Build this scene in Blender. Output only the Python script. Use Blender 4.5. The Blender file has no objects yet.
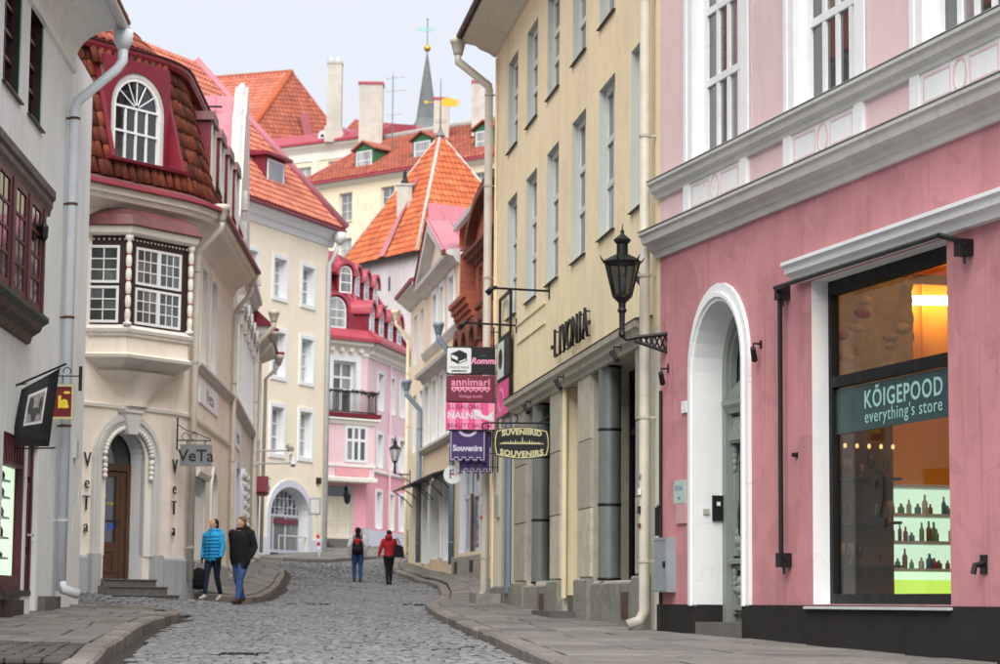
import bpy, bmesh, math, random
from mathutils import Vector, Matrix
random.seed(7)
R = math.radians
SC = bpy.context.scene
COL = SC.collection
# ------------------------------------------------------------------ camera, sky, sun, exposure
F_PX = 2361.0
PITCH = math.atan(272 / F_PX)
ROLL = R(0.5)
cam_d = bpy.data.cameras.new('camera')
cam = bpy.data.objects.new('camera', cam_d)
COL.objects.link(cam)
cam_d.sensor_width = 36
cam_d.lens = 36 * F_PX / 1000
cam_d.clip_end = 2000
cam.matrix_world = Matrix.Translation((0, 0, 1.6)) @ Matrix.Rotation(math.pi / 2 + PITCH, 4, 'X') @ Matrix.Rotation(ROLL, 4, 'Z')
cam_d.dof.use_dof = True
cam_d.dof.focus_distance = 27
cam_d.dof.aperture_fstop = 3.5
SC.camera = cam
world = bpy.data.worlds.new('World')
SC.world = world
world.use_nodes = True
wn = world.node_tree
wn.nodes.clear()
SUN_EL, SUN_AZ = R(50), R(184)
sky = wn.nodes.new('ShaderNodeTexSky')
sky.sky_type = 'NISHITA'
sky.sun_disc = False
sky.sun_elevation = SUN_EL
sky.sun_rotation = SUN_AZ
sky.air_density = 1.2
sky.dust_density = 6
skm = wn.nodes.new('ShaderNodeVectorMath'); skm.operation = 'SCALE'; skm.inputs[3].default_value = 0.05
mixw = wn.nodes.new('ShaderNodeMix'); mixw.data_type = 'RGBA'
mixw.inputs[0].default_value = 0.90           # an even cloud layer over the clear sky
mixw.inputs[7].default_value = (0.254, 0.265, 0.290, 1)
bg = wn.nodes.new('ShaderNodeBackground'); bg.inputs[1].default_value = 1.0
wo = wn.nodes.new('ShaderNodeOutputWorld')
wn.links.new(sky.outputs[0], skm.inputs[0])
wn.links.new(skm.outputs[0], mixw.inputs[6])
wn.links.new(mixw.outputs[2], bg.inputs[0])
wn.links.new(bg.outputs[0], wo.inputs[0])
sun_d = bpy.data.lights.new('sun', 'SUN')
sun_d.energy = 1.5
sun_d.angle = R(65)
sun_d.color = (1.0, 0.96, 0.90)
sun = bpy.data.objects.new('sun', sun_d)
COL.objects.link(sun)
sd = Vector((math.sin(SUN_AZ) * math.cos(SUN_EL), math.cos(SUN_AZ) * math.cos(SUN_EL), math.sin(SUN_EL)))
sun.rotation_euler = sd.to_track_quat('Z', 'Y').to_euler()
SC.view_settings.view_transform = 'Standard'
SC.view_settings.look = 'None'
SC.view_settings.gamma = 1
SC.view_settings.use_curve_mapping = False
SC.view_settings.exposure = 1.8

# ------------------------------------------------------------------ helpers
ORG = {}
def thing(name, label, cat, loc, group=None):
    o = bpy.data.objects.new(name, None); COL.objects.link(o)
    o.location = loc; o.empty_display_size = .2
    o['label'] = label; o['category'] = cat
    if group: o['group'] = group
    ORG[o.name] = Vector(loc)
    return o
def org(o): return ORG[o.name]

class MB:
    """collects faces in local (u, n, z), mapped to the world by T"""
    def __init__(s, T=None, step=None):
        s.v = []; s.f = []; s.T = T or (lambda a, b, c: Vector((a, b, c))); s.step = step; s.rv = []; s.cur = 0.0; s.fm = []; s.mat = 0
    def P(s, a, b, c):
        s.v.append(s.T(a, b, c)); s.rv.append(s.cur); return len(s.v) - 1
    def W(s, p):
        s.v.append(Vector(p)); s.rv.append(s.cur); return len(s.v) - 1
    def F(s, *i): s.f.append(tuple(i)); s.fm.append(s.mat)
    def quad(s, *pts): s.F(*[s.P(*p) for p in pts])
    def nseg(s, a, b): return max(1, int(math.ceil(abs(b - a) / s.step))) if s.step else 1
    def box(s, a0, a1, b0, b1, c0, c1):
        n = s.nseg(a0, a1); rings = []
        for k in range(n + 1):
            a = a0 + (a1 - a0) * k / n
            rings.append([s.P(a, b0, c0), s.P(a, b1, c0), s.P(a, b1, c1), s.P(a, b0, c1)])
        s.F(*rings[0]); s.F(*rings[-1][::-1])
        for q, r in zip(rings, rings[1:]):
            for k in range(4):
                s.F(q[k], r[k], r[(k + 1) % 4], q[(k + 1) % 4])
    def sweep(s, prof, a0, a1, closed=True, caps=True):
        n = s.nseg(a0, a1); rings = []
        for k in range(n + 1):
            a = a0 + (a1 - a0) * k / n
            rings.append([s.P(a, b, c) for b, c in prof])
        m = len(prof)
        for q, r in zip(rings, rings[1:]):
            for k in range(m if closed else m - 1):
                s.F(q[k], r[k], r[(k + 1) % m], q[(k + 1) % m])
        if caps and closed: s.F(*rings[0]); s.F(*rings[-1][::-1])
    def prism(s, outl, b0, b1):
        a = [s.P(u, b0, z) for u, z in outl]; b = [s.P(u, b1, z) for u, z in outl]
        s.F(*a); s.F(*b[::-1]); m = len(outl)
        for k in range(m): s.F(a[k], b[k], b[(k + 1) % m], a[(k + 1) % m])
    def ring(s, outer, inner, b0, b1, closed=False):
        """band between two matching outlines (u, z), extruded along n"""
        A = [s.P(u, b1, z) for u, z in outer]; B = [s.P(u, b1, z) for u, z in inner]
        C = [s.P(u, b0, z) for u, z in outer]; D = [s.P(u, b0, z) for u, z in inner]
        m = len(outer)
        for k in range(m if closed else m - 1):
            j = (k + 1) % m
            s.F(A[k], A[j], B[j], B[k]); s.F(A[k], C[k], C[j], A[j]); s.F(B[k], B[j], D[j], D[k])
        if not closed:
            s.F(A[0], B[0], D[0], C[0]); s.F(A[-1], C[-1], D[-1], B[-1])
    def tube(s, pts, r, k=8, local=True):
        P = [s.T(*p) if local else Vector(p) for p in pts]
        rr = r if isinstance(r, (list, tuple)) else [r] * len(P)
        rings = []; prev = None
        for i, p in enumerate(P):
            d = (P[min(i + 1, len(P) - 1)] - P[max(i - 1, 0)]).normalized()
            x = prev - d * prev.dot(d) if prev is not None else d.orthogonal()
            if x.length < 1e-5: x = d.orthogonal()
            x.normalize(); y = d.cross(x); prev = x
            rings.append([s.W(p + (x * math.cos(t) + y * math.sin(t)) * rr[i]) for t in [2 * math.pi * q / k for q in range(k)]])
        for q, w in zip(rings, rings[1:]):
            for j in range(k): s.F(q[j], q[(j + 1) % k], w[(j + 1) % k], w[j])
        s.F(*rings[0][::-1]); s.F(*rings[-1])
    def lathe(s, prof, c, k=12, caps=True):
        c = Vector(c); rings = []
        for r, z in prof:
            rings.append([s.W(c + Vector((r * math.cos(2 * math.pi * j / k), r * math.sin(2 * math.pi * j / k), z))) for j in range(k)])
        for q, w in zip(rings, rings[1:]):
            for j in range(k): s.F(q[j], q[(j + 1) % k], w[(j + 1) % k], w[j])
        if caps: s.F(*rings[0][::-1]); s.F(*rings[-1])
    def ell(s, c, rx, ry, rz, k=10, m=6, M=None):
        c = Vector(c); rings = []
        for i in range(m + 1):
            t = math.pi * i / m; st = max(math.sin(t), .02)
            row = []
            for j in range(k):
                v = Vector((rx * st * math.cos(2 * math.pi * j / k), ry * st * math.sin(2 * math.pi * j / k), rz * math.cos(t)))
                if M: v = M @ v
                row.append(s.W(c + v))
            rings.append(row)
        for q, w in zip(rings, rings[1:]):
            for j in range(k): s.F(q[j], w[j], w[(j + 1) % k], q[(j + 1) % k])
        s.F(*rings[0]); s.F(*rings[-1][::-1])

def mesh_from(mb, o, recalc=True, smooth=False, rnd=False, name='mesh'):
    me = bpy.data.meshes.new(name)
    me.from_pydata([p - o for p in mb.v], [], mb.f)
    if any(mb.fm): me.polygons.foreach_set('material_index', mb.fm)
    if recalc:
        bm = bmesh.new(); bm.from_mesh(me)
        bmesh.ops.recalc_face_normals(bm, faces=bm.faces)
        bm.to_mesh(me); bm.free()
    if rnd:
        at = me.attributes.new('rnd', 'FLOAT', 'POINT'); at.data.foreach_set('value', mb.rv)
    if smooth: me.shade_smooth()
    return me

def obj(name, mb, mat, parent=None, smooth=False, recalc=True, rnd=False, kind=None, o=None, label=None, cat=None, group=None):
    """one mesh object; a part when it has a parent, else a thing with its origin at o"""
    oo = org(parent) if parent else Vector(o if o is not None else (0, 0, 0))
    me = mesh_from(mb, oo, recalc, smooth, rnd, name)
    for m in (mat if isinstance(mat, (list, tuple)) else [mat]): me.materials.append(m)
    ob = bpy.data.objects.new(name, me); COL.objects.link(ob)
    if parent: ob.parent = parent; ORG[ob.name] = oo
    else: ob.location = oo; ORG[ob.name] = oo
    if kind: ob['kind'] = kind
    if label: ob['label'] = label
    if cat: ob['category'] = cat
    if group: ob['group'] = group
    return ob

def inst(name, me, parent, M):
    """an object sharing mesh data, placed by a world matrix"""
    ob = bpy.data.objects.new(name, me); COL.objects.link(ob)
    ob.parent = parent
    ob.matrix_local = Matrix.Translation(-org(parent)) @ M
    return ob

class Path:
    """plan polyline; T(u, n, z): u along it, n out of the wall towards the street"""
    def __init__(s, pts, sign=1, curved=False):
        s.p = [Vector((x, y)) for x, y in pts]; s.sign = sign; s.curved = curved
        s.L = [0]
        for a, b in zip(s.p, s.p[1:]): s.L.append(s.L[-1] + (b - a).length)
        s.d = [(b - a).normalized() for a, b in zip(s.p, s.p[1:])]
        nv = [Vector((d.y, -d.x)) * sign for d in s.d]
        s.nv = [nv[0]] + [(a + b).normalized() for a, b in zip(nv, nv[1:])] + [nv[-1]]
    def at(s, u):
        i = 0
        while i < len(s.d) - 1 and u > s.L[i + 1]: i += 1
        t = (u - s.L[i]) / (s.L[i + 1] - s.L[i]); tc = min(1, max(0, t))
        return s.p[i] + (s.p[i + 1] - s.p[i]) * t, s.nv[i].lerp(s.nv[i + 1], tc).normalized(), s.d[i]
    def T(s, u, n, z):
        p, nv, d = s.at(u); q = p + nv * n
        return Vector((q.x, q.y, z))
    def mb(s): return MB(s.T, .35 if s.curved else None)

def arc_pts(u0, u1, zs, rise, k=14):
    c = (u0 + u1) / 2; a = (u1 - u0) / 2
    return [(c - a * math.cos(math.pi * i / k), zs + rise * math.sin(math.pi * i / k)) for i in range(k + 1)]

def wall(parent, path, u0, u1, z0, z1, ops, mat, name='wall', reveal=.25, n=0.0, rmat=None, top=None):
    """wall sheet with real openings and reveals; ops: (u0,u1,z0,z1[,rise[,reveal]])"""
    mb = path.mb(); T = mb
    ops = [tuple(q) + (0, reveal)[len(q) - 4:] if len(q) < 6 else tuple(q) for q in ops]
    us = sorted({u0, u1} | {round(x, 4) for q in ops for x in q[:2] if u0 < x < u1})
    if path.curved:
        k = int((u1 - u0) / .35); us = sorted(set(us) | {u0 + (u1 - u0) * i / k for i in range(1, k)})
    zs = sorted({z0, z1} | {round(x, 4) for q in ops for x in q[2:4] if z0 < x < z1})
    for a, b in zip(us, us[1:]):
        for c, d in zip(zs, zs[1:]):
            mu, mz = (a + b) / 2, (c + d) / 2
            if any(q[0] < mu < q[1] and q[2] < mz < q[3] for q in ops): continue
            T.quad((a, n, c), (b, n, c), (b, n, d), (a, n, d))
    revs = []
    for a, b, c, d, rise, dep in ops:
        rv = path.mb(); revs.append(rv); m = n - dep; t = rv if rmat else mb
        if rise:
            ar = arc_pts(a, b, d - rise, rise)
            for (p, q), (r, s_) in zip(ar, ar[1:]):
                mb.quad((p, n, q), (r, n, s_), (r, n, d), (p, n, d))
                t.quad((p, n, q), (p, m, q), (r, m, s_), (r, n, s_))
            zt = d - rise
        else:
            t.quad((a, n, d), (a, m, d), (b, m, d), (b, n, d)); zt = d
        t.quad((a, n, c), (a, m, c), (a, m, zt), (a, n, zt)); t.quad((b, n, c), (b, n, zt), (b, m, zt), (b, m, c))
        t.quad((a, n, c), (b, n, c), (b, m, c), (a, m, c))
    w = obj(name, mb, mat, parent, recalc=False)
    for rv in revs:
        if rmat: obj('reveal', rv, rmat, w, recalc=False)
    return w

def window(parent, path, u0, u1, z0, z1, dep, fm, gm, vb=(.5,), hb=(.66,), fw=.07, bw=.045, each=False, rise=0, sill=None, n=0.0, name='window', thick=.07, sillmat=None, glaz=None):
    """frame with bars (a part) > pane(s), sill. vb/hb: bar places as fractions; glaz: thin glazing bars per cell (cols, rows)"""
    mb = path.mb(); b0, b1 = n - dep - thick, n - dep
    zt = z1 - rise
    if rise:
        o = [(u0, z0)] + arc_pts(u0, u1, zt, rise) + [(u1, z0)]
        i = [(u0 + fw, z0)] + arc_pts(u0 + fw, u1 - fw, zt, rise - fw) + [(u1 - fw, z0)]
        mb.ring(o, i, b0, b1); mb.box(u0 + fw, u1 - fw, b0, b1, z0, z0 + fw)
    else:
        mb.box(u0, u0 + fw, b0, b1, z0, z1); mb.box(u1 - fw, u1, b0, b1, z0, z1)
        mb.box(u0 + fw, u1 - fw, b0, b1, z0, z0 + fw); mb.box(u0 + fw, u1 - fw, b0, b1, z1 - fw, z1)
    iu0, iu1, iz0, iz1 = u0 + fw, u1 - fw, z0 + fw, (zt if rise else z1 - fw)
    ue = [iu0] + [iu0 + (iu1 - iu0) * t for t in vb] + [iu1]
    ze = [iz0] + [iz0 + (iz1 - iz0) * t for t in hb] + [iz1]
    for u in ue[1:-1]: mb.box(u - bw / 2, u + bw / 2, b0, b1 - .012, iz0, iz1)
    for z in ze[1:-1]: mb.box(iu0, iu1, b0, b1 - .006, z - bw / 2, z + bw / 2)
    if rise:
        mb.box(iu0, iu1, b0, b1 - .004, zt - bw / 2, zt + bw / 2)
        c = (u0 + u1) / 2; a = (u1 - u0) / 2 - fw
        for t in (35, 65, 90, 115, 145):
            ct, st = math.cos(R(t)), math.sin(R(t))
            mb.tube([(c + .08 * ct, b1 - .02, zt + .08 * st), (c + a * ct, b1 - .02, zt + (rise - fw) * st)], .015, 4)
    if glaz:
        for ua, ub in zip(ue, ue[1:]):
            for za, zb in zip(ze, ze[1:]):
                for k in range(1, glaz[0]):
                    u = ua + (ub - ua) * k / glaz[0]; mb.box(u - .012, u + .012, b0 + .02, b1 - .016, za, zb)
                for k in range(1, glaz[1]):
                    z = za + (zb - za) * k / glaz[1]; mb.box(ua, ub, b0 + .02, b1 - .014, z - .012, z + .012)
    w = obj(name, mb, fm, parent)
    g0, g1 = b0 + .012, b0 + .03
    if each:
        for ua, ub in zip(ue, ue[1:]):
            for za, zb in zip(ze, ze[1:]):
                m = path.mb(); m.box(ua + .002, ub - .002, g0, g1, za + .002, zb - .002); obj('pane', m, gm, w)
    else:
        m = path.mb(); m.box(iu0, iu1, g0, g1, iz0, iz1); obj('pane', m, gm, w)
    if rise:
        m = path.mb(); m.prism(arc_pts(iu0, iu1, zt, rise - fw, 10), g0, g1); obj('pane', m, gm, w)
    if sill:
        m = path.mb(); m.sweep([(n - dep + .002, z0 - .05), (n + sill, z0 - .075), (n + sill, z0 - .045), (n - dep + .002, z0 - .003)], u0 - .06, u1 + .06)
        obj('sill', m, sillmat or fm, w)
    return w

def surround(parent, path, u0, u1, z0, z1, w, t, mat, n=0.0, name='window_surround', bottom=False, rise=0):
    mb = path.mb()
    if rise:
        o = [(u0 - w, z0)] + arc_pts(u0 - w, u1 + w, z1 - rise, rise + w) + [(u1 + w, z0)]
        i = [(u0, z0)] + arc_pts(u0, u1, z1 - rise, rise) + [(u1, z0)]
        mb.ring(o, i, n + .001, n + t)
    else:
        mb.box(u0 - w, u0, n + .001, n + t, z0, z1); mb.box(u1, u1 + w, n + .001, n + t, z0, z1)
        mb.box(u0 - w, u1 + w, n + .001, n + t, z1, z1 + w)
    if bottom: mb.box(u0 - w, u1 + w, n + .001, n + t, z0 - w, z0)
    return obj(name, mb, mat, parent)

def band(parent, path, u0, u1, prof, mat, name='cornice'):
    mb = path.mb(); mb.sweep(prof, u0, u1); return obj(name, mb, mat, parent)

def text(name, s, T, size, mat, parent, ext=.01, shear=0.0, align='CENTER', xs=1.0, spacing=1.0, bold=0.0, fit=None):
    """flat or raised lettering; T maps (x, depth, y) of the text to the world"""
    cu = bpy.data.curves.new(name, 'FONT'); cu.body = s; cu.size = size; cu.extrude = ext; cu.align_x = align
    cu.shear = shear; cu.space_character = spacing; cu.resolution_u = 3; cu.offset = bold
    to = bpy.data.objects.new('tmp_text', cu); COL.objects.link(to)
    me = bpy.data.meshes.new_from_object(to)
    bpy.data.objects.remove(to); bpy.data.curves.remove(cu)
    o = org(parent)
    if fit:
        xx = [v.co.x for v in me.vertices]; xs = fit / (max(xx) - min(xx))
    for v in me.vertices:
        v.co = T(v.co.x * xs, v.co.z, v.co.y) - o
    me.materials.clear(); me.materials.append(mat)
    ob = bpy.data.objects.new(name, me); COL.objects.link(ob); ob.parent = parent; ORG[ob.name] = o
    return ob

def face_T(c, right, n=None):
    """mapping for an upright board: centre c, horizontal direction right"""
    c = Vector(c); r = Vector((right[0], right[1], 0)).normalized(); nn = Vector((r.y, -r.x, 0))
    return lambda a, b, z: c + r * a + nn * b + Vector((0, 0, z))

def downpipe(parent, path, u, z0, z1, mat, r=.055, n=.12, head=True, off=.45, kick=True, name='downpipe', bmat=None):
    """z1: height where the swan neck leaves the wall; head: hopper under the gutter"""
    mb = path.mb()
    pts = [(u, n, z1), (u, n, z0 + .25)]
    if kick: pts += [(u, n + .06, z0 + .12), (u, n + .22, z0 + .06)]
    mb.tube(pts, r, 10)
    if head:
        mb.tube([(u, n, z1 - .05), (u, n, z1 + .05), (u, n + off, z1 + .55), (u, n + off, z1 + .72)], r, 10)
        c = path.T(u, n + off, 0)
        mb.lathe([(r + .005, z1 + .68), (r + .02, z1 + .74), (.15, z1 + .92), (.17, z1 + .94), (.17, z1 + 1.04), (.15, z1 + 1.04)], (c.x, c.y, 0), 12)
    o = obj(name, mb, mat, parent, smooth=True)
    z = z0 + .9
    while z < z1:
        m = path.mb(); m.tube([(u, n, z - .02), (u, n, z + .02)], r + .012, 10); m.box(u - .02, u + .02, .0, n, z - .012, z + .012); z += 1.9
        obj('pipe_bracket', m, bmat or mat, o)
    return o

# ------------------------------------------------------------------ procedural materials
M = {}
def base_mat(name, rough=.8, spec=.3, metal=0.0):
    m = bpy.data.materials.new(name); m.use_nodes = True
    b = m.node_tree.nodes['Principled BSDF']
    b.inputs['Roughness'].default_value = rough; b.inputs['Specular IOR Level'].default_value = spec; b.inputs['Metallic'].default_value = metal
    M[name] = m
    return m, m.node_tree, b
def N(t, kind, **kw):
    n = t.nodes.new('ShaderNode' + kind)
    for k, v in kw.items():
        if k.startswith('i'): n.inputs[int(k[1:])].default_value = v
        else: setattr(n, k, v)
    return n
def noise(t, scale, vec, detail=4, rough=.6, dist=0.0):
    n = N(t, 'TexNoise'); n.inputs['Scale'].default_value = scale; n.inputs['Detail'].default_value = detail
    n.inputs['Roughness'].default_value = rough; n.inputs['Distortion'].default_value = dist
    t.links.new(vec, n.inputs['Vector']); return n.outputs['Fac']
def coords(t, sx=1, sy=1, sz=1):
    g = N(t, 'NewGeometry'); m = N(t, 'Mapping'); m.inputs['Scale'].default_value = (sx, sy, sz)
    t.links.new(g.outputs['Position'], m.inputs['Vector']); return m.outputs['Vector']
def ramp(t, fac, stops, interp='LINEAR'):
    r = N(t, 'ValToRGB'); r.color_ramp.interpolation = interp
    while len(r.color_ramp.elements) < len(stops): r.color_ramp.elements.new(.5)
    for e, (p, c) in zip(r.color_ramp.elements, stops):
        e.position = p; e.color = tuple(c) + (1,) if len(c) == 3 else c
    t.links.new(fac, r.inputs[0]); return r.outputs[0]
def mixc(t, fac, a, b, mode='MIX'):
    m = N(t, 'Mix', data_type='RGBA', blend_type=mode)
    for i, v in ((0, fac), (6, a), (7, b)):
        if hasattr(v, 'is_output'): t.links.new(v, m.inputs[i])
        elif i == 0: m.inputs[0].default_value = v
        else: m.inputs[i].default_value = tuple(v) + (1,)
    return m.outputs[2]
def bump(t, b, h, strength=.2, dist=.02):
    n = N(t, 'Bump'); n.inputs['Strength'].default_value = strength; n.inputs['Distance'].default_value = dist
    t.links.new(h, n.inputs['Height']); t.links.new(n.outputs[0], b.inputs['Normal'])
def sc(c, k): return tuple(min(1, x * k) for x in c)
def lin(r, g, b):
    return tuple((x / 255 / 12.92 if x / 255 <= .04045 else ((x / 255 + .055) / 1.055) ** 2.4) for x in (r, g, b))

def plaster(name, c, var=.12, streak=.22, dirt=(.25, .24, .21), rough=.88, fine=60, bstr=.25, patch=0.0, seed=0):
    m, t, b = base_mat(name, rough, .2)
    v = coords(t); vs = coords(t, 2.4, 2.4, .22)
    a = noise(t, .55 + seed * .01, v, 5, .62)
    col = ramp(t, a, [(.3, sc(c, 1 - var)), (.5, c), (.72, sc(c, 1 + var * .6))])
    s = noise(t, 1.0, vs, 6, .68)
    k = ramp(t, s, [(.50, (0, 0, 0)), (.78, (streak,) * 3)])
    col = mixc(t, k, col, tuple(x * y * 2.4 for x, y in zip(dirt, c)))
    pn = noise(t, .9, v, 2, .4, .8)
    pk = ramp(t, pn, [(.565, (0, 0, 0)), (.575, (.55,) * 3)]); col = mixc(t, pk, col, sc(c, 1 + var * .55))
    pn = noise(t, 1.35, coords(t, 1, 1, 1.3), 2, .4, 1.1)
    pk = ramp(t, pn, [(.60, (0, 0, 0)), (.608, (.5,) * 3)]); col = mixc(t, pk, col, sc(c, 1 - var * .7))
    rs = noise(t, 1.0, coords(t, 9, 9, .35), 5, .7)
    pk = ramp(t, rs, [(.57, (0, 0, 0)), (.74, (streak * .9,) * 3)]); col = mixc(t, pk, col, tuple(x * y * 2.0 for x, y in zip(dirt, c)))
    f = noise(t, 3.2, v, 7, .7)
    k2 = ramp(t, f, [(.56, (0, 0, 0)), (.70, (.35 * streak + patch,) * 3)])
    col = mixc(t, k2, col, sc(c, .72))
    vo = N(t, 'TexVoronoi', feature='DISTANCE_TO_EDGE'); vo.inputs['Scale'].default_value = .8
    wv = N(t, 'VectorMath', operation='ADD'); nz = N(t, 'TexNoise'); nz.inputs['Scale'].default_value = 2.5; nz.inputs['Detail'].default_value = 6; t.links.new(v, nz.inputs['Vector']); t.links.new(v, wv.inputs[0]); t.links.new(nz.outputs['Color'], wv.inputs[1]); t.links.new(wv.outputs[0], vo.inputs['Vector'])
    ck = ramp(t, vo.outputs['Distance'], [(0, (.45,) * 3), (.006, (0, 0, 0))])
    cm = ramp(t, noise(t, .7, v, 3), [(.5, (0, 0, 0)), (.6, (1, 1, 1))]); cf = mixc(t, 1.0, ck, cm, 'MULTIPLY')
    col = mixc(t, cf, col, sc(c, .45))
    t.links.new(col, b.inputs['Base Color'])
    h1 = noise(t, fine, v, 4, .6)
    hm = N(t, 'Math', operation='MULTIPLY_ADD', i1=.35, i2=0.0); t.links.new(h1, hm.inputs[0])
    ha = N(t, 'Math', operation='ADD'); t.links.new(hm.outputs[0], ha.inputs[0]); t.links.new(noise(t, 4.5, v, 5, .6), ha.inputs[1])
    bump(t, b, ha.outputs[0], bstr, .015)
    return m
def paint(name, c, rough=.5, var=.1, chip=0.0, chipc=(.2, .15, .12), metal=0.0, spec=.4, scale=3.0):
    m, t, b = base_mat(name, rough, spec, metal)
    v = coords(t)
    a = noise(t, scale, v, 6, .65)
    col = ramp(t, a, [(.3, sc(c, 1 - var)), (.7, sc(c, 1 + var))])
    if chip:
        k = ramp(t, noise(t, scale * 3.1, v, 8, .72), [(.60, (0, 0, 0)), (.66, (chip,) * 3)])
        col = mixc(t, k, col, chipc)
    t.links.new(col, b.inputs['Base Color'])
    rr = ramp(t, noise(t, scale * 2, v, 4), [(.3, (rough * .8,) * 3), (.7, (min(1, rough * 1.2),) * 3)])
    t.links.new(rr, b.inputs['Roughness'])
    bump(t, b, a, .08, .01)
    return m
def stone(name, c, var=.3, scale=6, rough=.85, moss=None, bstr=.5):
    m, t, b = base_mat(name, rough, .25)
    v = coords(t); oi = N(t, 'ObjectInfo'); at = N(t, 'Attribute', attribute_name='rnd')
    ad = N(t, 'Math', operation='ADD'); t.links.new(oi.outputs['Random'], ad.inputs[0]); t.links.new(at.outputs['Fac'], ad.inputs[1])
    fr = N(t, 'Math', operation='FRACT'); t.links.new(ad.outputs[0], fr.inputs[0])
    a = noise(t, scale, v, 8, .7)
    col = ramp(t, a, [(.25, sc(c, 1 - var)), (.5, c), (.8, sc(c, 1 + var))])
    tint = ramp(t, fr.outputs[0], [(0, (.68, .68, .70)), (.35, (1.02, 1.0, .97)), (.7, (.82, .80, .77)), (1, (1.22, 1.18, 1.14))])
    col = mixc(t, 1.0, col, tint, 'MULTIPLY')
    if moss:
        k = ramp(t, noise(t, 1.7, v, 6, .7), [(.52, (0, 0, 0)), (.7, (.6,) * 3)]); col = mixc(t, k, col, moss)
    t.links.new(col, b.inputs['Base Color'])
    bump(t, b, a, bstr, .02)
    return m
def tile_mat(name, cols, dark=(.03, .025, .02), darkamt=.5, rough=.8, dsc=1.6):
    m, t, b = base_mat(name, rough, .25)
    v = coords(t); oi = N(t, 'ObjectInfo'); at = N(t, 'Attribute', attribute_name='rnd')
    ad = N(t, 'Math', operation='ADD'); t.links.new(oi.outputs['Random'], ad.inputs[0]); t.links.new(at.outputs['Fac'], ad.inputs[1])
    fr = N(t, 'Math', operation='FRACT'); t.links.new(ad.outputs[0], fr.inputs[0])
    col = ramp(t, fr.outputs[0], [(i / (len(cols) - 1), c) for i, c in enumerate(cols)])
    k = ramp(t, noise(t, dsc, v, 8, .75), [(.45, (0, 0, 0)), (.68, (darkamt,) * 3)]); col = mixc(t, k, col, dark)
    k = ramp(t, noise(t, dsc * 7, v, 6, .75), [(.5, (0, 0, 0)), (.7, (darkamt * .8,) * 3)]); col = mixc(t, k, col, dark)
    t.links.new(col, b.inputs['Base Color'])
    bump(t, b, noise(t, 25, v, 5), .3, .01)
    return m
def pane_mat(name, lo, hi, refl=1.0, tint=(1, 1, 1)):
    """window glass seen from outside: reflecting sheet over a dim room with curtains"""
    m, t, b = base_mat(name, .9, .0)
    oi = N(t, 'ObjectInfo'); v = coords(t)
    r1 = ramp(t, oi.outputs['Random'], [(0, sc(tint, lo)), (.45, sc(tint, lo * 1.3)), (.6, sc(tint, (lo + hi) / 2)), (1, sc(tint, hi))])
    fold = noise(t, 5.5, coords(t, 1, 1, .06), 3, .5)
    col = mixc(t, .75, r1, ramp(t, fold, [(.3, (.35,) * 3), (.7, (1.25,) * 3)]), 'MULTIPLY')
    t.links.new(col, b.inputs['Base Color'])
    gl = N(t, 'BsdfGlossy'); gl.inputs['Roughness'].default_value = .02; gl.inputs['Color'].default_value = (.93, .97, 1, 1)
    bm = N(t, 'Bump'); bm.inputs['Strength'].default_value = .06; bm.inputs['Distance'].default_value = .05
    t.links.new(noise(t, 1.3, v, 2), bm.inputs['Height']); t.links.new(bm.outputs[0], gl.inputs['Normal'])
    fr = N(t, 'Fresnel'); fr.inputs[0].default_value = 1.45 + .45 * refl
    mx = N(t, 'MixShader'); t.links.new(fr.outputs[0], mx.inputs[0]); t.links.new(b.outputs[0], mx.inputs[1]); t.links.new(gl.outputs[0], mx.inputs[2])
    t.links.new(mx.outputs[0], t.nodes['Material Output'].inputs['Surface'])
    return m
def glass_mat(name, tint=(1, 1, 1), refl=1.5):
    m = bpy.data.materials.new(name); m.use_nodes = True; t = m.node_tree; t.nodes.clear(); M[name] = m
    tr = N(t, 'BsdfTransparent'); tr.inputs[0].default_value = tuple(tint) + (1,)
    gl = N(t, 'BsdfGlossy'); gl.inputs['Roughness'].default_value = .015
    lw = N(t, 'LayerWeight'); pw = N(t, 'Math', operation='POWER', i1=4.0); fr = N(t, 'Math', operation='MULTIPLY_ADD', i1=.4, i2=(refl - 1) * .06)
    t.links.new(lw.outputs['Facing'], pw.inputs[0]); t.links.new(pw.outputs[0], fr.inputs[0])
    mx = N(t, 'MixShader'); o = N(t, 'OutputMaterial')
    t.links.new(fr.outputs[0], mx.inputs[0]); t.links.new(tr.outputs[0], mx.inputs[1]); t.links.new(gl.outputs[0], mx.inputs[2]); t.links.new(mx.outputs[0], o.inputs[0])
    return m
def glow(name, c, s):
    m, t, b = base_mat(name, .5, .2)
    b.inputs['Base Color'].default_value = tuple(c) + (1,)
    b.inputs['Emission Color'].default_value = tuple(c) + (1,); b.inputs['Emission Strength'].default_value = s
    return m
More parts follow.
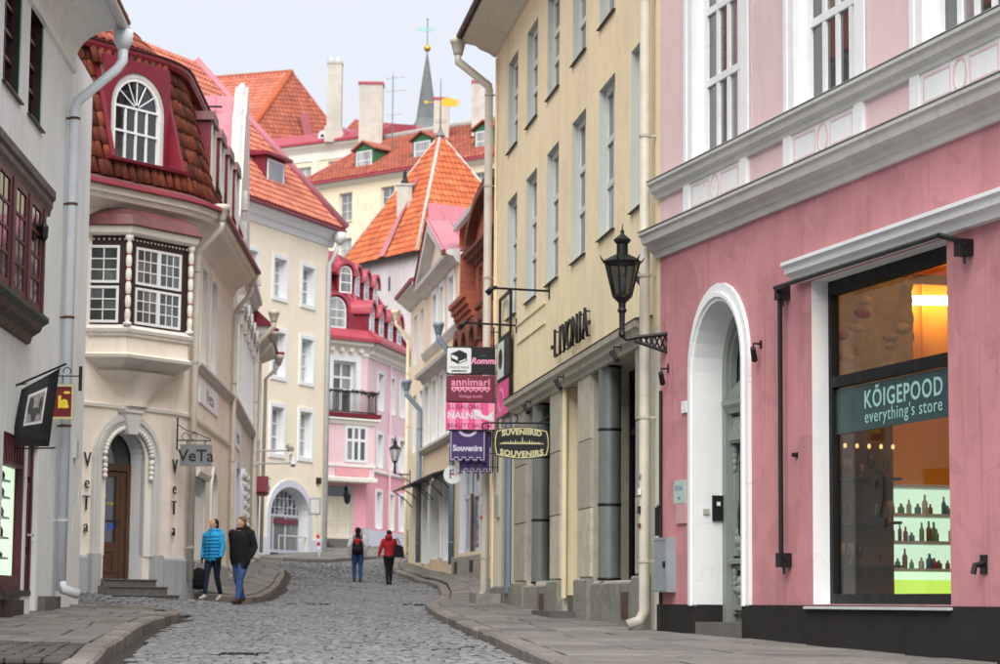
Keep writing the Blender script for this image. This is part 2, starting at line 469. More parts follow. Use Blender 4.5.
def brick_mat(name, c1, c2, mortar, scale=1.0):
    m, t, b = base_mat(name, .85, .2)
    g = N(t, 'NewGeometry'); sp = N(t, 'SeparateXYZ'); t.links.new(g.outputs['Position'], sp.inputs[0])
    cb = N(t, 'CombineXYZ'); ad = N(t, 'Math', operation='ADD'); t.links.new(sp.outputs[0], ad.inputs[0]); t.links.new(sp.outputs[1], ad.inputs[1])
    t.links.new(ad.outputs[0], cb.inputs[0]); t.links.new(sp.outputs[2], cb.inputs[1])
    br = N(t, 'TexBrick'); br.inputs['Scale'].default_value = 1
    br.inputs['Brick Width'].default_value = .26 * scale; br.inputs['Row Height'].default_value = .085 * scale; br.inputs['Mortar Size'].default_value = .009 * scale
    br.inputs['Color1'].default_value = c1 + (1,); br.inputs['Color2'].default_value = c2 + (1,); br.inputs['Mortar'].default_value = mortar + (1,)
    t.links.new(cb.outputs[0], br.inputs['Vector'])
    k = ramp(t, noise(t, 1.1, coords(t), 7, .7), [(.45, (0, 0, 0)), (.75, (.55,) * 3)])
    t.links.new(mixc(t, k, br.outputs['Color'], (.16, .07, .05)), b.inputs['Base Color'])
    inv = N(t, 'Math', operation='SUBTRACT', i0=1.0); t.links.new(br.outputs['Fac'], inv.inputs[1])
    bump(t, b, inv.outputs[0], .5, .01)
    return m

plaster('pink', (.56, .255, .275), .24, .6, patch=.22)
plaster('pink_light', (0.72, 0.55, 0.555), .08, .2)
plaster('white_trim', (0.8, 0.825, 0.835), .06, .18, fine=30, bstr=.12)
plaster('grey_trim', (0.6, 0.6, 0.575), .12, .35, fine=30, bstr=.15)
plaster('dark_plinth', (0.026, 0.024, 0.024), .25, .3, bstr=.5)
plaster('yellow', (.90, .78, .525), .10, .38, bstr=.2)
plaster('yellow_pale', (0.72, 0.7, 0.6), .08, .2)
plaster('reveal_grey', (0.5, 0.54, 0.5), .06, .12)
plaster('white_wall', (.83, .865, .885), .08, .35)
plaster('white_paint', (0.86, 0.87, 0.88), .05, .12)
plaster('peach', (.87, .79, .695), .10, .38)
plaster('peach_trim', (0.8, 0.765, 0.7), .07, .25)
plaster('grey_base', (0.4, 0.42, 0.44), .14, .4, patch=.15)
plaster('cream', (0.9, 0.8, 0.64), .05, .14)
plaster('cream_white', (0.86, 0.82, 0.74), .05, .18)
plaster('lilac_trim', (.62, .64, .72), .06, .2)
plaster('rose', (0.78, 0.37, 0.42), .06, .15)
plaster('rose_light', (0.82, 0.59, 0.63), .05, .14)
plaster('apricot', (0.85, 0.7, 0.53), .05, .14)
plaster('apricot_pale', (0.86, 0.76, 0.61), .05, .14)
plaster('upper_cream', (0.9, 0.77, 0.56), .04, .16)
plaster('tower_wall', (0.66, 0.61, 0.61), .16, .35, patch=.2, bstr=.6, fine=14)
plaster('chimney_white', (0.5, 0.47, 0.425), .16, .55, patch=.3, bstr=.5)
plaster('old_white', (0.6, 0.595, 0.57), .15, .6, patch=.45, bstr=.5)
paint('white_frame', (.78, .80, .81), .45, .05, .25, (.42, .40, .36))
paint('grey_frame', (0.66, 0.68, 0.66), .5, .07, .3, (.30, .28, .25))
paint('black_frame', (0.012, 0.012, 0.013), .6, .2, spec=.2)
paint('iron', (0.009, 0.009, 0.01), .45, .25)
paint('maroon', (0.085, 0.012, 0.02), .45, .15)
paint('maroon_dark', (0.028, 0.014, 0.017), .45, .2)
paint('green_dark', (0.018, 0.04, 0.026), .5, .15)
paint('brown_dark', (0.038, 0.018, 0.015), .5, .2)
paint('wood_door', (0.085, 0.042, 0.022), .42, .35, scale=8)
paint('red_metal', (0.36, 0.05, 0.075), .42, .16, .35, (.40, .22, .22), scale=1.6)
paint('red_dark', (0.19, 0.014, 0.03), .45, .16, .25, (.12, .05, .05), scale=1.6)
paint('rust_metal', (.15, .055, .055), .5, .4, .75, (.45, .05, .085), scale=2.0)
paint('rose_metal', (0.44, 0.155, 0.19), .45, .12, .3, (.60, .38, .38), scale=1.2)
paint('pipe_cream', (.49, .455, .385), .45, .12, .4, (.30, .25, .18))
paint('pipe_white', (.66, .72, .78), .42, .06, .15, (.45, .42, .38))
paint('pipe_blue', (0.2, 0.255, 0.32), .42, .1, .15)
paint('pipe_yellow', (0.76, 0.66, 0.47), .42, .08)
paint('pipe_grey', (.40, .41, .38), .4, .18, .2, (.2, .18, .15))
paint('steel', (.22, .24, .23), .36, .04, metal=.35, spec=.5, scale=2)
paint('box_grey', (.27, .31, .34), .5, .1, .15)
paint('pink_box', (.60, .33, .36), .6, .08)
paint('door_green', (0.25, 0.28, 0.25), .55, .08, .15, (.25, .27, .24))
paint('door_cream', (.74, .68, .56), .55, .05, .1)
paint('green_dormer', (.045, .16, .075), .6, .12)
paint('copper', (.30, .52, .47), .6, .12)
paint('spire_metal', (0.13, 0.14, 0.138), .45, .22, scale=1.0)
paint('gold', (.62, .34, .04), .35, .05, metal=.6)
paint('silver_mark', (.62, .64, .66), .5, .03)
paint('zinc', (.55, .57, .58), .4, .12, .25, (.35, .33, .32))
paint('lime', (0.44, 0.425, 0.4), .8, .1, .4, (.42, .36, .32))
paint('sign_black', (0.007, 0.007, 0.008), .45, .1)
paint('sign_white', (.72, .76, .78), .5, .03)
paint('sign_maroon', (.17, .022, .05), .5, .05)
paint('sign_pink', (.80, .10, .32), .5, .04)
paint('sign_pink_pale', (.86, .32, .50), .5, .04)
paint('sign_purple', (.055, .030, .13), .55, .08)
paint('sign_lilac', (.62, .58, .74), .6, .05)
paint('sign_gold', (.60, .55, .32), .5, .08)
paint('sign_red', (.17, .012, .02), .45, .08)
paint('sign_yellow', (.86, .66, .04), .5, .03)
paint('sign_grey', (.17, .18, .19), .55, .12)
paint('sign_teal', (.020, .066, .064), .4, .06)
paint('letter_teal', (.36, .62, .60), .5, .03)
paint('photo_grey', (.26, .25, .24), .5, .55, scale=9)
paint('photo_dark', (.05, .048, .045), .5, .4, scale=9)
paint('blue_mark', (.04, .14, .72), .5, .05)
paint('red_mark', (.60, .02, .03), .5, .05)
paint('sign_blue_text', (.10, .26, .50), .5, .03)
paint('plaque_green', (.46, .58, .52), .5, .04)
stone('step_stone', (0.155, 0.15, 0.145), .3, 7)
stone('facade_stone', (.50, .48, .41), .22, 5, moss=(.27, .265, .21))
stone('plinth_stone', (0.33, 0.325, 0.295), .35, 5, moss=(.12, .12, .10))
stone('cobble', (0.195, 0.205, 0.222), .36, 9, .55)
stone('kerb', (0.215, 0.2, 0.185), .3, 6, .75)
stone('slab', (0.195, 0.19, 0.182), .26, 5, .8, moss=(.125, .12, .11))
stone('small_paver', (0.095, 0.092, 0.09), .25, 8, .8)
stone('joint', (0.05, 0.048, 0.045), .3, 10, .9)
stone('ground_dirt', (.10, .095, .09), .3, 3, .9)
tile_mat('tile_old', [(.22, .046, .026), (.12, .030, .020), (.28, .066, .036), (.075, .025, .019), (.34, .09, .048), (.16, .036, .024)], darkamt=.75)
tile_mat('tile_orange', [(.50, .125, .048), (.56, .155, .06), (.42, .095, .042), (.60, .19, .08), (.46, .11, .045)], dark=(.22, .07, .045), darkamt=.45, dsc=.6)
tile_mat('tile_red', [(.33, .09, .055), (.38, .115, .07), (.27, .07, .048), (.42, .14, .09)], dark=(.15, .06, .048), darkamt=.5, dsc=.8)
tile_mat('tile_salmon', [(.46, .15, .095), (.52, .185, .12), (.40, .12, .08), (.55, .21, .14)], dark=(.26, .095, .07), darkamt=.4, dsc=.8)
brick_mat('brick', (.50, .13, .065), (.40, .085, .05), (.30, .19, .15))
brick_mat('brick_dark', (.24, .085, .055), (.17, .055, .04), (.13, .09, .07))
pane_mat('pane', .05, .30)
pane_mat('pane_light', .16, .46, 1.3)
pane_mat('pane_side', .10, .30, -.2)
pane_mat('pane_shop', .004, .02, -.5)
pane_mat('pane_dark', .008, .05, .8)
pane_mat('pane_oriel', .04, .16, .6)
pane_mat('pane_white', .30, .62, 1.0)
glass_mat('shop_glass', (.90, .95, .93), 1.38)
glass_mat('lamp_glass', (.30, .31, .30), 1.5)
# ------------------------------------------------------------------ ground heights
KY = [-60, 0, 22, 31, 40, 49, 60, 73, 80, 86, 92, 100, 106, 110, 116, 125, 140, 160, 200, 300, 900]
KZ = [-.6, .55, .96, 1.13, 1.33, 1.51, 1.80, 2.2, 2.62, 3.06, 3.36, 3.72, 3.95, 4.15, 4.6, 5.4, 9, 14, 17, 18, 18]
def interp(x, xs, ys):
    if x <= xs[0]: return ys[0]
    for i in range(len(xs) - 1):
        if x <= xs[i + 1]:
            return ys[i] + (ys[i + 1] - ys[i]) * (x - xs[i]) / (xs[i + 1] - xs[i])
    return ys[-1]
def G(y): return interp(y, KY, KZ)
def H(x, y):
    k = interp(y, [40, 46, 80, 88], [0, .11, .11, 0])
    return G(y) + k * min(6, max(0, -x - 5.1))
# kerb lines (x, y) on the road side
KR = [(2.6, 4), (1.35, 12), (.62, 20.5), (.24, 25.2), (-.23, 31), (-.73, 36.5), (-1.2, 42.6), (-1.42, 46.6), (-1.40, 48.6), (-1.28, 51), (-1.38, 58), (-1.66, 66), (-2.15, 71.5), (-2.9, 75.8), (-3.4, 78.6), (-3.68, 81.8), (-3.74, 86), (-3.4, 92), (-2.2, 99), (-.6, 108)]
KL = [(-2.2, 6), (-2.9, 14), (-3.5, 20.6), (-3.98, 24.3), (-4.42, 28.4), (-4.80, 32), (-5.04, 35), (-5.12, 38.2), (-5.3, 39.8), (-5.75, 40.7), (-6.6, 41.1), (-9, 41.4)]
KM = [(-6.35, 49.6), (-5.9, 49.75), (-5.5, 50.15), (-5.28, 51), (-5.22, 52.5), (-5.36, 56), (-5.72, 62), (-6.18, 68), (-6.5, 72.4), (-6.8, 75.2), (-7.3, 77.2), (-8.2, 78.6), (-11, 79.6)]
K3 = [(-14, 85.4), (-9, 84.1), (-7.6, 83.7), (-6.8, 83.8), (-6.0, 84.9), (-5.2, 87.6), (-4.6, 90.4), (-3.9, 94), (-3.4, 98), (-2.6, 103), (-1.2, 110)]
def XK(line, y):
    return interp(y, [p[1] for p in line], [p[0] for p in line])
def wall_r(y):
    if y < 31: return 2.118 + .285 * (31 - y)
    if y < 47.7: return 2.118 - .1337 * (y - 31)
    return 8.945 - .145 * y
def base_r(y): return interp(y, [0, 22, 30, 36, 44, 47, 56, 64, 71.4, 77, 84, 90, 100], [.68, 1.09, 1.26, 1.37, 1.57, 1.64, 2.0, 2.33, 2.49, 2.7, 3.05, 3.4, 3.95])
def wall_m(y): return -6.36 - .023 * (y - 48) if y < 57.6 else -6.58 - .064 * (y - 57.6)
def base_m(y): return interp(y, [45, 48, 50, 53, 59, 65, 75, 80], [1.62, 1.72, 1.84, 1.95, 2.22, 2.46, 2.92, 3.15])
def ZR(x, y):
    a, b = XK(KR, y), wall_r(y); t = min(1, max(0, (x - a) / (b - a)))
    return (G(y) + .13) * (1 - t) + max(base_r(y), G(y) + .13) * t
def ZL(x, y): return G(y) + .13 + .012 * max(0, XK(KL[:8], y) - x)
def ZM(x, y):
    a, b = XK(KM[2:], y), wall_m(y); t = min(1, max(0, (a - x) / max(.2, a - b)))
    return (H(a, y) + .14) * (1 - t) + max(base_m(y), H(a, y) + .14) * t
def Z3(x, y): return G(y) + .12

mb = MB()
gx = [-400, -150, -60, -30, -16, -11, -8, -6.5, -5.1, -3, 0, 3, 8, 20, 60, 150, 400]
gy = [-60, -20, 0, 10, 16, 22, 26, 31, 35.5, 40, 43, 46, 49, 54.5, 60, 66, 73, 76, 80, 83, 86, 89, 92, 96, 100, 106, 110, 116, 125, 140, 160, 200, 300, 900]
ix = [[mb.P(x, y, H(x, y) - .07) for x in gx] for y in gy]
for j in range(len(gy) - 1):
    for i in range(len(gx) - 1): mb.F(ix[j][i], ix[j][i + 1], ix[j + 1][i + 1], ix[j + 1][i])
g = obj('ground', mb, M['ground_dirt'], recalc=False, smooth=True); g['kind'] = 'structure'

# ------------------------------------------------------------------ cobbled road
mb = MB()
def in_road(x, y):
    if x > XK(KR, y) - .02: return False
    if y < 41.2:
        if x < XK(KL[:8], y) + .24 and y < 38.6: return False
        if y >= 38.6 and x < -5.3 + .24 and y < 41.45 and (x + 5.3) * 1.0 < 0.24 + 0: 
            # rounded kerb end
            if y < 40.9 + (x + 5.6) * -.15: return False
    elif y < 50.3:
        if x < -9.5: return False
        if y > 46 and x < wall_m(48) - .1 - (48 - y) * .705: return False
        if y > 49.5 and x < -5.75: return False
    elif y < 76:
        if x < XK(KM[2:], y) + .22: return False
    else:
        xl = XK(KM[9:], y) if y < 79.6 else -11
        if x < xl + .15: return False
        if y > 83.4 and x < XK([(b, a) if 0 else (a, b) for a, b in K3[3:]], y) + .2: return False
    return True
road = thing('road', 'grey cobbled road winding uphill between the kerbs', 'road', (0, 22, .9))
del road['label'], road['category']; road['kind'] = 'structure'
bedm = MB()
ys = [-10 + 2 * i for i in range(56)]
xs = [-12, -9, -6.5, -5.1, -3, -1, 1, 3]
ib = [[bedm.P(x, y, H(x, y) - .028) for x in xs] for y in ys]
for j in range(len(ys) - 1):
    for i in range(len(xs) - 1): bedm.F(ib[j][i], ib[j][i + 1], ib[j + 1][i + 1], ib[j + 1][i])
obj('road_bed', bedm, M['joint'], road, recalc=False, smooth=True)
def stone_shape(m, c, w, l, h, jit=0.0):
    """domed cobble: joint ring, shoulder ring, crown"""
    rings = []
    for k, (s, z) in enumerate(((1.0, -.05), (.95, h * .62), (.74, h))):
        rings.append([m.W(c + Vector((sx * w / 2 * s * (1 + random.uniform(-.10, .10)), sy * l / 2 * s * (1 + random.uniform(-.10, .10)), z + random.uniform(-1, 1) * jit)))
                      for sx, sy in ((-1, -1), (0, -1.12), (1, -1), (1, 1), (0, 1.12), (-1, 1))])
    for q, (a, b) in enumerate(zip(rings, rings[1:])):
        m.mat = 1 - q  # stone sides take the dark joint colour: soil plus painted shade of the gaps
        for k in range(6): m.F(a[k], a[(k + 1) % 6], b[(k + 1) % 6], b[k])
    m.mat = 0; m.F(*rings[-1])
protos = []
for k in range(14):
    m = MB(); stone_shape(m, Vector((0, 0, 0)), 1, 1, 1, .03)
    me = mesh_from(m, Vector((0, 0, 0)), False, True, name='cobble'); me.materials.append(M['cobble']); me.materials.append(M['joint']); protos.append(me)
near = []
y = 6.0
while y < 97:
    st = .14 if y < 60 else .2
    x = -12 + random.uniform(0, .15)
    while x < 3.5:
        w = random.uniform(.09, .155) * (1 if y < 60 else 1.25)
        cx = x + w / 2; x += w + .014
        if y < 16 and abs(cx) > 7: continue
        if not in_road(cx, y): continue
        yy = y + random.uniform(-.012, .012); h = random.triangular(.018, .052, .030) + .010 * math.sin(cx * 2.1 + y * .9) * math.sin(y * .31 + cx)
        c = Vector((cx, yy, H(cx, yy) - .02))
        l = st - .014
        if 22.3 < y < 30 and len(near) < 300 and abs(cx + .02 * 1) < y * .213 and cx > XK(KL[:8], y) + .3 and random.random() < .62:
            near.append((c, w, l, h)); continue
        mb.cur = random.random(); stone_shape(mb, c, w, l, h, .003)
    y += st
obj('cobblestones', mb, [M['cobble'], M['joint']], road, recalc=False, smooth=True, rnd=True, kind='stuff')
for c, w, l, h in near:
    inst('cobblestone', random.choice(protos), road, Matrix.Translation(c) @ Matrix.Diagonal((w, l, h, 1)))

# ------------------------------------------------------------------ kerbs and pavements
def resample(line, step):
    P = [Vector(p) for p in line]; out = [P[0]]; acc = 0; i = 0; cur = P[0]
    while i < len(P) - 1:
        d = (P[i + 1] - cur).length
        if d < step - acc: acc += d; i += 1; cur = P[i]
        else:
            cur = cur + (P[i + 1] - cur).normalized() * (step - acc); acc = 0; out.append(cur)
    return out
def pavement(name, kerb, side, Zf, cells, slabmat, label):
    root = thing(name, label, 'pavement', (kerb[0][0], kerb[0][1], G(kerb[0][1])))
    del root['label'], root['category']; root['kind'] = 'structure'
    pts = resample(kerb, .95)
    for a, b in zip(pts, pts[1:]):
        if b.y < 17 or a.y < 10: continue
        d = (b - a).normalized(); nn = Vector((-d.y, d.x)) * side     # into the pavement
        a2, b2 = a + d * .012, b - d * .012
        m = MB(); w = .24; j = random.uniform(-.010, .010); rings = []
        for p in (a2, b2):
            zt = H(p.x, p.y) + .135 + j; zb = zt - .32
            r = []
            for off, z in ((0, zb), (0, zt - .03), (.03, zt), (w - .015, zt + .004), (w, zt - .012), (w, zb)):
                q = p + nn * (off + random.uniform(-.006, .006)); r.append(m.W((q.x, q.y, z)))
            rings.append(r)
        for k in range(5): m.F(rings[0][k], rings[1][k], rings[1][k + 1], rings[0][k + 1])
        m.F(*rings[0]); m.F(*rings[1][::-1])
        obj('kerb_stone', m, M['kerb'], root)
    bed = MB()
    for q in cells:
        bed.F(*[bed.W((x, y, Zf(x, y) - .03)) for x, y in q['bed']])
    obj('pavement_bed', bed, M['joint'], root, recalc=False)
    for q in cells:
        m = MB(); zj = random.uniform(-.010, .010); P = [Vector(p) for p in q['slab']]; c = sum(P, Vector((0, 0))) / len(P)
        tilt = Vector((random.uniform(-.006, .006), random.uniform(-.006, .006)))
        def ring(ins, dz):
            out = []
            for p in P:
                e = (c - p); e = e / max(e.length, .01) * ins; w_ = p + e
                out.append(m.W((w_.x, w_.y, Zf(w_.x, w_.y) + dz + zj + tilt.dot(w_ - c))))
            return out
        A, B, Cc = ring(.016, -.05), ring(.018, -.004), ring(.034, .004)
        for k in range(len(P)):
            k2 = (k + 1) % len(P); m.F(A[k], A[k2], B[k2], B[k]); m.F(B[k], B[k2], Cc[k2], Cc[k])
        m.F(*Cc)
        obj(q.get('name', 'paving_slab'), m, M[q.get('mat', slabmat)], root)
    return root
def strip_cells(y0, y1, fa, fb, ncol, ly, jitter=.06, **kw):
    """rows of slabs between two lines x = fa(y), fb(y)"""
    out = []; y = y0
    while y < y1:
        yn = min(y1, y + ly * random.uniform(.85, 1.2))
        if y1 - yn < .25: yn = y1
        n = ncol(y) if callable(ncol) else ncol
        ts = [0] + sorted(max(.06, min(.94, (k + random.uniform(-jitter, jitter) * 2) / n)) for k in range(1, n)) + [1]
        for ta, tb in zip(ts, ts[1:]):
            q = []
            for yy, t in ((y, ta), (y, tb), (yn, tb), (yn, ta)):
                a, b = fa(yy), fb(yy); q.append((a + (b - a) * t, yy))
            out.append(dict(bed=q, slab=q, **kw))
        y = yn
    return out
kin = .25
cells = strip_cells(14, 46.8, lambda y: XK(KR, y) + kin, lambda y: wall_r(y) + .12, lambda y: 4 if y < 30 else 3, .85)
cells += strip_cells(46.8, 88, lambda y: XK(KR, y) + kin, lambda y: max(wall_r(y) + .15, XK(KR, y) + kin + .5), lambda y: 4 if y < 60 else 3, 1.1)
pavement('pavement_right', KR[:17], -1, ZR, cells, 'slab', 'stone pavement along the pink and yellow buildings')
cells = strip_cells(25.2, 38.6, lambda y: XK(KL[:8], y) - kin, lambda y: -7.6 - .04 * (y - 42) - .2, 6, .95)
cells += strip_cells(38.6, 40.3, lambda y: -5.62 - max(0, y - 39.3) * .45, lambda y: -7.65, 4, .85)
cells += strip_cells(21.0, 25.2, lambda y: XK(KL[:8], y) - kin, lambda y: -7.4, 20, .2, .02, mat='small_paver', name='small_paver')
pavement('pavement_left', KL, 1, ZL, cells, 'slab', 'stone pavement by the white corner house')
cells = strip_cells(50.4, 74, lambda y: XK(KM[2:], y) - .15, lambda y: min(wall_m(y) - .1, XK(KM[2:], y) - kin - .35), 2, .9)
cells += strip_cells(74, 78, lambda y: XK(KM[8:], y) - kin, lambda y: -9.3, 4, .9)
pavement('pavement_corner', KM, 1, ZM, cells, 'slab', 'pavement')
cells = strip_cells(85, 97, lambda y: XK(K3[3:], y) - kin, lambda y: min(-6.6 - .39 * (96 - y), XK(K3[3:], y) - kin - .4) - .2, 5, .9)
cells += strip_cells(97, 108, lambda y: XK(K3[3:], y) - kin, lambda y: -11, 6, 1.2)
pavement('pavement_far', K3, 1, Z3, cells, 'slab', 'pavement')
# iron covers let into the road
def cover(x, y, w, l, label):
    m = MB(); z = H(x, y) + .012
    m.box(x - w / 2, x + w / 2, y - l / 2, y + l / 2, z - .05, z + .012)
    o = obj('drain_grate', m, M['iron'], o=(x, y, z - .05), label=label, cat='drain cover', group='iron covers in the road')
    for k in range(7):
        s = MB(); xx = x - w / 2 + w * (k + .5) / 7; s.box(xx - .018, xx + .018, y - l / 2 + .03, y + l / 2 - .03, z + .012, z + .024); obj('grate_bar', s, M['iron'], o)
cover(-2.70, 25.5, .52, .4, 'iron drain grate set in the cobbles near the left kerb')
cover(-1.62, 50.5, .8, .5, 'wide iron cover in the cobbles by the bend of the right kerb')
cover(-4.0, 50.2, .9, .5, 'wide iron cover in the cobbles before the walking couple')
# ------------------------------------------------------------------ pink shop building
def shell(parent, path, u0, u1, z0, z1, depth, mat, name='side_wall', lid=True):
    m = path.mb()
    m.quad((u0, -.001, z0), (u0, -depth, z0), (u0, -depth, z1), (u0, -.001, z1)); m.quad((u1, -.001, z0), (u1, -depth, z0), (u1, -depth, z1), (u1, -.001, z1))
    k = m.nseg(u0, u1)
    for i in range(k):
        a, b = u0 + (u1 - u0) * i / k, u0 + (u1 - u0) * (i + 1) / k
        m.quad((a, -depth, z0), (b, -depth, z0), (b, -depth, z1), (a, -depth, z1))
        if lid: m.quad((a, -.02, z1 - .01), (b, -.02, z1 - .01), (b, -depth, z1 - .01), (a, -depth, z1 - .01))
    return obj(name, m, mat, parent, recalc=False)
def blocks(parent, path, u0, u1, n0, n1, z0, z1, h, mat, name='stone_block', bev=.012):
    k = max(1, round((z1 - z0) / h)); out = []
    for i in range(k):
        a, b = z0 + (z1 - z0) * i / k, z0 + (z1 - z0) * (i + 1) / k
        j = random.uniform(-.006, .006); m = path.mb()
        m.sweep([(n0, a + .004), (n1 - bev + j, a + .004), (n1 + j, a + bev), (n1 + j, b - bev), (n1 - bev + j, b - .004), (n0, b - .004)], u0, u1)
        out.append(obj(name, m, mat, parent))
    return out

PK = Path([(2.118, 31.0), (2.118 + .2742 * 17, 31.0 - .96167 * 17)])
T = PK.T
b = thing('pink_building', 'pink shop building with white cornice, arched portal and lit display window', 'building', (2.3, 30.6, 1.0))
DO = (1.36, 2.97, 1.22, 5.34, .805, .36)
SW = (4.98, 8.30, 1.63, 5.22, 0, .20)
wall(b, PK, 0, 17, .3, 6.3, [DO, SW], M['pink'], rmat=M['white_trim'])
UW = [(1.27 + 3.31 * k, 2.93 + 3.31 * k, 7.26, 10.4) for k in range(5)]
wall(b, PK, 0, 17, 6.45, 12.5, UW, M['pink_light'], name='upper_wall', reveal=.17, rmat=M['white_trim'])
shell(b, PK, 0, 17, .3, 12.5, 9, M['pink_light'])
# plinth
m = PK.mb()
for a, c in ((0, 1.36), (2.97, 17)): m.box(a, c, -.02, .045, .3, 1.615)
obj('plinth', m, M['dark_plinth'], b)
# main cornice and ledge
band(b, PK, -.12, 17, [(-.05, 6.17), (.05, 6.17), (.07, 6.25), (.10, 6.26), (.12, 6.33), (.22, 6.36), (.24, 6.45), (.27, 6.47), (.27, 6.51), (.0, 6.57), (-.05, 6.57)], M['grey_trim'])
m = PK.mb(); m.sweep([(.0, 6.574), (.28, 6.515), (.285, 6.525), (.0, 6.59)], -.13, 17); obj('cornice_flashing', m, M['pipe_grey'], b)
band(b, PK, -.08, 17, [(-.05, 6.97), (.05, 6.97), (.07, 7.03), (.12, 7.06), (.14, 7.14), (.17, 7.15), (.17, 7.19), (.0, 7.235), (-.05, 7.235)], M['grey_trim'], name='sill_ledge')
m = PK.mb(); m.sweep([(.0, 7.238), (.18, 7.195), (.182, 7.205), (.0, 7.25)], -.09, 17); obj('ledge_flashing', m, M['pipe_grey'], b)
# frieze: white panels with a pink oval ring and strips
for k in range(5):
    u = 1.25 + 3.31 * k
    for s in (u - .26, u + 1.69):
        m = PK.mb(); m.box(s, s + .21, .001, .05, 6.59, 6.975); obj('frieze_strip', m, M['white_trim'], b)
    m = PK.mb(); m.box(u - .04, u + 1.68, .001, .028, 6.60, 6.972); p = obj('frieze_panel', m, M['white_trim'], b)
    c = u + .83
    m = PK.mb()
    for a, d in ((u + .02, c - .2), (c + .2, u + 1.62)):
        m.ring([(a, 6.64), (d, 6.64), (d, 6.93), (a, 6.93)], [(a + .025, 6.665), (d - .025, 6.665), (d - .025, 6.905), (a + .025, 6.905)], .026, .033, True)
    E1 = [(c + .15 * math.cos(t), 6.785 + .175 * math.sin(t)) for t in [2 * math.pi * i / 20 for i in range(20)]]
    E2 = [(c + .12 * math.cos(t), 6.785 + .145 * math.sin(t)) for t in [2 * math.pi * i / 20 for i in range(20)]]
    m.ring(E1, E2, .026, .036, True)
    obj('panel_moulding', m, M['pink_light'], p)
for k, (u0, u1, z0, z1) in enumerate(UW):
    surround(b, PK, u0, u1, z0 - .02, z1, .28, .03, M['white_trim'])
    surround(b, PK, u0 - .18, u1 + .18, z0 - .02, z1 + .18, .10, .045, M['white_trim'], name='surround_fillet')
    window(b, PK, u0, u1, z0, z1, .13, M['white_frame'], M['pane'], vb=(.25, .5, .75), hb=(.30, .62), fw=.11, bw=.09, each=True, thick=.07)
# portal
surround(b, PK, DO[0], DO[1], 1.6, DO[3], .22, .045, M['white_trim'], rise=DO[4], name='portal_surround')
surround(b, PK, DO[0] - .05, DO[1] + .05, 1.6, DO[3] + .05, .05, .075, M['white_trim'], rise=DO[4] + .05, name='portal_moulding')
for uu in (DO[0], DO[1]):
    m = PK.mb(); m.box(uu - .006, uu + .006, -.36, -.0, 1.2, 1.615); obj('portal_plinth', m, M['dark_plinth'], b)
m = PK.mb(); m.box(DO[0] + .02, DO[1] - .02, -.36, .03, 1.0, 1.40); obj('step', m, M['step_stone'], b)
# carved grey-green door
m = PK.mb(); n0 = -.36
o_ = [(DO[0], 1.40)] + arc_pts(DO[0], DO[1], 4.535, .805) + [(DO[1], 1.40)]
i_ = [(DO[0] + .13, 1.40)] + arc_pts(DO[0] + .13, DO[1] - .13, 4.535, .675) + [(DO[1] - .13, 1.40)]
m.ring(o_, i_, n0 - .10, n0 + .02)
i2 = [(DO[0] + .2, 4.1)] + arc_pts(DO[0] + .2, DO[1] - .2, 4.535, .60) + [(DO[1] - .2, 4.1)]
m.ring(i_, [(DO[0] + .2, 1.40)] + i2[1:-1] + [(DO[1] - .2, 1.40)], n0 - .10, n0 - .02)
m.box(DO[0] + .1, DO[1] - .1, n0 - .16, n0 - .10, 1.40, 4.1)
dr = obj('door', m, M['door_green'], b)
m = PK.mb(); m.prism(arc_pts(DO[0] + .15, DO[1] - .15, 4.2, .98), n0 - .13, n0 - .11); obj('fanlight', m, M['pane_dark'], dr)
m = PK.mb()
m.sweep([(n0 - .1, 4.0), (n0 + .0, 4.0), (n0 + .02, 4.06), (n0 + .07, 4.10), (n0 + .07, 4.16), (n0 - .1, 4.16)], DO[0] + .1, DO[1] - .1)
for k in range(18):
    u = DO[0] + .13 + k * .078; m.box(u, u + .04, n0 - .02, n0 + .055, 4.165, 4.22)
m.prism([(DO[0] + .12, 4.22), (DO[1] - .12, 4.22), (2.165, 4.48)], n0 - .08, n0 + .01)
obj('transom_cornice', m, M['door_green'], dr)
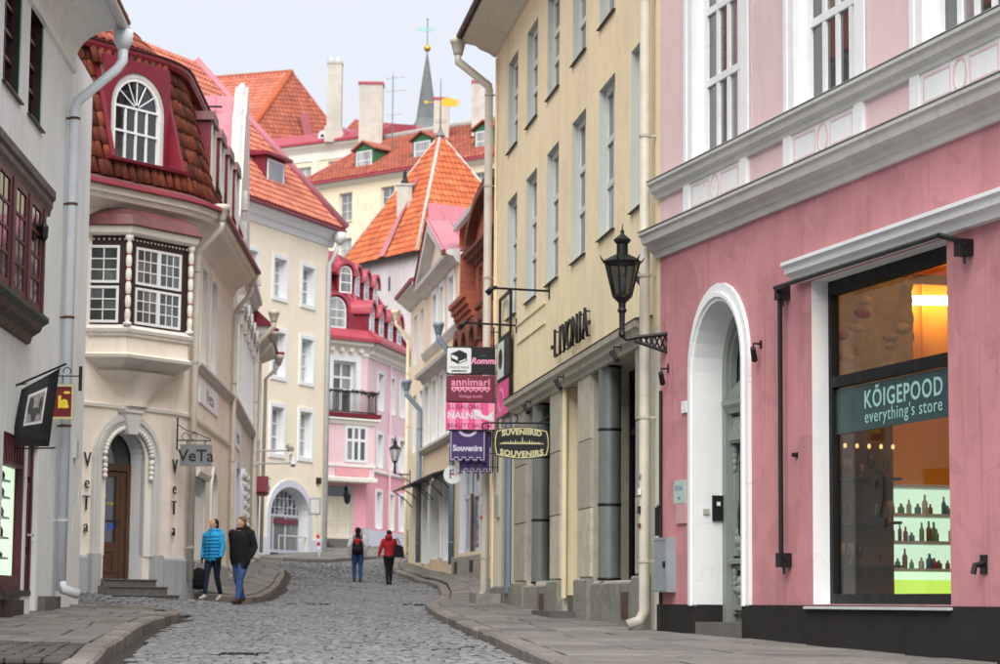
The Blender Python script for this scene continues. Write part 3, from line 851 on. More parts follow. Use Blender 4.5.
for s in (-1, 1):
    c = 2.165
    m = PK.mb()
    a, d = (c + s * .06, c + s * .60)
    a, d = min(a, d), max(a, d)
    m.ring([(a, 1.55), (d, 1.55), (d, 2.1), (a, 2.1)], [(a + .06, 1.61), (d - .06, 1.61), (d - .06, 2.04), (a + .06, 2.04)], n0 - .1, n0 - .055, True)
    m.box(a + .13, d - .13, n0 - .1, n0 - .05, 1.68, 1.97)
    m.ring([(a, 2.22), (d, 2.22), (d, 3.95), (a, 3.95)], [(a + .09, 2.3), (d - .09, 2.3), (d - .09, 3.86), (a + .09, 3.86)], n0 - .1, n0 - .04, True)
    m.sweep([(n0 - .1, 2.12), (n0 + .02, 2.12), (n0 + .03, 2.17), (n0 - .1, 2.2)], a - .02, d + .02)
    obj('door_panel', m, M['door_green'], dr)
    m = PK.mb(); m.box(a + .1, d - .1, n0 - .1, n0 - .09, 2.32, 3.4); obj('door_glass', m, M['pane_dark'], dr)
    # pediment, scroll corbels and urn in relief
    m = PK.mb()
    m.prism([(a + .02, 3.62), (d - .02, 3.62), (d - .02, 3.68), ((a + d) / 2, 3.9), (a + .02, 3.68)], n0 - .08, n0 + .03); obj('carved_pediment', m, M['door_green'], dr)
    m = PK.mb(); m.prism([(a + .07, 3.65), (d - .07, 3.65), ((a + d) / 2, 3.8)], n0 + .0, n0 + .05); obj('carved_pediment', m, M['door_green'], dr)
    for uu in (a + .08, d - .08):
        for grp in (((3.55, .06), (3.47, .05), (3.39, .045), (3.31, .04)), ((2.02, .05), (1.95, .045), (1.88, .04), (1.81, .035))):
            m = MB()
            for zz, rr in grp: m.ell(PK.T(uu, n0 - .04, zz), rr * .8, rr * .8, rr * 1.25, 8, 6)
            obj('scroll_corbel', m, M['door_green'], dr, smooth=True)
    for grp in (((2.3, .09), (2.40, .12), (2.50, .10), (2.58, .06)), ((1.90, .09), (1.80, .10), (1.71, .07))):
        m = MB()
        for zz, rr in grp: m.ell(PK.T((a + d) / 2, n0 - .07, zz), rr, rr * .7, rr * .8, 10, 6)
        obj('carved_urn', m, M['door_green'], dr, smooth=True)
m = PK.mb(); m.tube([(2.10, n0 - .02, 2.95), (2.10, n0 + .07, 2.9), (2.11, n0 + .09, 2.72), (2.13, n0 + .09, 2.5), (2.2, n0 + .07, 2.38), (2.32, n0 + .04, 2.34), (2.34, n0 - .02, 2.36)], .022, 8); obj('handle', m, M['iron'], dr, smooth=True)
# display window canopy, sill, frame
band(b, PK, 4.66, 9.9, [(.0, 5.235), (.10, 5.235), (.12, 5.30), (.19, 5.33), (.20, 5.40), (.24, 5.42), (.24, 5.46), (.0, 5.50)], M['white_trim'], name='window_hood')
m = PK.mb(); m.sweep([(-.2, 1.60), (.09, 1.575), (.09, 1.60), (-.2, 1.632)], 4.9, 8.42); obj('window_sill', m, M['zinc'], b)
m = PK.mb(); n1, n2 = -.29, -.2
m.box(SW[0], SW[0] + .09, n1, n2, 1.63, 5.22); m.box(SW[1] - .09, SW[1], n1, n2, 1.63, 5.22)
m.box(SW[0] + .09, SW[1] - .09, n1, n2, 1.63, 1.74); m.box(SW[0] + .09, SW[1] - .09, n1, n2, 5.06, 5.22); m.box(SW[0] + .09, SW[1] - .09, n1, n2 + .006, 4.02, 4.14)
dw = obj('display_window', m, M['black_frame'], b)
for z0, z1 in ((4.14, 5.06), (1.74, 4.02)):
    m = PK.mb(); m.box(SW[0] + .09, SW[1] - .09, n1 + .03, n1 + .042, z0, z1); obj('pane', m, M['shop_glass'], dw)
# printed band on the glass with the shop's name
m = PK.mb(); m.box(SW[0] + .12, SW[1] - .092, n1 + .046, n1 + .050, 3.50, 4.0); bd = obj('glass_band', m, M['sign_teal'], dw)
tT = lambda x, d, y: PK.T(x, n1 + .0535 + d, y)
text('lettering', 'KÕIGEPOOD', lambda x, d, y: tT(6.77 + x, d, 3.735 + y), .27, M['letter_teal'], bd, .001, spacing=1.12, fit=1.86, bold=.004)
text('lettering', "everything's store", lambda x, d, y: tT(6.77 + x, d, 3.575 + y), .20, M['letter_teal'], bd, .001, spacing=1.12, fit=1.84)
text('number_print', '2', lambda x, d, y: tT(6.18 + x, d - .005, 2.45 + y), .85, M['sign_black'], dw, .001, xs=.7, bold=.012)
# upper roof over the cornice, out of the picture's top edge
band(b, PK, -.2, 17, [(-.05, 12.3), (.35, 12.55), (.4, 12.7), (-.05, 12.75)], M['grey_trim'], name='eaves_cornice')
m = PK.mb(); m.sweep([(.45, 12.7), (.45, 12.78), (-4.5, 16.5), (-9, 12.78), (-9, 12.7)], -.2, 17); obj('roof', m, M['tile_red'], b)

# ------------------------------------------------------------------ inside the shop: real room, stone wall, lit cabinet
rm = thing('shop_interior', 'lit shop room behind the display window of the pink building', 'room', PK.T(6, -2, 1.5))
stone('rubble', (.62, .48, .27), .35, 4, bstr=.9); plaster('amber_wall', (.80, .31, .035), .08, .1); paint('dark_floor', (.05, .045, .04), .5)
plaster('shop_brick', (.13, .06, .032), .2, .2)
glow('tube_light', (1.0, .76, .40), 6.0); glow('dim_bulb', (1.0, .62, .25), .35); glow('bulb', (1.0, .70, .32), 13); glow('cabinet_light', (.78, .95, .76), .24); glow('price_strip', (.66, .95, .14), .26)
m = PK.mb(); m.quad((1.2, -.4, 1.5), (9.6, -.4, 1.5), (9.6, -5, 1.5), (1.2, -5, 1.5)); obj('room_floor', m, M['dark_floor'], rm, recalc=False)
m = PK.mb(); m.quad((1.2, -.4, 6.15), (9.6, -.4, 6.15), (9.6, -5, 6.15), (1.2, -5, 6.15)); obj('room_ceiling', m, M['amber_wall'], rm, recalc=False)
m = PK.mb(); m.quad((1.2, -5, 1.5), (9.6, -5, 1.5), (9.6, -5, 6.15), (1.2, -5, 6.15)); m.quad((9.6, -.4, 1.5), (9.6, -5, 1.5), (9.6, -5, 6.15), (9.6, -.4, 6.15))
m.quad((2.2, -.4, 1.5), (2.2, -5, 1.5), (2.2, -5, 6.15), (2.2, -.4, 6.15)); obj('room_wall', m, M['amber_wall'], rm, recalc=False)
# rubble partition, stones standing proud one by one
m = PK.mb(); m.box(3.9, 4.12, -1.60, -.38, 3.9, 6.1); rw = obj('stone_wall', m, M['rubble'], rm)
random.seed(11)
from mathutils import noise as mnoise
m = MB(); gi = []
for jz in range(61):
    row = []
    for jn in range(37):
        n_ = -.38 - 1.26 * jn / 36; z_ = 3.85 + 2.25 * jz / 60
        hgt = .05 * mnoise.noise((n_ * 5, z_ * 5, 1)) + .035 * mnoise.noise((n_ * 14, z_ * 14, 3)); ed = .05 * mnoise.noise((z_ * 6, 2, 0)) if jn == 36 else 0
        q = PK.T(4.16 + hgt, n_ + ed, z_); row.append(m.W(q))
    gi.append(row)
for a, c in zip(gi, gi[1:]):
    for k in range(36): m.F(a[k], a[k + 1], c[k + 1], c[k])
obj('rough_face', m, M['rubble'], rw, recalc=False, smooth=True)
for k in range(26):
    n_ = -.5 - random.random() * 1.1; z_ = 4.1 + random.random() * 1.6; s_ = PK.mb(); w = random.uniform(.06, .13); h_ = random.uniform(.04, .08)
    s_.ell(PK.T(4.13, n_, z_), w * .9, w * .9, h_ * 1.1, 9, 6); obj('wall_stone', s_, M['rubble' if k % 3 else 'brick'], rw)
m = PK.mb(); m.box(3.95, 4.13, -1.38, -.38, 1.5, 3.9); obj('brick_lining', m, M['shop_brick'], rm)
m = PK.mb(); m.tube([(2.45, -2.35, 5.42), (2.45, -3.6, 5.46)], .06, 8); obj('fluorescent_tube', m, M['tube_light'], rm)
for uu in (6.2, 8.2):
    s = MB(); s.ell(PK.T(uu, -1.5, 5.85), .13, .13, .13, 12, 8); obj('fill_globe', s, M['bulb'], rm, smooth=True)  # glowing globes added out of view above the window head to brighten the stone wall
m = PK.mb(); m.box(2.22, 2.3, -3.9, -1.7, 4.62, 4.68); m.box(2.22, 2.28, -3.9, -1.7, 5.66, 5.78); obj('wall_rail', m, M['wood_door'], rm)
for k in range(4):
    m = PK.mb(); m.box(2.22, 2.26, -2.3 - .42 * k, -2.27 - .42 * k, 4.68, 5.66); obj('wall_batten', m, M['amber_wall'], rm)
# lit cabinet with shelves and bottles
m = PK.mb(); m.box(3.4, 3.46, -3.0, -1.25, 1.7, 3.02); cb = obj('display_cabinet', m, M['cabinet_light'], rm)
for z in (1.72, 2.02, 2.34, 2.66, 3.0):
    m = PK.mb(); m.box(3.46, 3.95, -3.0, -1.25, z, z + .035); obj('cabinet_shelf', m, M['sign_white'], cb)
m = PK.mb(); m.box(3.96, 3.98, -3.0, -1.25, 1.76, 1.92); obj('price_strip', m, M['price_strip'], cb)
m = PK.mb(); m.box(3.46, 3.97, -1.29, -1.25, 1.7, 3.02); obj('cabinet_side', m, M['sign_white'], cb)
bc = [(.35, .18, .08), (.15, .32, .45), (.75, .68, .60), (.25, .45, .20), (.50, .12, .15)]
for k, c in enumerate(bc): paint('bottle%d' % k, c, .15, .1)
for zi, z in enumerate((2.055, 2.375, 2.695)):
    for k in range(12):
        h = random.uniform(.09, .25); p = PK.T(3.80 + random.uniform(-.1, .1), -1.38 - .095 * k, z); s = MB()
        w = random.uniform(.022, .042); s.lathe([(w, 0), (w * 1.04, h * .6), (w * .4, h * .75), (w * .4, h)], p, 8); o = obj('bottle', s, M['bottle%d' % random.randrange(5)], o=p, smooth=True, label='small bottle on a shelf of the lit cabinet in the shop', cat='bottle', group='bottles in the lit shop cabinet')
# wine glasses hanging rack with bulbs
m = PK.mb()
for z in (2.05, 2.55, 3.05): m.box(4.14, 4.42, -1.35, -.45, z, z + .03)
rk = obj('glass_rack', m, M['brown_dark'], rm)
for z in (2.08, 2.58, 3.08):
    for k in range(7):
        if random.random() < .2: continue
        p = PK.T(4.28 + random.uniform(-.08, .08), -.52 - .12 * k + random.uniform(-.03, .03), z); s = MB(); q = random.uniform(.6, 1.15); s.lathe([(.03, 0), (.006, .01), (.006, .09 * q), (.035 * q, .12 * q), (.045 * q, .18 * q), (.036 * q, .24 * q), (.034 * q, .24 * q), (.042 * q, .18 * q), (.0335 * q, .125 * q)], p, 8)
        obj('drinking_glass', s, M[random.choice(('bottle0', 'brown_dark', 'photo_grey', 'pane_dark'))], o=p, smooth=True, label='stemmed glass standing on the rack behind the shop window', cat='glass', group='glasses on the shop rack')
for k in range(6):
    p = PK.T(4.3, -.55 - .15 * k, 3.44); s = MB(); s.ell(p, .022, .022, .03, 8, 5); obj('rack_bulb', s, M['dim_bulb'], rk, smooth=True)
p = PK.T(5.5, -1.6, 3.42); s = MB(); s.ell(p, .045, .045, .05, 10, 6); o = obj('spot_bulb', s, M['bulb'], rm, smooth=True)
# pot plant on the window ledge
pl = thing('pot_plant', 'bushy green pot plant on the inner ledge of the shop window', 'plant', PK.T(7.75, -.6, 1.5))
paint('leaf', (.08, .15, .05), .6, .3)
m = MB(); m.lathe([(.08, 0), (.11, .22), (.10, .22)], PK.T(7.75, -.6, 1.5), 10); obj('pot', m, M['step_stone'], pl)
m = MB(); c = PK.T(7.75, -.6, 1.92)
for k in range(90):
    d = Vector((random.gauss(0, 1), random.gauss(0, 1), random.gauss(0, .9))).normalized(); p = c + Vector((d.x * .15, d.y * .15, d.z * .2)) * random.uniform(.4, 1)
    x = d.orthogonal().normalized() * .03; y = d.cross(x).normalized() * .045
    m.F(*[m.W(q) for q in (p - x, p + y, p + x, p - y)])
obj('foliage', m, M['leaf'], pl, recalc=False)
m = PK.mb(); m.box(SW[0], SW[1], -.95, -.36, 1.44, 1.5); obj('window_ledge', m, M['door_green'], rm)

# ------------------------------------------------------------------ fittings on the pink facade
m = PK.mb(); m.tube([(4.31, .1, 2.2), (4.31, .1, 5.17)], .028, 8); m.tube([(4.31, .10, 5.17), (4.55, .26, 5.19), (8.74, .30, 5.17)], .026, 8); m.tube([(8.74, .30, 5.17), (8.80, .12, 5.12), (8.80, .10, 4.98)], .03, 8)
rod = obj('awning_rail', m, M['iron'], o=PK.T(4.31, .05, 2.1), label='black iron awning rail running down and across beside the shop window', cat='rail')
for u, z in ((4.31, 5.17), (4.31, 2.12), (8.80, 5.05)):
    s = PK.mb(); s.box(u - .07, u + .07, .0, .14, z - .08, z + .08); s.tube([(u - .1, .1, z + .02), (u + .1, .1, z + .02)], .022, 6); s.tube([(u + .03, .08, z - .16), (u + .03, .08, z)], .016, 6); obj('bracket', s, M['iron'], rod)
def spot(path, u, z, label, n=.0):
    r = thing('wall_spotlight', label, 'spotlight', path.T(u, n, z), 'small black spotlights on the facades')
    m = path.mb(); m.tube([(u, n, z + .11), (u, n + .10, z + .11), (u, n + .10, z + .03)], .013, 6); m.box(u - .03, u + .03, n, n + .012, z + .06, z + .15); obj('bracket', m, M['iron'], r)
    m = path.mb(); m.tube([(u + .06, n + .13, z + .05), (u - .06, n + .06, z - .08)], [.034, .038], 10); obj('lamp_head', m, M['iron'], r)
    return r
spot(PK, .32, 4.56, 'black spotlight on the pink wall beside the downpipe')
spot(PK, 3.50, 4.56, 'black spotlight on the pink wall right of the arched door')
def plate(path, name, label, cat, u, z, w, h, mat, t=.03, n=0.0, screws=True):
    m = path.mb(); m.box(u - w / 2, u + w / 2, n, n + t, z - h / 2, z + h / 2)
    o = obj(name, m, mat, o=path.T(u, n, z - h / 2), label=label, cat=cat)
    if screws:
        s = path.mb()
        for a in (-1, 1):
            for c in (-1, 1): s.box(u + a * (w / 2 - .03) - .008, u + a * (w / 2 - .03) + .008, n + t, n + t + .006, z + c * (h / 2 - .03) - .008, z + c * (h / 2 - .03) + .008)
        obj('screw', s, M['pipe_grey'], o)
    return o
o = plate(PK, 'door_plaque', 'pale green plaque with blue writing by the arched door', 'plaque', .80, 3.04, .40, .30, M['plaque_green'])
text('lettering', 'REVAL', lambda x, d, y: PK.T(.80 + x, .032 + d, 3.06 + y), .10, M['sign_blue_text'], o, .001)
text('lettering', 'spa', lambda x, d, y: PK.T(.80 + x, .032 + d, 2.95 + y), .07, M['sign_blue_text'], o, .001)
plate(PK, 'meter_plate', 'small pink painted plate under the green plaque', 'plate', .84, 2.77, .34, .26, M['pink_box'])
plate(PK, 'number_plate', 'small white house number plate on the pink wall', 'plate', .95, 4.12, .16, .15, M['white_trim'])
eb = plate(PK, 'meter_cabinet', 'grey metal meter cabinet on the pink wall above the plinth', 'cabinet', .36, 2.12, .50, .70, M['box_grey'], .13)
m = PK.mb(); m.ring([(.13, 1.79), (.59, 1.79), (.59, 2.45), (.13, 2.45)], [(.145, 1.805), (.575, 1.805), (.575, 2.435), (.145, 2.435)], .128, .136, True); obj('cabinet_door', m, M['box_grey'], eb)
m = PK.mb(); m.box(.53, .56, .13, .16, 2.08, 2.16); obj('lock', m, M['iron'], eb)
m = PK.mb(); m.tube([(.10, .03, 1.3), (.10, .03, 4.4)], .022, 6); m.tube([(.10, .03, 2.9), (.10, .08, 2.86), (.10, .08, 2.5)], .03, 6); obj('cable_conduit', m, M['iron'], b)
# intercom on the portal's reveal
m = PK.mb(); m.box(1.365, 1.40, -.345, -.20, 2.66, 2.98); o = obj('intercom', m, M['iron'], o=PK.T(1.38, -.27, 2.66), label='black intercom on the white door reveal', cat='intercom')
m = PK.mb(); m.box(1.40, 1.404, -.30, -.25, 2.85, 2.90); obj('screen', m, M['sign_white'], o)
m = PK.mb(); m.box(1.365, 1.385, -.16, -.08, 2.74, 2.81); obj('name_plate', m, M['pipe_grey'], o=PK.T(1.37, -.12, 2.74), label='small grey metal name plate beside the intercom', cat='plate')
m = PK.mb(); m.tube([(9.0, 0, 2.02), (9.0, .1, 2.0), (9.0, .12, 1.92)], .03, 7); m.box(8.94, 9.06, 0, .02, 1.92, 2.1); obj('wall_hook', m, M['iron'], o=PK.T(9, 0, 1.95), label='rusty black hook on the pink wall right of the shop window', cat='hook')
m = PK.mb(); m.tube([(4.55, 0, 3.3), (4.55, .06, 3.3)], .025, 6); m.box(4.52, 4.58, 0, .01, 3.27, 3.33); obj('wall_peg', m, M['iron'], o=PK.T(4.55, 0, 3.3), label='tiny black peg on the pink wall beside the awning rail', cat='peg')
# ------------------------------------------------------------------ yellow building with steel columned shopfront
YP = Path([(2.118, 31.0), (2.118 - .13247 * 17, 31.0 + .99119 * 17)], -1)
T = YP.T
b = thing('yellow_building', 'tall yellow building with deep grey window reveals above a stone shopfront', 'building', (1.5, 36, 1.2))
wc = [1.40, 4.03, 6.57, 9.30, 11.80, 14.36]
OPS = [(c - .67, c + .67, 7.13, 9.45, 0, .34) for c in wc] + [(c - .67, c + .67, 10.43, 12.23, 0, .34) for c in wc]
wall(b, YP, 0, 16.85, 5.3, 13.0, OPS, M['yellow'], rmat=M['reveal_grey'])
for u0, u1, z0, z1, _, dep in OPS:
    window(b, YP, u0, u1, z0, z1, .10, M['grey_frame'], M['pane_side'], vb=(.5,), hb=(.34, .66), fw=.11, bw=.10, thick=.07, each=True)
    m = YP.mb(); m.sweep([(-.34, z0 - .0), (.05, z0 - .035), (.05, z0 - .02), (-.34, z0 + .012)], u0 - .03, u1 + .03); obj('window_sill', m, M['iron'], b)
# ground floor: openings with columns
A_, B_, C_, D_ = (1.5, 5.08, 1.95, 5.16, 0, .62), (6.27, 7.84, 1.4, 5.16, 0, .55), (9.11, 12.04, 2.0, 5.16, 0, .62), (14.55, 15.55, 1.75, 4.6, 0, .3)
wall(b, YP, 0, 16.85, .8, 5.3, [A_, B_, C_, D_], M['yellow_pale'], name='shopfront_wall', rmat=M['facade_stone'])
for u0, u1, z0, z1 in ((1.5, 5.08, 1.95, 5.16), (9.11, 12.04, 2.0, 5.16)):
    window(b, YP, u0, u1, z0, z1, .55, M['black_frame'], M['pane_shop'], vb=(.33, .66), hb=(.72,), fw=.1, bw=.09, name='shopfront_window', each=True)
m = YP.mb(); m.box(7.3, 7.84, -.54, -.50, 1.4, 5.15); m.box(6.27, 6.5, -.54, -.50, 1.4, 5.15); m.box(6.5, 7.3, -.55, -.53, 3.95, 5.15)
dr = obj('door', m, M['wood_door'], b)
m = YP.mb(); m.box(6.5, 7.3, -.60, -.54, 1.72, 3.95); obj('door_leaf', m, M['wood_door'], dr)
m = YP.mb(); m.box(6.62, 7.18, -.54, -.53, 2.3, 3.8); obj('door_glass', m, M['pane_dark'], dr)
m = YP.mb(); m.box(6.29, 7.82, -.5, -.06, 1.38, 1.72); obj('step', m, M['step_stone'], b)
m = YP.mb(); m.box(6.1, 8.05, .11, .50, 1.2, 1.50); obj('step', m, M['step_stone'], b)
# yellow jamb mouldings at the doorway
for u in (7.86, 7.98): 
    m = YP.mb(); m.tube([(u - .1, .0, 1.7), (u - .1, .0, 5.15)], .035, 8); obj('jamb_moulding', m, M['yellow'], b)
m = YP.mb(); m.box(7.80, 7.838, -.5, -.002, 1.75, 5.15); obj('jamb_lining', m, M['yellow'], b)
# stone pilasters built of blocks
for u0, u1, n1 in ((.62, 1.48, .05), (5.10, 6.25, .05), (8.05, 9.09, .05), (12.06, 13.45, .05)):
    blocks(b, YP, u0, u1, .002, n1, 2.02, 5.18, .98, M['facade_stone'])
    blocks(b, YP, u0 - .04, u1 + .04, .002, n1 + .05, 1.0, 2.0, 1.0, M['plinth_stone'], 'plinth_block', .03)
for u0, u1 in ((1.54, 2.6), (2.62, 5.02), (9.17, 10.4), (10.42, 12.0)):
    blocks(b, YP, u0, u1, .002, .06, 1.0, 1.93, 1.0, M['plinth_stone'], 'plinth_block', .03)
blocks(b, YP, 13.5, 16.8, .002, .06, 1.2, 1.95, 1.0, M['plinth_stone'], 'plinth_block', .03)
# cellar vents
for u in (1.9, 9.6):
    m = YP.mb(); m.box(u, u + .5, .06, .075, 1.42, 1.78); obj('cellar_vent', m, M['wood_door'], b)
# steel cylinders in front of the windows
for u, r in ((4.25, .168), (11.05, .160)):
    m = MB(); p = YP.T(u, -.10 if r > .15 else -.36, 0)
    zs = [1.98, 3.08, 4.2, 5.14]
    for z0, z1 in zip(zs, zs[1:]): m.lathe([(r, z0 + .012), (r, z1 - .012)], p, 40, False)
    c = obj('steel_column', m, M['steel'], b, smooth=False)
    for pl in c.data.polygons: pl.use_smooth = len(pl.vertices) == 4
    for z in zs:
        m = MB(); m.lathe([(r + .008, z - .02), (r + .012, z), (r + .008, z + .02)], p, 32); obj('column_ring', m, M['iron'], c)
# shopfront cornice
band(b, YP, .55, 13.6, [(.0, 5.12), (.08, 5.12), (.10, 5.18), (.16, 5.22), (.18, 5.30), (.23, 5.33), (.24, 5.42), (.0, 5.46)], M['facade_stone'], name='shopfront_cornice')
m = YP.mb(); m.sweep([(.0, 5.463), (.25, 5.422), (.252, 5.432), (.0, 5.48)], .5, 13.65); obj('cornice_flashing', m, M['iron'], b)
# straight plaster lines under the first windows
for z, ua, ub in ((6.82, 10.0, 13.5), (6.47, 10.0, 13.5)):
    m = YP.mb(); m.box(ua, ub, .001, .025, z, z + .04); obj('plaster_fillet', m, M['yellow'], b)
# eaves
band(b, YP, -.05, 17.0, [(.0, 12.82), (.06, 12.84), (.14, 12.90), (.34, 12.98), (.42, 13.05), (.64, 13.09), (.72, 13.12), (.72, 13.20), (.0, 13.26)], M['yellow_pale'], name='eaves_cornice')
m = YP.mb(); m.sweep([(.78, 13.22), (.78, 13.27), (-4.6, 17.2), (-9, 13.3), (-9, 13.28), (0, 13.28)], -.05, 17.15); obj('roof', m, M['maroon_dark'], b)
m = YP.mb(); m.tube([(-.05, .80, 13.2), (17.2, .80, 13.2)], .055, 8); obj('gutter', m, M['maroon_dark'], b, smooth=True)
shell(b, YP, 0, 16.85, .8, 13.1, 9, M['yellow'])
# pipes
downpipe(b, YP, .30, 1.28, 12.0, M['pipe_cream'], .072, .15, off=.5)
downpipe(b, YP, 16.95, 1.62, 12.15, M['pipe_cream'], .085, .14, off=.65)
for uu, zz, ww, hh, mt in ((.30, 3.05, .07, .08, 'sign_white'), (.30, 2.80, .05, .10, 'sign_black'), (.30, 2.62, .06, .05, 'wood_door'), (.30, 3.28, .06, .05, 'photo_grey'), (16.95, 3.6, .06, .16, 'sign_white'), (16.95, 3.3, .06, .06, 'red_mark')):
    m = YP.mb(); m.box(uu - ww, uu + ww * .4, .16 + .05, .16 + .083, zz, zz + hh); obj('sticker', m, M[mt], b)
m = YP.mb(); m.tube([(16.55, .04, 1.9), (16.55, .04, 12.7)], .025, 6); m.tube([(16.4, .03, 5.5), (16.4, .03, 9.5)], .015, 6); obj('cable_conduit', m, M['yellow'], b)
m = YP.mb(); m.box(14.1, 14.5, .02, .09, 1.8, 5.1); obj('blue_strip', m, M['pipe_blue'], b)
window(b, YP, 14.55, 15.55, 1.75, 4.6, .25, M['wood_door'], M['pane_dark'], vb=(.5,), hb=(.3,), name='side_door')
m = YP.mb(); m.box(15.0, 16.2, .07, .55, 1.4, 1.8); obj('step', m, M['plinth_stone'], b)
m = YP.mb(); m.box(15.75, 16.2, .001, .04, 3.3, 3.75); obj('notice_board', m, M['pipe_grey'], b)
# lettering of the raised name
sg = thing('facade_lettering', 'thin dark metal letters reading LIVONIA on the yellow wall', 'lettering', YP.T(6.8, 0, 5.6))
for ch, u in zip('LIVONIA', (8.35, 7.88, 7.45, 6.92, 6.40, 5.90, 5.45)):
    text('letter', ch, lambda x, d, y, u=u: YP.T(u - x, .08 + d, 5.70 + y), .72, M['iron'], sg, .02, xs=1.0, bold=-.010)
for u in (8.72, 5.08):
    m = YP.mb(); m.box(u - .05, u + .05, .06, .10, 5.88, 5.94); obj('dot', m, M['iron'], sg)
for u in (8.35, 7.88, 7.45, 6.92, 6.40, 5.90, 5.45):
    for z in (5.74, 6.12):
        m = YP.mb(); m.box(u - .012, u + .012, 0, .07, z, z + .024); obj('pin', m, M['iron'], sg)
spot(YP, .95, 6.0, 'black spotlight on the yellow wall behind the street lantern')
spot(YP, 6.1, 5.05, 'black spotlight under the stone cornice above the doorway', .30)
spot(YP, 1.2, 5.0, 'black spotlight under the stone cornice next to the thick downpipe', .30)
spot(YP, 9.6, 4.95, 'black spotlight under the stone cornice above the souvenir sign', .30)
# arm lamps reaching over the street signs
def arm_lamp(u, z, ln, label):
    r = thing('sign_lamp', label, 'lamp', YP.T(u, 0, z), 'lamps on long arms above the signs')
    m = YP.mb(); m.tube([(u, 0, z), (u, ln, z + .03)], .02, 6); m.box(u - .03, u + .03, 0, .02, z - .14, z + .14); obj('arm', m, M['iron'], r)
    m = YP.mb(); m.tube([(u, ln - .08, z + .04), (u, ln, z + .03), (u, ln + .09, z - .07)], [.03, .045, .055], 8); obj('lamp_head', m, M['iron'], r, smooth=True)
arm_lamp(9.55, 6.98, 1.0, 'black lamp on a long arm above the plaster lines of the yellow wall')
arm_lamp(13.6, 6.85, 1.0, 'black lamp on a long arm over the stacked shop signs')

# ------------------------------------------------------------------ street lantern on the wall bracket
LX, LY = 1.60, 31.0 - .25
lt = thing('street_lantern', 'black six-sided street lantern on a scrolled wall bracket between pink and yellow houses', 'lantern', (2.25, 30.75, 5.2))
def hexring(r, z, k=6, a=.26): return [(LX + r * math.cos(a + 2 * math.pi * i / k), LY + r * math.sin(a + 2 * math.pi * i / k), z) for i in range(k)]
m = MB()
m.lathe([(.02, 5.08), (.05, 5.12), (.035, 5.18), (.04, 5.40), (.065, 5.44), (.045, 5.48), (.05, 5.54), (.09, 5.58), (.125, 5.61), (.125, 5.63)], (LX, LY, 0), 10)
lo, hi = hexring(.125, 5.63), hexring(.235, 6.07)
for i in range(6): m.tube([lo[i], hi[i]], .014, 6)
for rr, z in ((.127, 5.635), (.237, 6.07)):
    q = hexring(rr, z); m.tube(q + [q[0]], .015, 6)
fr = obj('lantern_frame', m, M['iron'], lt)
for i in range(6):
    m = MB(); j = (i + 1) % 6; a, d, c, e = [Vector(x) for x in (lo[i], lo[j], hi[j], hi[i])]
    m.F(*[m.W(x) for x in (a, d, c, e)]); obj('pane', m, M['lamp_glass'], fr, recalc=False)
m = MB(); m.lathe([(.255, 6.07), (.262, 6.085), (.20, 6.13), (.10, 6.18), (.075, 6.19), (.075, 6.32), (.105, 6.35), (.115, 6.38), (.07, 6.42), (.04, 6.44), (.022, 6.47), (.03, 6.49), (.009, 6.52), (.003, 6.60)], (LX, LY, 0), 12)
for i in range(6):
    q = Vector(hi[i]); d = (q - Vector((LX, LY, 6.07))).normalized(); m.tube([q, q + d * .045 + Vector((0, 0, .035)), q + d * .075 + Vector((0, 0, .09))], [.015, .012, .004], 6)
obj('lantern_roof', m, M['iron'], lt)
m = MB(); m.lathe([(.02, 5.65), (.04, 5.70), (.055, 5.80), (.04, 5.88), (.015, 5.92)], (LX, LY, 0), 8); obj('bulb', m, M['sign_white'], lt, smooth=True)
m = MB(); wx = 2.24
m.tube([(LX, LY, 5.12), (LX + .05, LY, 5.06), (LX + .2, LY, 5.09), (wx, LY, 5.14)], .028, 8); m.tube([(LX + .16, LY, 5.04), (wx, LY, 4.88)], .022, 8)
n = 6
for i in range(n):
    xa, xb = LX + .22 + (wx - LX - .22) * i / n, LX + .22 + (wx - LX - .22) * (i + 1) / n
    za, zb = (5.03 - (xa - LX - .16) * .27), (5.03 - (xb - LX - .16) * .27)
    m.tube([(xa, LY, za), (xb, LY, 5.12)], .012, 5); m.tube([(xb, LY, zb), (xa, LY, 5.10)], .012, 5)
obj('bracket_arm', m, M['iron'], lt)
m = MB(); m.box(wx - .02, wx + .03, LY - .10, LY + .10, 4.72, 5.3); m.box(wx - .05, wx - .0, LY - .07, LY + .07, 4.66, 4.74); obj('wall_plate', m, M['iron'], lt)
# ------------------------------------------------------------------ white house with maroon bay
WP = Path([(-7.414, 42.0), (-7.414 + .04104 * 26, 42.0 - .99916 * 26)], -1)
b = thing('white_house', 'white plastered house with maroon bay window, shop and overhanging eaves', 'building', (-7.6, 38, 1.3))
OPS = [(5.82, 7.14, 8.9, 10.66, 0, .16), (7.92, 9.42, 8.9, 10.66, 0, .16), (10.4, 11.8, 8.9, 10.66, 0, .16), (4.98, 6.1, 1.4, 4.0, 0, .22), (6.3, 8.35, 1.72, 4.0, 0, .14), (9.4, 12, 1.72, 4.0, 0, .14)]
wall(b, WP, 0, 26, .6, 10.95, OPS, M['white_wall'])
shell(b, WP, 0, 26, .6, 10.95, 9, M['white_wall'])
for u0, u1, z0, z1, _, dep in OPS[:3]:
    w = window(b, WP, u0, u1, z0, z1, .10, M['maroon'], M['pane_shop'], vb=(.5,), hb=(.25, .5, .75), fw=.10, bw=.05, each=True, sill=.06, sillmat=M['brown_dark'])
    m = WP.mb(); m.box(u0 - .005, u0 + .07, -.10, -.02, z0, z1); obj('green_jamb', m, M['green_dark'], w)
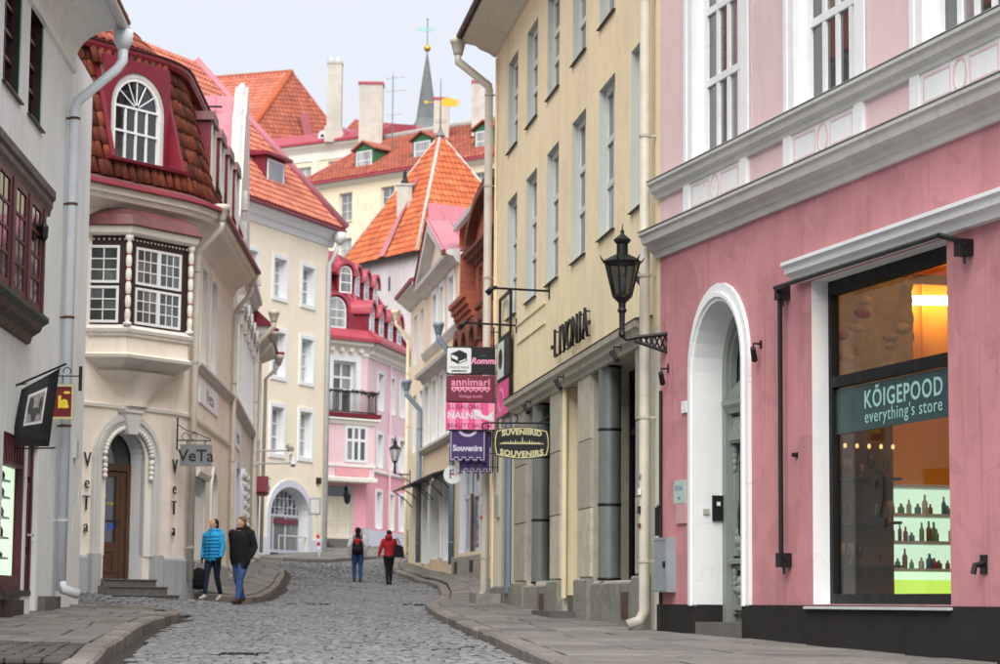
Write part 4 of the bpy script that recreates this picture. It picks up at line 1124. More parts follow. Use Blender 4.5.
# bay window
bn = .25
m = WP.mb(); m.sweep([(.0, 5.80), (bn - .03, 5.80), (bn - .03, 7.5), (0, 7.5)], 6.88, 18); bay = obj('bay_window', m, M['maroon_dark'], b)
band(b, WP, 6.35, 18.3, [(.0, 7.42), (bn + .01, 7.42), (bn + .02, 7.50), (bn + .05, 7.56), (bn + .05, 7.64), (bn + .09, 7.68), (bn + .09, 7.80), (0, 7.98)], M['maroon_dark'], name='bay_cornice')
band(b, WP, 6.60, 18.3, [(.0, 5.42), (.06, 5.44), (.09, 5.54), (bn - .04, 5.62), (bn, 5.72), (bn + .07, 5.75), (bn + .07, 5.82), (0, 5.86)], M['brown_dark'], name='bay_sill')
m = WP.mb(); m.sweep([(bn + .0, 5.70), (bn + .078, 5.755), (bn + .078, 5.825), (bn + .0, 5.84)], 6.59, 18.3); obj('sill_edge', m, M['green_dark'], bay)
u = 6.9
while u < 18:
    m = WP.mb(); m.box(u, u + .16, bn - .03, bn + .04, 5.86, 7.42); obj('bay_post', m, M['maroon'], bay)
    m = WP.mb(); m.box(u + .16, u + .26, bn - .03, bn + .01, 5.86, 7.42); obj('green_jamb', m, M['green_dark'], bay)
    window(b, WP, u + .26, u + 1.3, 5.86, 7.42, .0, M['maroon'], M['pane_shop'], vb=(.5,), hb=(.25, .5, .75), fw=.09, bw=.045, n=bn + .02, name='bay_sash', each=True, thick=.05)
    m = WP.mb(); m.box(u + 1.3, u + 1.4, bn - .03, bn + .01, 5.86, 7.42); obj('green_jamb', m, M['green_dark'], bay)
    u += 1.4
p = WP.T(7.3, .32, 7.05); m = MB(); m.lathe([(.02, -.16), (.06, -.1), (.07, .06), (.03, .12), (.015, .2)], p, 8); obj('bay_lantern', m, M['iron'], b)
# shop door and lit shop window
m = WP.mb(); m.box(4.98, 5.12, -.2, -.08, 1.4, 4.0); m.box(5.98, 6.1, -.2, -.08, 1.4, 4.0); m.box(5.12, 5.98, -.2, -.1, 3.5, 4.0); m.box(5.12, 5.98, -.2, -.14, 1.5, 3.5)
dr = obj('shop_door', m, M['maroon'], b)
for z0, z1 in ((1.6, 2.3), (2.42, 3.4)):
    m = WP.mb(); m.ring([(5.2, z0), (5.9, z0), (5.9, z1), (5.2, z1)], [(5.27, z0 + .07), (5.83, z0 + .07), (5.83, z1 - .07), (5.27, z1 - .07)], -.145, -.11, True); obj('door_panel', m, M['maroon'], dr)
m = WP.mb(); m.tube([(5.2, -.14, 2.6), (5.2, -.02, 2.6), (5.5, -.0, 2.6)], .02, 6); obj('handle', m, M['zinc'], dr)
glow('window_light', (.74, .86, .68), .42)
for u0, u1 in ((6.3, 8.35), (9.4, 12)):
    m = WP.mb(); m.box(u0, u0 + .12, -.14, -.02, 1.72, 4.0); m.box(u1 - .1, u1, -.14, -.02, 1.72, 4.0); m.box(u0 + .16, u1 - .1, -.14, -.02, 1.72, 1.95); m.box(u0 + .16, u1 - .1, -.14, -.02, 3.55, 4.0)
    sw = obj('shop_window', m, M['maroon'], b)
    m = WP.mb(); m.box(u0 + .12, u1 - .1, -.12, -.11, 1.95, 3.55); obj('pane', m, M['shop_glass'], sw)
    m = WP.mb(); m.box(u0 - .3, u1, -.42, -.40, 1.8, 3.7); m.box(u0 - .02, u0 + .0, -.40, -.15, 1.8, 3.7); obj('light_panel', m, M['window_light'], sw)
    for z in (2.2, 2.5, 2.8, 3.1, 3.35):
        m = WP.mb(); m.box(u0 + .1, u1 - .1, -.4, -.2, z, z + .03); obj('shelf', m, M['sign_white'], sw)
        for k in range(6):
            uu = u0 + .3 + k * .25; m = WP.mb(); hh = random.uniform(.06, .16); m.lathe([(.04, z + .03), (.05, z + .03 + hh * .6), (.02, z + .03 + hh)], WP.T(uu, -.3, 0), 7)
            obj('ornament', m, M['sign_gold' if k % 2 else 'wood_door'], sw)
    for k in range(7):
        uu = u0 + .2 + (u1 - u0 - .4) * k / 7; m = WP.mb(); m.box(uu, uu + .05, -.02, .0, 3.6, 3.95); obj('louvre', m, M['maroon'], sw)
m = WP.mb(); m.box(6.2, 8.45, -.02, .12, 1.66, 1.74); obj('window_sill', m, M['maroon_dark'], b)
# white piers, stone foot
m = WP.mb(); m.box(6.15, 7.0, .0, .10, .9, 1.66); obj('pier_foot', m, M['white_paint'], b)
m = WP.mb(); m.box(7.05, 8.2, .0, .16, .9, 1.6); obj('cellar_hatch', m, M['brown_dark'], b)
m = WP.mb(); m.box(3.0, 4.7, .0, .12, .8, 1.66); obj('foot_block', m, M['step_stone'], b)
m = WP.mb(); m.prism([(.0, .8), (2.95, .8), (2.95, 2.1), (2.2, 2.2), (1.9, 2.6), (1.1, 2.75), (.9, 3.2), (.4, 3.3), (.3, 3.6), (.0, 3.7)], .001, .004); obj('white_patch', m, M['white_paint'], b)
# coved eaves, gutter, roof
cove = [(0, 10.62)] + [(.04 + .72 * (1 - math.cos(t)), 10.75 + .55 * math.sin(t)) for t in [R(90) * k / 8 for k in range(9)]] + [(.78, 11.4), (0, 11.4)]
band(b, WP, 2.5, 26, cove, M['white_wall'], name='eaves_cove')
band(b, WP, 2.55, 26, [(.0, 10.5), (.06, 10.52), (.08, 10.6), (0, 10.64)], M['white_wall'], name='eaves_moulding')
m = WP.mb(); m.tube([(2.6, .86, 11.30), (26, .86, 11.30)], .085, 10); obj('gutter', m, M['zinc'], b, smooth=True)
m = WP.mb(); m.sweep([(.94, 11.38), (.95, 11.43), (-4, 16), (-9, 11.6), (-9, 11.4)], 2.5, 26); obj('roof', m, M['tile_red'], b)
m = WP.mb()
m.tube([(3.2, .14, 1.75), (3.2, .14, 9.75), (3.15, .17, 9.9), (2.8, .78, 10.55), (2.75, .86, 10.7), (2.75, .86, 11.0)], .085, 10); m.tube([(3.2, .14, 1.9), (3.2, .18, 1.78), (3.1, .42, 1.70)], .085, 10)
c = WP.T(2.75, .86, 0); m.lathe([(.09, 10.9), (.16, 11.02), (.17, 11.24), (.15, 11.24)], c, 12)
dp = obj('downpipe', m, M['pipe_white'], b, smooth=True)
for z in (2.9, 4.45, 6.25, 8.15, 9.6):
    m = WP.mb(); m.tube([(3.2, .14, z - .02), (3.2, .14, z + .02)], .098, 10); m.box(3.18, 3.22, .0, .05, z - .015, z + .015); obj('pipe_bracket', m, M['wood_door' if z > 4 else 'zinc'], dp)
m = WP.mb(); m.box(.9, 1.2, .0, .06, 4.05, 4.35); obj('junction_box', m, M['zinc'], b)

# hanging banner and red sign
bT = face_T((-6.83, 34.6, 4.40), (1, .05))
bn_ = thing('shop_banner', 'black hanging banner with a framed photograph on the white house', 'banner', (-7.1, 34.6, 3.9))
m = MB(bT); nx, nz = 9, 12
def bw(u, v):
    x = -.27 + .55 * u + (-.05 + .12 * v); z = -.56 + (.83 + .33 * u) * v + .0 * u
    return (x, .03 * math.sin(u * 5 + 1) + .02 * math.sin(v * 4), z)
ii = [[m.P(*bw(i / nx, j / nz)) for i in range(nx + 1)] for j in range(nz + 1)]
for j in range(nz):
    for i in range(nx): m.F(ii[j][i], ii[j][i + 1], ii[j + 1][i + 1], ii[j + 1][i])
obj('banner_cloth', m, M['sign_black'], bn_, recalc=False, smooth=True)
m = MB(bT); u0, u1, v0, v1 = .24, .72, .32, .82
def fq(mm, a, c, d, e, off):
    P = []
    for (u, v) in ((a, d), (c, d), (c, e), (a, e)):
        x, y, z = bw(u, v); P.append((x, y + off, z))
    mm.quad(*P)
k = 6
for i in range(k):
    for j in range(k): fq(m, u0 + (u1 - u0) * i / k, u0 + (u1 - u0) * (i + 1) / k, v0 + (v1 - v0) * j / k, v0 + (v1 - v0) * (j + 1) / k, .006)
obj('photo_border', m, M['silver_mark'], bn_, recalc=False)
m = MB(bT)
for i in range(k):
    for j in range(k): fq(m, .28 + .40 * i / k, .28 + .40 * (i + 1) / k, .36 + .42 * j / k, .36 + .42 * (j + 1) / k, .010)
obj('photo_print', m, M['photo_grey'], bn_, recalc=False)
m = MB(bT)
for (cu, cv, ru, rv) in ((.36, .62, .07, .14), (.48, .50, .10, .08), (.61, .58, .05, .13), (.47, .42, .06, .05)):
    ctr = bw(cu, cv); P = [bw(cu + ru * math.cos(t), cv + rv * math.sin(t)) for t in [2 * math.pi * q / 12 for q in range(12)]]
    m.F(*[m.P(x, y + .014, z) for x, y, z in P])
obj('photo_figure', m, M['photo_dark'], bn_, recalc=False)
text('lettering', 'AMBER HOUSE', lambda x, d, y: bT(-.02 + x, .045, -.475 + y + x * .12), .075, M['wood_door'], bn_, .001)
m = MB(bT); m.tube([(-.95, .02, .02), (.45, .02, .66)], .016, 6); m.tube([(-.32, -.02, -.6), (.32, -.02, -.58)], .012, 6); obj('banner_pole', m, M['iron'], bn_)
m = MB(bT); m.box(-.31, -.28, -.02, .02, .02, .52); m.tube([(-.4, 0, .42), (-.25, 0, .34), (-.12, 0, .36)], .01, 5); obj('bracket', m, M['iron'], bn_)
rT = face_T((-7.06, 38.0, 4.78), (1, .04))
rs = thing('hanging_sign', 'dark red framed hanging sign with yellow letters beside the downpipe', 'sign', (-7.3, 38, 4.5))
m = MB(rT); m.ring([(-.19, -.28), (.19, -.28), (.19, .28), (-.19, .28)], [(-.155, -.245), (.155, -.245), (.155, .245), (-.155, .245)], -.04, .04, True); obj('sign_frame', m, M['sign_gold'], rs)
m = MB(rT); m.box(-.155, .155, -.02, .02, -.245, .245); obj('sign_board', m, M['sign_red'], rs)
text('lettering', 'la', lambda x, d, y: rT(.02 + x, .024 + d, -.09 + y), .26, M['sign_yellow'], rs, .002, bold=.012)
m = MB(rT); m.prism([(.08 + .06 * math.cos(t), .15 + .022 * math.sin(t)) for t in [2 * math.pi * q / 12 for q in range(12)]], .02, .026); obj('crown_mark', m, M['sign_yellow'], rs)
m = MB(rT); m.box(.26, .31, -.03, .03, .18, .58); m.tube([(.27, 0, .42), (-.1, 0, .42), (.0, 0, .42)], .01, 6); m.tube([(.0, 0, .28), (.0, 0, .42)], .008, 5)
m.tube([(.07 + .06 * math.cos(t), 0, .50 + .06 * math.sin(t)) for t in [R(200 - 30 * q) for q in range(9)]], .009, 5); obj('bracket', m, M['iron'], rs)

# ------------------------------------------------------------------ rounded corner house
def fillet(A, c, B, r, k=10):
    A, c, B = Vector(A), Vector(c), Vector(B); d1 = (c - A).normalized(); d2 = (B - c).normalized()
    ang = math.acos(max(-1, min(1, d1.dot(d2)))); t = r * math.tan(ang / 2); s = c - d1 * t
    sg = 1 if d1.x * d2.y - d1.y * d2.x > 0 else -1; nn = Vector((-d1.y, d1.x)) * sg; cen = s + nn * r; out = [A]
    for i in range(k + 1):
        a = ang * i / k * sg; v = s - cen; out.append(cen + Vector((v.x * math.cos(a) - v.y * math.sin(a), v.x * math.sin(a) + v.y * math.cos(a))))
    return [tuple(p) for p in out] + [tuple(B)]
cc = (-6.36, 48.0); d1 = Vector((.705, 1)).normalized(); d2 = Vector((-.023, 1)).normalized()
VP_ = Path(fillet(Vector(cc) - d1 * 6, cc, Vector(cc) + d2 * 9.6, 3.2), 1, True)
UF = 5.92      # path length at the old corner: u on the side wall = UF + metres
b = thing('corner_house', 'peach corner house with rounded front, oriel and tiled mansard roof', 'building', (-7.2, 47.5, 1.6))
DR = (3.70, 4.80, 1.9, 4.92, .55, .38)
SO = [(UF + 2.15, UF + 3.15, 6.62, 8.72, 0, .2), (UF + 4.25, UF + 5.35, 6.62, 8.72, 0, .2), (UF + 1.55, UF + 3.6, 2.34, 4.2, 0, .22), (UF + 5.2, UF + 6.3, 2.3, 4.5, .5, .2)]
wall(b, VP_, 0, 15.5, 1.0, 9.4, [DR] + SO, M['peach'], rmat=M['white_trim'])
for q in SO[:3]:
    window(b, VP_, q[0], q[1], q[2], q[3], .16, M['white_frame'], M['pane_light'], vb=(.5,), hb=(.6,) if q[2] > 5 else (.78,), fw=.08, bw=.06, sill=.08)
    surround(b, VP_, q[0], q[1], q[2], q[3], .14, .04, M['peach_trim'])
q = SO[2]
for k in range(5):
    u = q[0] + .15 + (q[1] - q[0] - .3) * k / 4; m = VP_.mb(); m.tube([(u, .02, q[2]), (u, .02, q[3] - .4)], .02, 6); obj('window_bar', m, M['peach_trim'], b)
m = VP_.mb(); m.sweep([(0, 4.2), (.10, 4.2), (.16, 4.3), (.16, 4.36), (0, 4.4)], q[0] - .2, q[1] + .2); obj('window_hood', m, M['peach_trim'], b)
q = SO[3]; window(b, VP_, q[0], q[1], q[2], q[3], .16, M['white_frame'], M['pane_light'], rise=.5, name='arched_window'); surround(b, VP_, q[0], q[1], q[2], q[3], .14, .05, M['peach_trim'], rise=.5)
# plinth
m = VP_.mb()
for a, c in ((0, 3.25), (5.42, 15.5)): m.sweep([(-.02, 1.0), (.06, 1.0), (.06, 2.42), (.03, 2.47), (-.02, 2.47)], a, c)
obj('plinth', m, M['grey_base'], b)
band(b, VP_, 0, 15.5, [(0, 5.34), (.05, 5.36), (.06, 5.42), (0, 5.45)], M['peach_trim'], name='string_course')
band(b, VP_, UF + 1.3, 15.5, [(0, 6.42), (.06, 6.43), (.10, 6.52), (.14, 6.54), (.14, 6.59), (0, 6.62)], M['grey_trim'], name='sill_course')
# portal: moulded arch, keystone, rusticated garland, steps, door
surround(b, VP_, 3.52, 4.98, 2.47, 5.06, .20, .09, M['grey_trim'], rise=.69, name='portal_surround')
surround(b, VP_, 3.44, 5.06, 2.47, 5.14, .07, .13, M['grey_trim'], rise=.77, name='portal_moulding')
m = VP_.mb(); m.ring([(3.52, 2.47)] + arc_pts(3.52, 4.98, 4.37, .69) + [(4.98, 2.47)], [(3.70, 2.47)] + arc_pts(3.70, 4.80, 4.37, .55) + [(4.80, 2.47)], -.10, .02); obj('portal_step', m, M['peach_trim'], b)
m = VP_.mb(); m.prism([(4.12, 4.86), (4.38, 4.86), (4.48, 5.32), (4.02, 5.32)], .02, .20); m.prism([(4.0, 5.28), (4.5, 5.28), (4.52, 5.34), (3.98, 5.34)], .02, .23); obj('keystone', m, M['grey_trim'], b)
for s in (-1, 1):
    for k in range(11):
        t = R(12 + k * 7.2); a = 4.25 + s * .66 * math.cos(t - R(10)); z = 4.37 + .62 * math.sin(t - R(10))
        if k == 0: z -= .05
        m = MB(); m.ell(VP_.T(a, .09, z), .06, .06, .055, 7, 5); obj('garland_bud', m, M['peach_trim'], b, smooth=True)
    for k in range(4):
        m = MB(); m.ell(VP_.T(4.25 + s * .645, .09, 4.32 - k * .1), .055, .055, .06, 7, 5); obj('garland_bud', m, M['peach_trim'], b, smooth=True)
for s in (3.26, 5.0):
    m = VP_.mb(); m.box(s, s + .24, .0, .16, 1.2, 2.5); obj('portal_foot', m, M['grey_base'], b)
m = VP_.mb(); m.box(3.70, 4.80, -.46, -.36, 4.16, 4.30); m.box(3.70, 3.80, -.46, -.36, 2.0, 4.16); m.box(4.70, 4.80, -.46, -.36, 2.0, 4.16)
dr = obj('door', m, M['wood_door'], b)
m = VP_.mb(); m.ring([(3.80, 2.02), (4.52, 2.02), (4.52, 4.14), (3.80, 4.14)], [(3.90, 2.75), (4.42, 2.75), (4.42, 4.03), (3.90, 4.03)], -.44, -.385, True); obj('door_leaf', m, M['wood_door'], dr)
m = VP_.mb(); m.box(4.54, 4.70, -.44, -.39, 2.02, 4.14); obj('door_leaf', m, M['wood_door'], dr)
m = VP_.mb(); m.box(3.90, 4.42, -.43, -.415, 2.7, 4.03); obj('door_glass', m, M['pane_dark'], dr)
m = VP_.mb(); m.ring([(3.92, 2.15), (4.40, 2.15), (4.40, 2.62), (3.92, 2.62)], [(3.98, 2.21), (4.34, 2.21), (4.34, 2.56), (3.98, 2.56)], -.39, -.365, True); obj('door_panel', m, M['wood_door'], dr)
m = VP_.mb(); m.tube([(3.82, -.33, 3.16), (4.50, -.33, 3.16)], .016, 6); obj('handle', m, M['iron'], dr)
m = VP_.mb(); m.prism(arc_pts(3.70, 4.80, 4.30, .62), -.43, -.41); obj('fanlight', m, M['pane_dark'], dr)
text('lettering', 'E-P', lambda x, d, y: VP_.T(4.10 + x, -.408 + d, 3.62 + y), .10, M['sign_yellow'], dr, .001)
text('lettering', '10.00-19.00', lambda x, d, y: VP_.T(4.16 + x, -.408 + d, 3.48 + y), .085, M['sign_yellow'], dr, .001)
for u in (4.02, 4.25):
    m = VP_.mb(); m.box(u, u + .14, -.414, -.408, 3.0, 3.12); obj('sticker', m, M['blue_mark'], dr)
for k, (n1, zt) in enumerate(((.62, 1.72), (.42, 1.88), (.22, 2.02))):
    m = VP_.mb(); m.sweep([(-.40, 1.2), (n1, 1.2), (n1, zt - .03), (n1 + .03, zt - .02), (n1 + .03, zt), (-.40, zt)], 3.52 - .1 * (2 - k), 4.98 + .1 * (2 - k)); obj('step', m, M['step_stone'], b)
for ua in (3.16, 5.72):
    for k, ch in enumerate('VeTa'):
        sg_ = thing('wall_letter', 'black metal letter %s of the vertical name %s the arched door' % (ch, 'left of' if ua < 4 else 'right of'), 'letter', VP_.T(ua, 0, 4.15 - k * .42))
        text('letter', ch, lambda x, d, y, ua=ua, k=k: VP_.T(ua + x + .01 * (k % 2), .05 + d, 4.17 - k * .42 + y), .42 if k % 2 == 0 else .36, M['iron'], sg_, .015, xs=.8, bold=-.006)
# wall sign VeTa on a bracket
vT = face_T((-6.11, 47.6, 4.525), (1, .06))
vs = thing('hanging_sign', 'grey hanging sign reading VeTa on a scrolled bracket by the peach corner house', 'sign', (-6.4, 47.6, 4.3))
m = MB(vT); m.box(-.32, .32, -.02, .02, -.22, .22); obj('sign_board', m, M['sign_grey'], vs)
text('lettering', 'VeTa', lambda x, d, y: vT(x, .022 + d, -.12 + y), .34, M['sign_black'], vs, .002, bold=.004)
m = MB(vT); m.box(-.40, -.37, -.03, .03, .1, .75); m.tube([(-.38, 0, .30), (.30, 0, .30)], .012, 6); m.tube([(-.38, 0, .62), (-.2, 0, .50), (-.02, 0, .46), (.15, 0, .38), (.3, 0, .33)], .01, 6)
for x in (-.22, -.05): m.tube([(x + .07 * math.cos(R(a)), 0, .38 + .07 * math.sin(R(a))) for a in range(0, 300, 30)], .008, 5)
for x in (-.18, .18): m.tube([(x, 0, .22), (x, 0, .30)], .010, 5)
obj('bracket', m, M['iron'], vs)
# white lettered panel on the side wall
pl = thing('wall_panel', 'white painted name panel with dark script high on the peach side wall', 'sign', VP_.T(UF + 4, 0, 5.8))
m = VP_.mb(); m.box(UF + 2.1, UF + 6.3, .002, .03, 5.82, 6.34); obj('panel_board', m, M['white_paint'], pl)
text('lettering', 'Veta', lambda x, d, y: VP_.T(UF + 4.3 + x * 2.2, .032 + d, 5.93 + y), .42, M['iron'], pl, .002)
# oriel: three facets on a corbel
oc = Vector((VP_.T(3.55, .60, 0).x, VP_.T(3.55, .60, 0).y))
A0 = VP_.T(3.55, .60, 0); B0 = VP_.T(5.27, .60, 0); L0 = A0 + Vector((-1.35, .02, 0)); R0 = VP_.T(6.05, .0, 0)
OP = Path([(L0.x, L0.y), (A0.x, A0.y), (B0.x, B0.y), (R0.x, R0.y)])
la = (A0 - L0).length; lb = la + (B0 - A0).length; lc = lb + (R0 - B0).length
def facets(prof, name, mat, parent=b, e=.0):
    """profile swept round the three facets with mitred corners"""
    m = MB(); rings = []
    n_ = [Vector((d.y, -d.x)) for d in OP.d]
    P = [(OP.p[0], n_[0]), (OP.p[1], (n_[0] + n_[1]) / (1 + n_[0].dot(n_[1]))), (OP.p[2], (n_[1] + n_[2]) / (1 + n_[1].dot(n_[2]))), (OP.p[3], n_[2])]
    for p, nv in P: rings.append([m.W((p.x + nv.x * n, p.y + nv.y * n, z)) for n, z in prof])
    k = len(prof)
    for q, r in zip(rings, rings[1:]):
        for i in range(k): m.F(q[i], r[i], r[(i + 1) % k], q[(i + 1) % k])
    m.F(*rings[0]); m.F(*rings[-1][::-1])
    return obj(name, m, mat, parent)
ori = facets([(-.6, 6.84), (-.02, 6.84), (-.02, 8.74), (-.6, 8.74)], 'oriel', M['brown_dark'])
facets([(-.6, 6.30), (.08, 6.30), (.10, 6.36), (.02, 6.40), (.0, 6.72), (-.6, 6.72)], 'oriel_apron', M['peach'])
facets([(-.6, 6.72), (.04, 6.72), (.06, 6.78), (.10, 6.80), (.12, 6.86), (-.04, 6.96), (-.6, 6.96)], 'oriel_sill', M['peach_trim'])
facets([(-.6, 6.02), (-.30, 6.02), (-.22, 6.10), (.02, 6.26), (.10, 6.30), (.12, 6.36), (-.6, 6.36)], 'oriel_shelf', M['peach_trim'])
facets([(-.6, 8.70), (.10, 8.70), (.16, 8.74), (.20, 8.86), (-.6, 8.90)], 'oriel_cornice', M['peach_trim'])
facets([(-.6, 8.86), (.24, 8.865), (.25, 8.89), (.12, 9.10), (-.12, 9.26), (-.6, 9.36)], 'oriel_roof', M['rust_metal'])
m = MB()
for k in range(60):
    u = .06 + (lc - .1) * k / 60; p, nv, d = OP.at(u)
    if k % 1 == 0:
        q = p + nv * .055
        m.ell((q.x, q.y, 6.75), .022, .022, .028, 5, 3)
obj('dentil_row', m, M['peach_trim'], b)
def ofac(ua, ub, split, cols):
    n = .0
    for z0, z1 in ((6.98, 7.70), (7.76, 8.50)):
        for k in range(split):
            a = ua + (ub - ua) * k / split; c = ua + (ub - ua) * (k + 1) / split
            window(b, OP, a, c, z0, z1, .0, M['white_frame'], M['pane_oriel'], vb=tuple(i / cols for i in range(1, cols)), hb=(.333, .666), fw=.05, bw=.022, n=.03, thick=.05, name='oriel_sash', each=True)
ofac(.32, la - .17, 1, 3); ofac(la + .22, lb - .26, 2, 3); ofac(lb + .2, lc - .1, 1, 2)
for u in (.15, la, lb - .02):
    p, nv, d = OP.at(u); q = p + nv * (.05 if u != la else .06); m = MB()
    prof = [(.08, 6.92), (.085, 6.98)]
    for k in range(6):
        z = 7.0 + k * .265; prof += [(.036, z), (.055, z + .05), (.06, z + .13), (.055, z + .20), (.036, z + .255)]
    prof += [(.08, 8.62), (.08, 8.69)]
    m.lathe(prof, (q.x, q.y, 0), 10); c = obj('turned_post', m, M['peach_trim'], ori, smooth=True)
    m = MB()
    for k in range(1, 6): m.lathe([(.042, 6.985 + k * .265), (.047, 7.0 + k * .265), (.042, 7.012 + k * .265)], (q.x, q.y, 0), 10)
    obj('post_ring', m, M['red_metal'], ori)
m = MB()
for k in range(40):
    p, nv, d = OP.at(.06 + (lc - .12) * k / 40); q = p + nv * .03; m.ell((q.x, q.y, 8.62), .02, .02, .022, 5, 3)
obj('bead_row', m, M['peach_trim'], ori)
# corbel under the oriel: tapering half funnel
m = MB(); rings = []
foot = VP_.T(4.45, .0, 5.42)
for t in [i / 8 for i in range(9)]:
    s = (1 - math.cos(t * math.pi / 2)) * .98 + .02; row = []
    for p in (OP.p[0], (OP.p[0] + OP.p[1]) / 2, OP.p[1], OP.p[1].lerp(OP.p[2], .33), OP.p[1].lerp(OP.p[2], .66), OP.p[2], OP.p[3]):
        q = Vector((foot.x, foot.y)).lerp(p, .25 + .62 * s if 1 else s); row.append(m.W((q.x, q.y, 5.42 + .64 * t)))
    rings.append(row)
for a, c in zip(rings, rings[1:]):
    for k in range(6): m.F(a[k], a[k + 1], c[k + 1], c[k])
obj('oriel_corbel', m, M['peach'], b, smooth=True)
# curved eaves
band(b, VP_, 0, 15.5, [(0, 9.02), (.04, 9.06), (.10, 9.20), (.30, 9.34), (.46, 9.38), (.50, 9.46), (.56, 9.48), (.58, 9.60), (0, 9.66)], M['peach_trim'], name='eaves_cornice')
m = VP_.mb(); m.sweep([(.52, 9.60), (.66, 9.60), (.66, 9.70), (.30, 9.86), (.26, 9.9), (.2, 9.66)], 0, 15.55); obj('eaves_flashing', m, M['rust_metal'], b)
m = VP_.mb(); m.sweep([(.645, 9.62), (.675, 9.62), (.675, 9.69), (.645, 9.69)], 0, 15.6); obj('eaves_edge', m, M['red_metal'], b)
# mansard: steep tiled slope
Z0, Z1, NA, NB = 9.84, 12.55, .34, -.42
def NS(z): return NA + (NB - NA) * (z - Z0) / (Z1 - Z0)
MW = (3.55, 5.22)                       # dormer opening
m = VP_.mb()
for a, c in ((0, MW[0] - .2), (MW[1] + .2, 15.5)): m.sweep([(NA - .05, Z0), (NB - .05, Z1), (NB - .3, Z1), (NA - .3, Z0)], a, c)
m.sweep([(NA - .05, Z0), (NS(10.3) - .05, 10.3), (NS(10.3) - .3, 10.3), (NA - .3, Z0)], MW[0] - .2, MW[1] + .2)
m.sweep([(NS(12.25) - .05, 12.25), (NB - .05, Z1), (NB - .3, Z1), (NS(12.25) - .3, 12.25)], MW[0] - .2, MW[1] + .2)
man = obj('mansard_roof', m, M['tile_old'], b)
def tile_geo(m, w, l, lift=.030, k=5):
    """barrel tile in local (x across, y up the slope, z out)"""
    rows = []
    for y, z0, s in ((0, lift, 1.0), (l * 1.12, 0, .86)):
        rows.append([m.W(((i / k - .5) * w * s, y, z0 + math.sin(math.pi * i / k) * w * .26)) for i in range(k + 1)])
    for i in range(k): m.F(rows[0][i], rows[0][i + 1], rows[1][i + 1], rows[1][i])
    f0 = [m.W(((i / k - .5) * w * .86, .004, lift - .018 + math.sin(math.pi * i / k) * w * .18)) for i in range(k + 1)]
    for i in range(k): m.F(rows[0][i + 1], rows[0][i], f0[i], f0[i + 1])
tm = MB(); tile_geo(tm, .215, .335); tme = mesh_from(tm, Vector((0, 0, 0)), False, True, name='roof_tile'); tme.materials.append(M['tile_old'])
def tile_matrix(path, u, z, NSf, z1, z0):
    p = path.T(u, NSf(z), z); q = path.T(u, NSf(z + .1), z + .1); up = (q - p).normalized()
    _, nv, d = path.at(u); x = (path.T(u + .05, NSf(z), z) - path.T(u - .05, NSf(z), z)).normalized(); n = x.cross(up).normalized()
    Mx = Matrix((x, up, n)).transposed().to_4x4(); Mx.translation = p; return Mx
sl = math.hypot(Z1 - Z0, NA - NB); rows = int(sl / .335); cnt = 0; extra = MB()
cands = []
for r in range(rows):
    z = Z0 + (Z1 - Z0) * r / rows; u = .1 if r % 2 else .1
    while u < 15.4:
        inside = MW[0] - .24 < u < MW[1] + .24 and 9.95 < z < 12.22
        if not inside: cands.append((u, z))
        u += .212
random.seed(5)
cands.sort(key=lambda c: (0 if 2.4 < c[0] < 9.5 else 1, abs(c[0] - 5)))
for i, (u, z) in enumerate(cands):
    dorm = any(abs(u - (UF + k)) < .62 and z > 10.0 for k in (2.6, 4.6, 6.6, 8.5))
    if dorm: continue
    Mx = tile_matrix(VP_, u, z, NS, Z1, Z0) @ Matrix.Rotation(random.gauss(0, .035), 4, 'Z') @ Matrix.Translation((random.gauss(0, .006), random.gauss(0, .014), random.uniform(0, .014)))
    if cnt < 285: inst('roof_tile', tme, man, Mx); cnt += 1
    else:
        t = MB(); tile_geo(t, .215, .335); o0 = len(extra.v); extra.v += [Mx @ v for v in t.v]; extra.rv += [random.random()] * len(t.v); extra.f += [tuple(x + o0 for x in f) for f in t.f]; extra.fm += [0] * len(t.f)
obj('roof_tiles', extra, M['tile_old'], man, recalc=False, smooth=True, rnd=True, kind='stuff')
# red fascia at the break, upper hipped roof and its tiles
m = VP_.mb(); m.sweep([(NB - .05, 12.50), (NB + .20, 12.50), (NB + .24, 12.58), (NB + .24, 12.66), (NB - .05, 12.74)], 0, 15.5); obj('break_fascia', m, M['red_dark'], b)
m = VP_.mb(); m.sweep([(NB + .27, 12.665), (NB + .28, 12.69), (NB - .5, 12.92), (NB - .5, 12.80)], 0, 15.5); obj('break_flashing', m, M['rust_metal'], b)
m = VP_.mb(); m.sweep([(NB - .45, 12.86), (-3.2, 15.2), (-3.4, 15.2), (NB - .6, 12.8)], 0, 15.5); ur = obj('upper_roof', m, M['tile_red'], b)
U2 = lambda z: NB - .42 + (-3.2 - NB + .42) * (z - 12.9) / 2.3
ex = MB()
for r in range(10):
    z = 12.9 + r * .235; u = .1
    while u < 15.3:
        Mx = tile_matrix(VP_, u, z, U2, 0, 0); t = MB(); tile_geo(t, .215, .335); o0 = len(ex.v); ex.v += [Mx @ v for v in t.v]; ex.rv += [random.random()] * len(t.v); ex.f += [tuple(x + o0 for x in f) for f in t.f]; ex.fm += [0] * len(t.f); u += .212
obj('roof_tiles', ex, M['tile_red'], ur, recalc=False, smooth=True, rnd=True, kind='stuff')
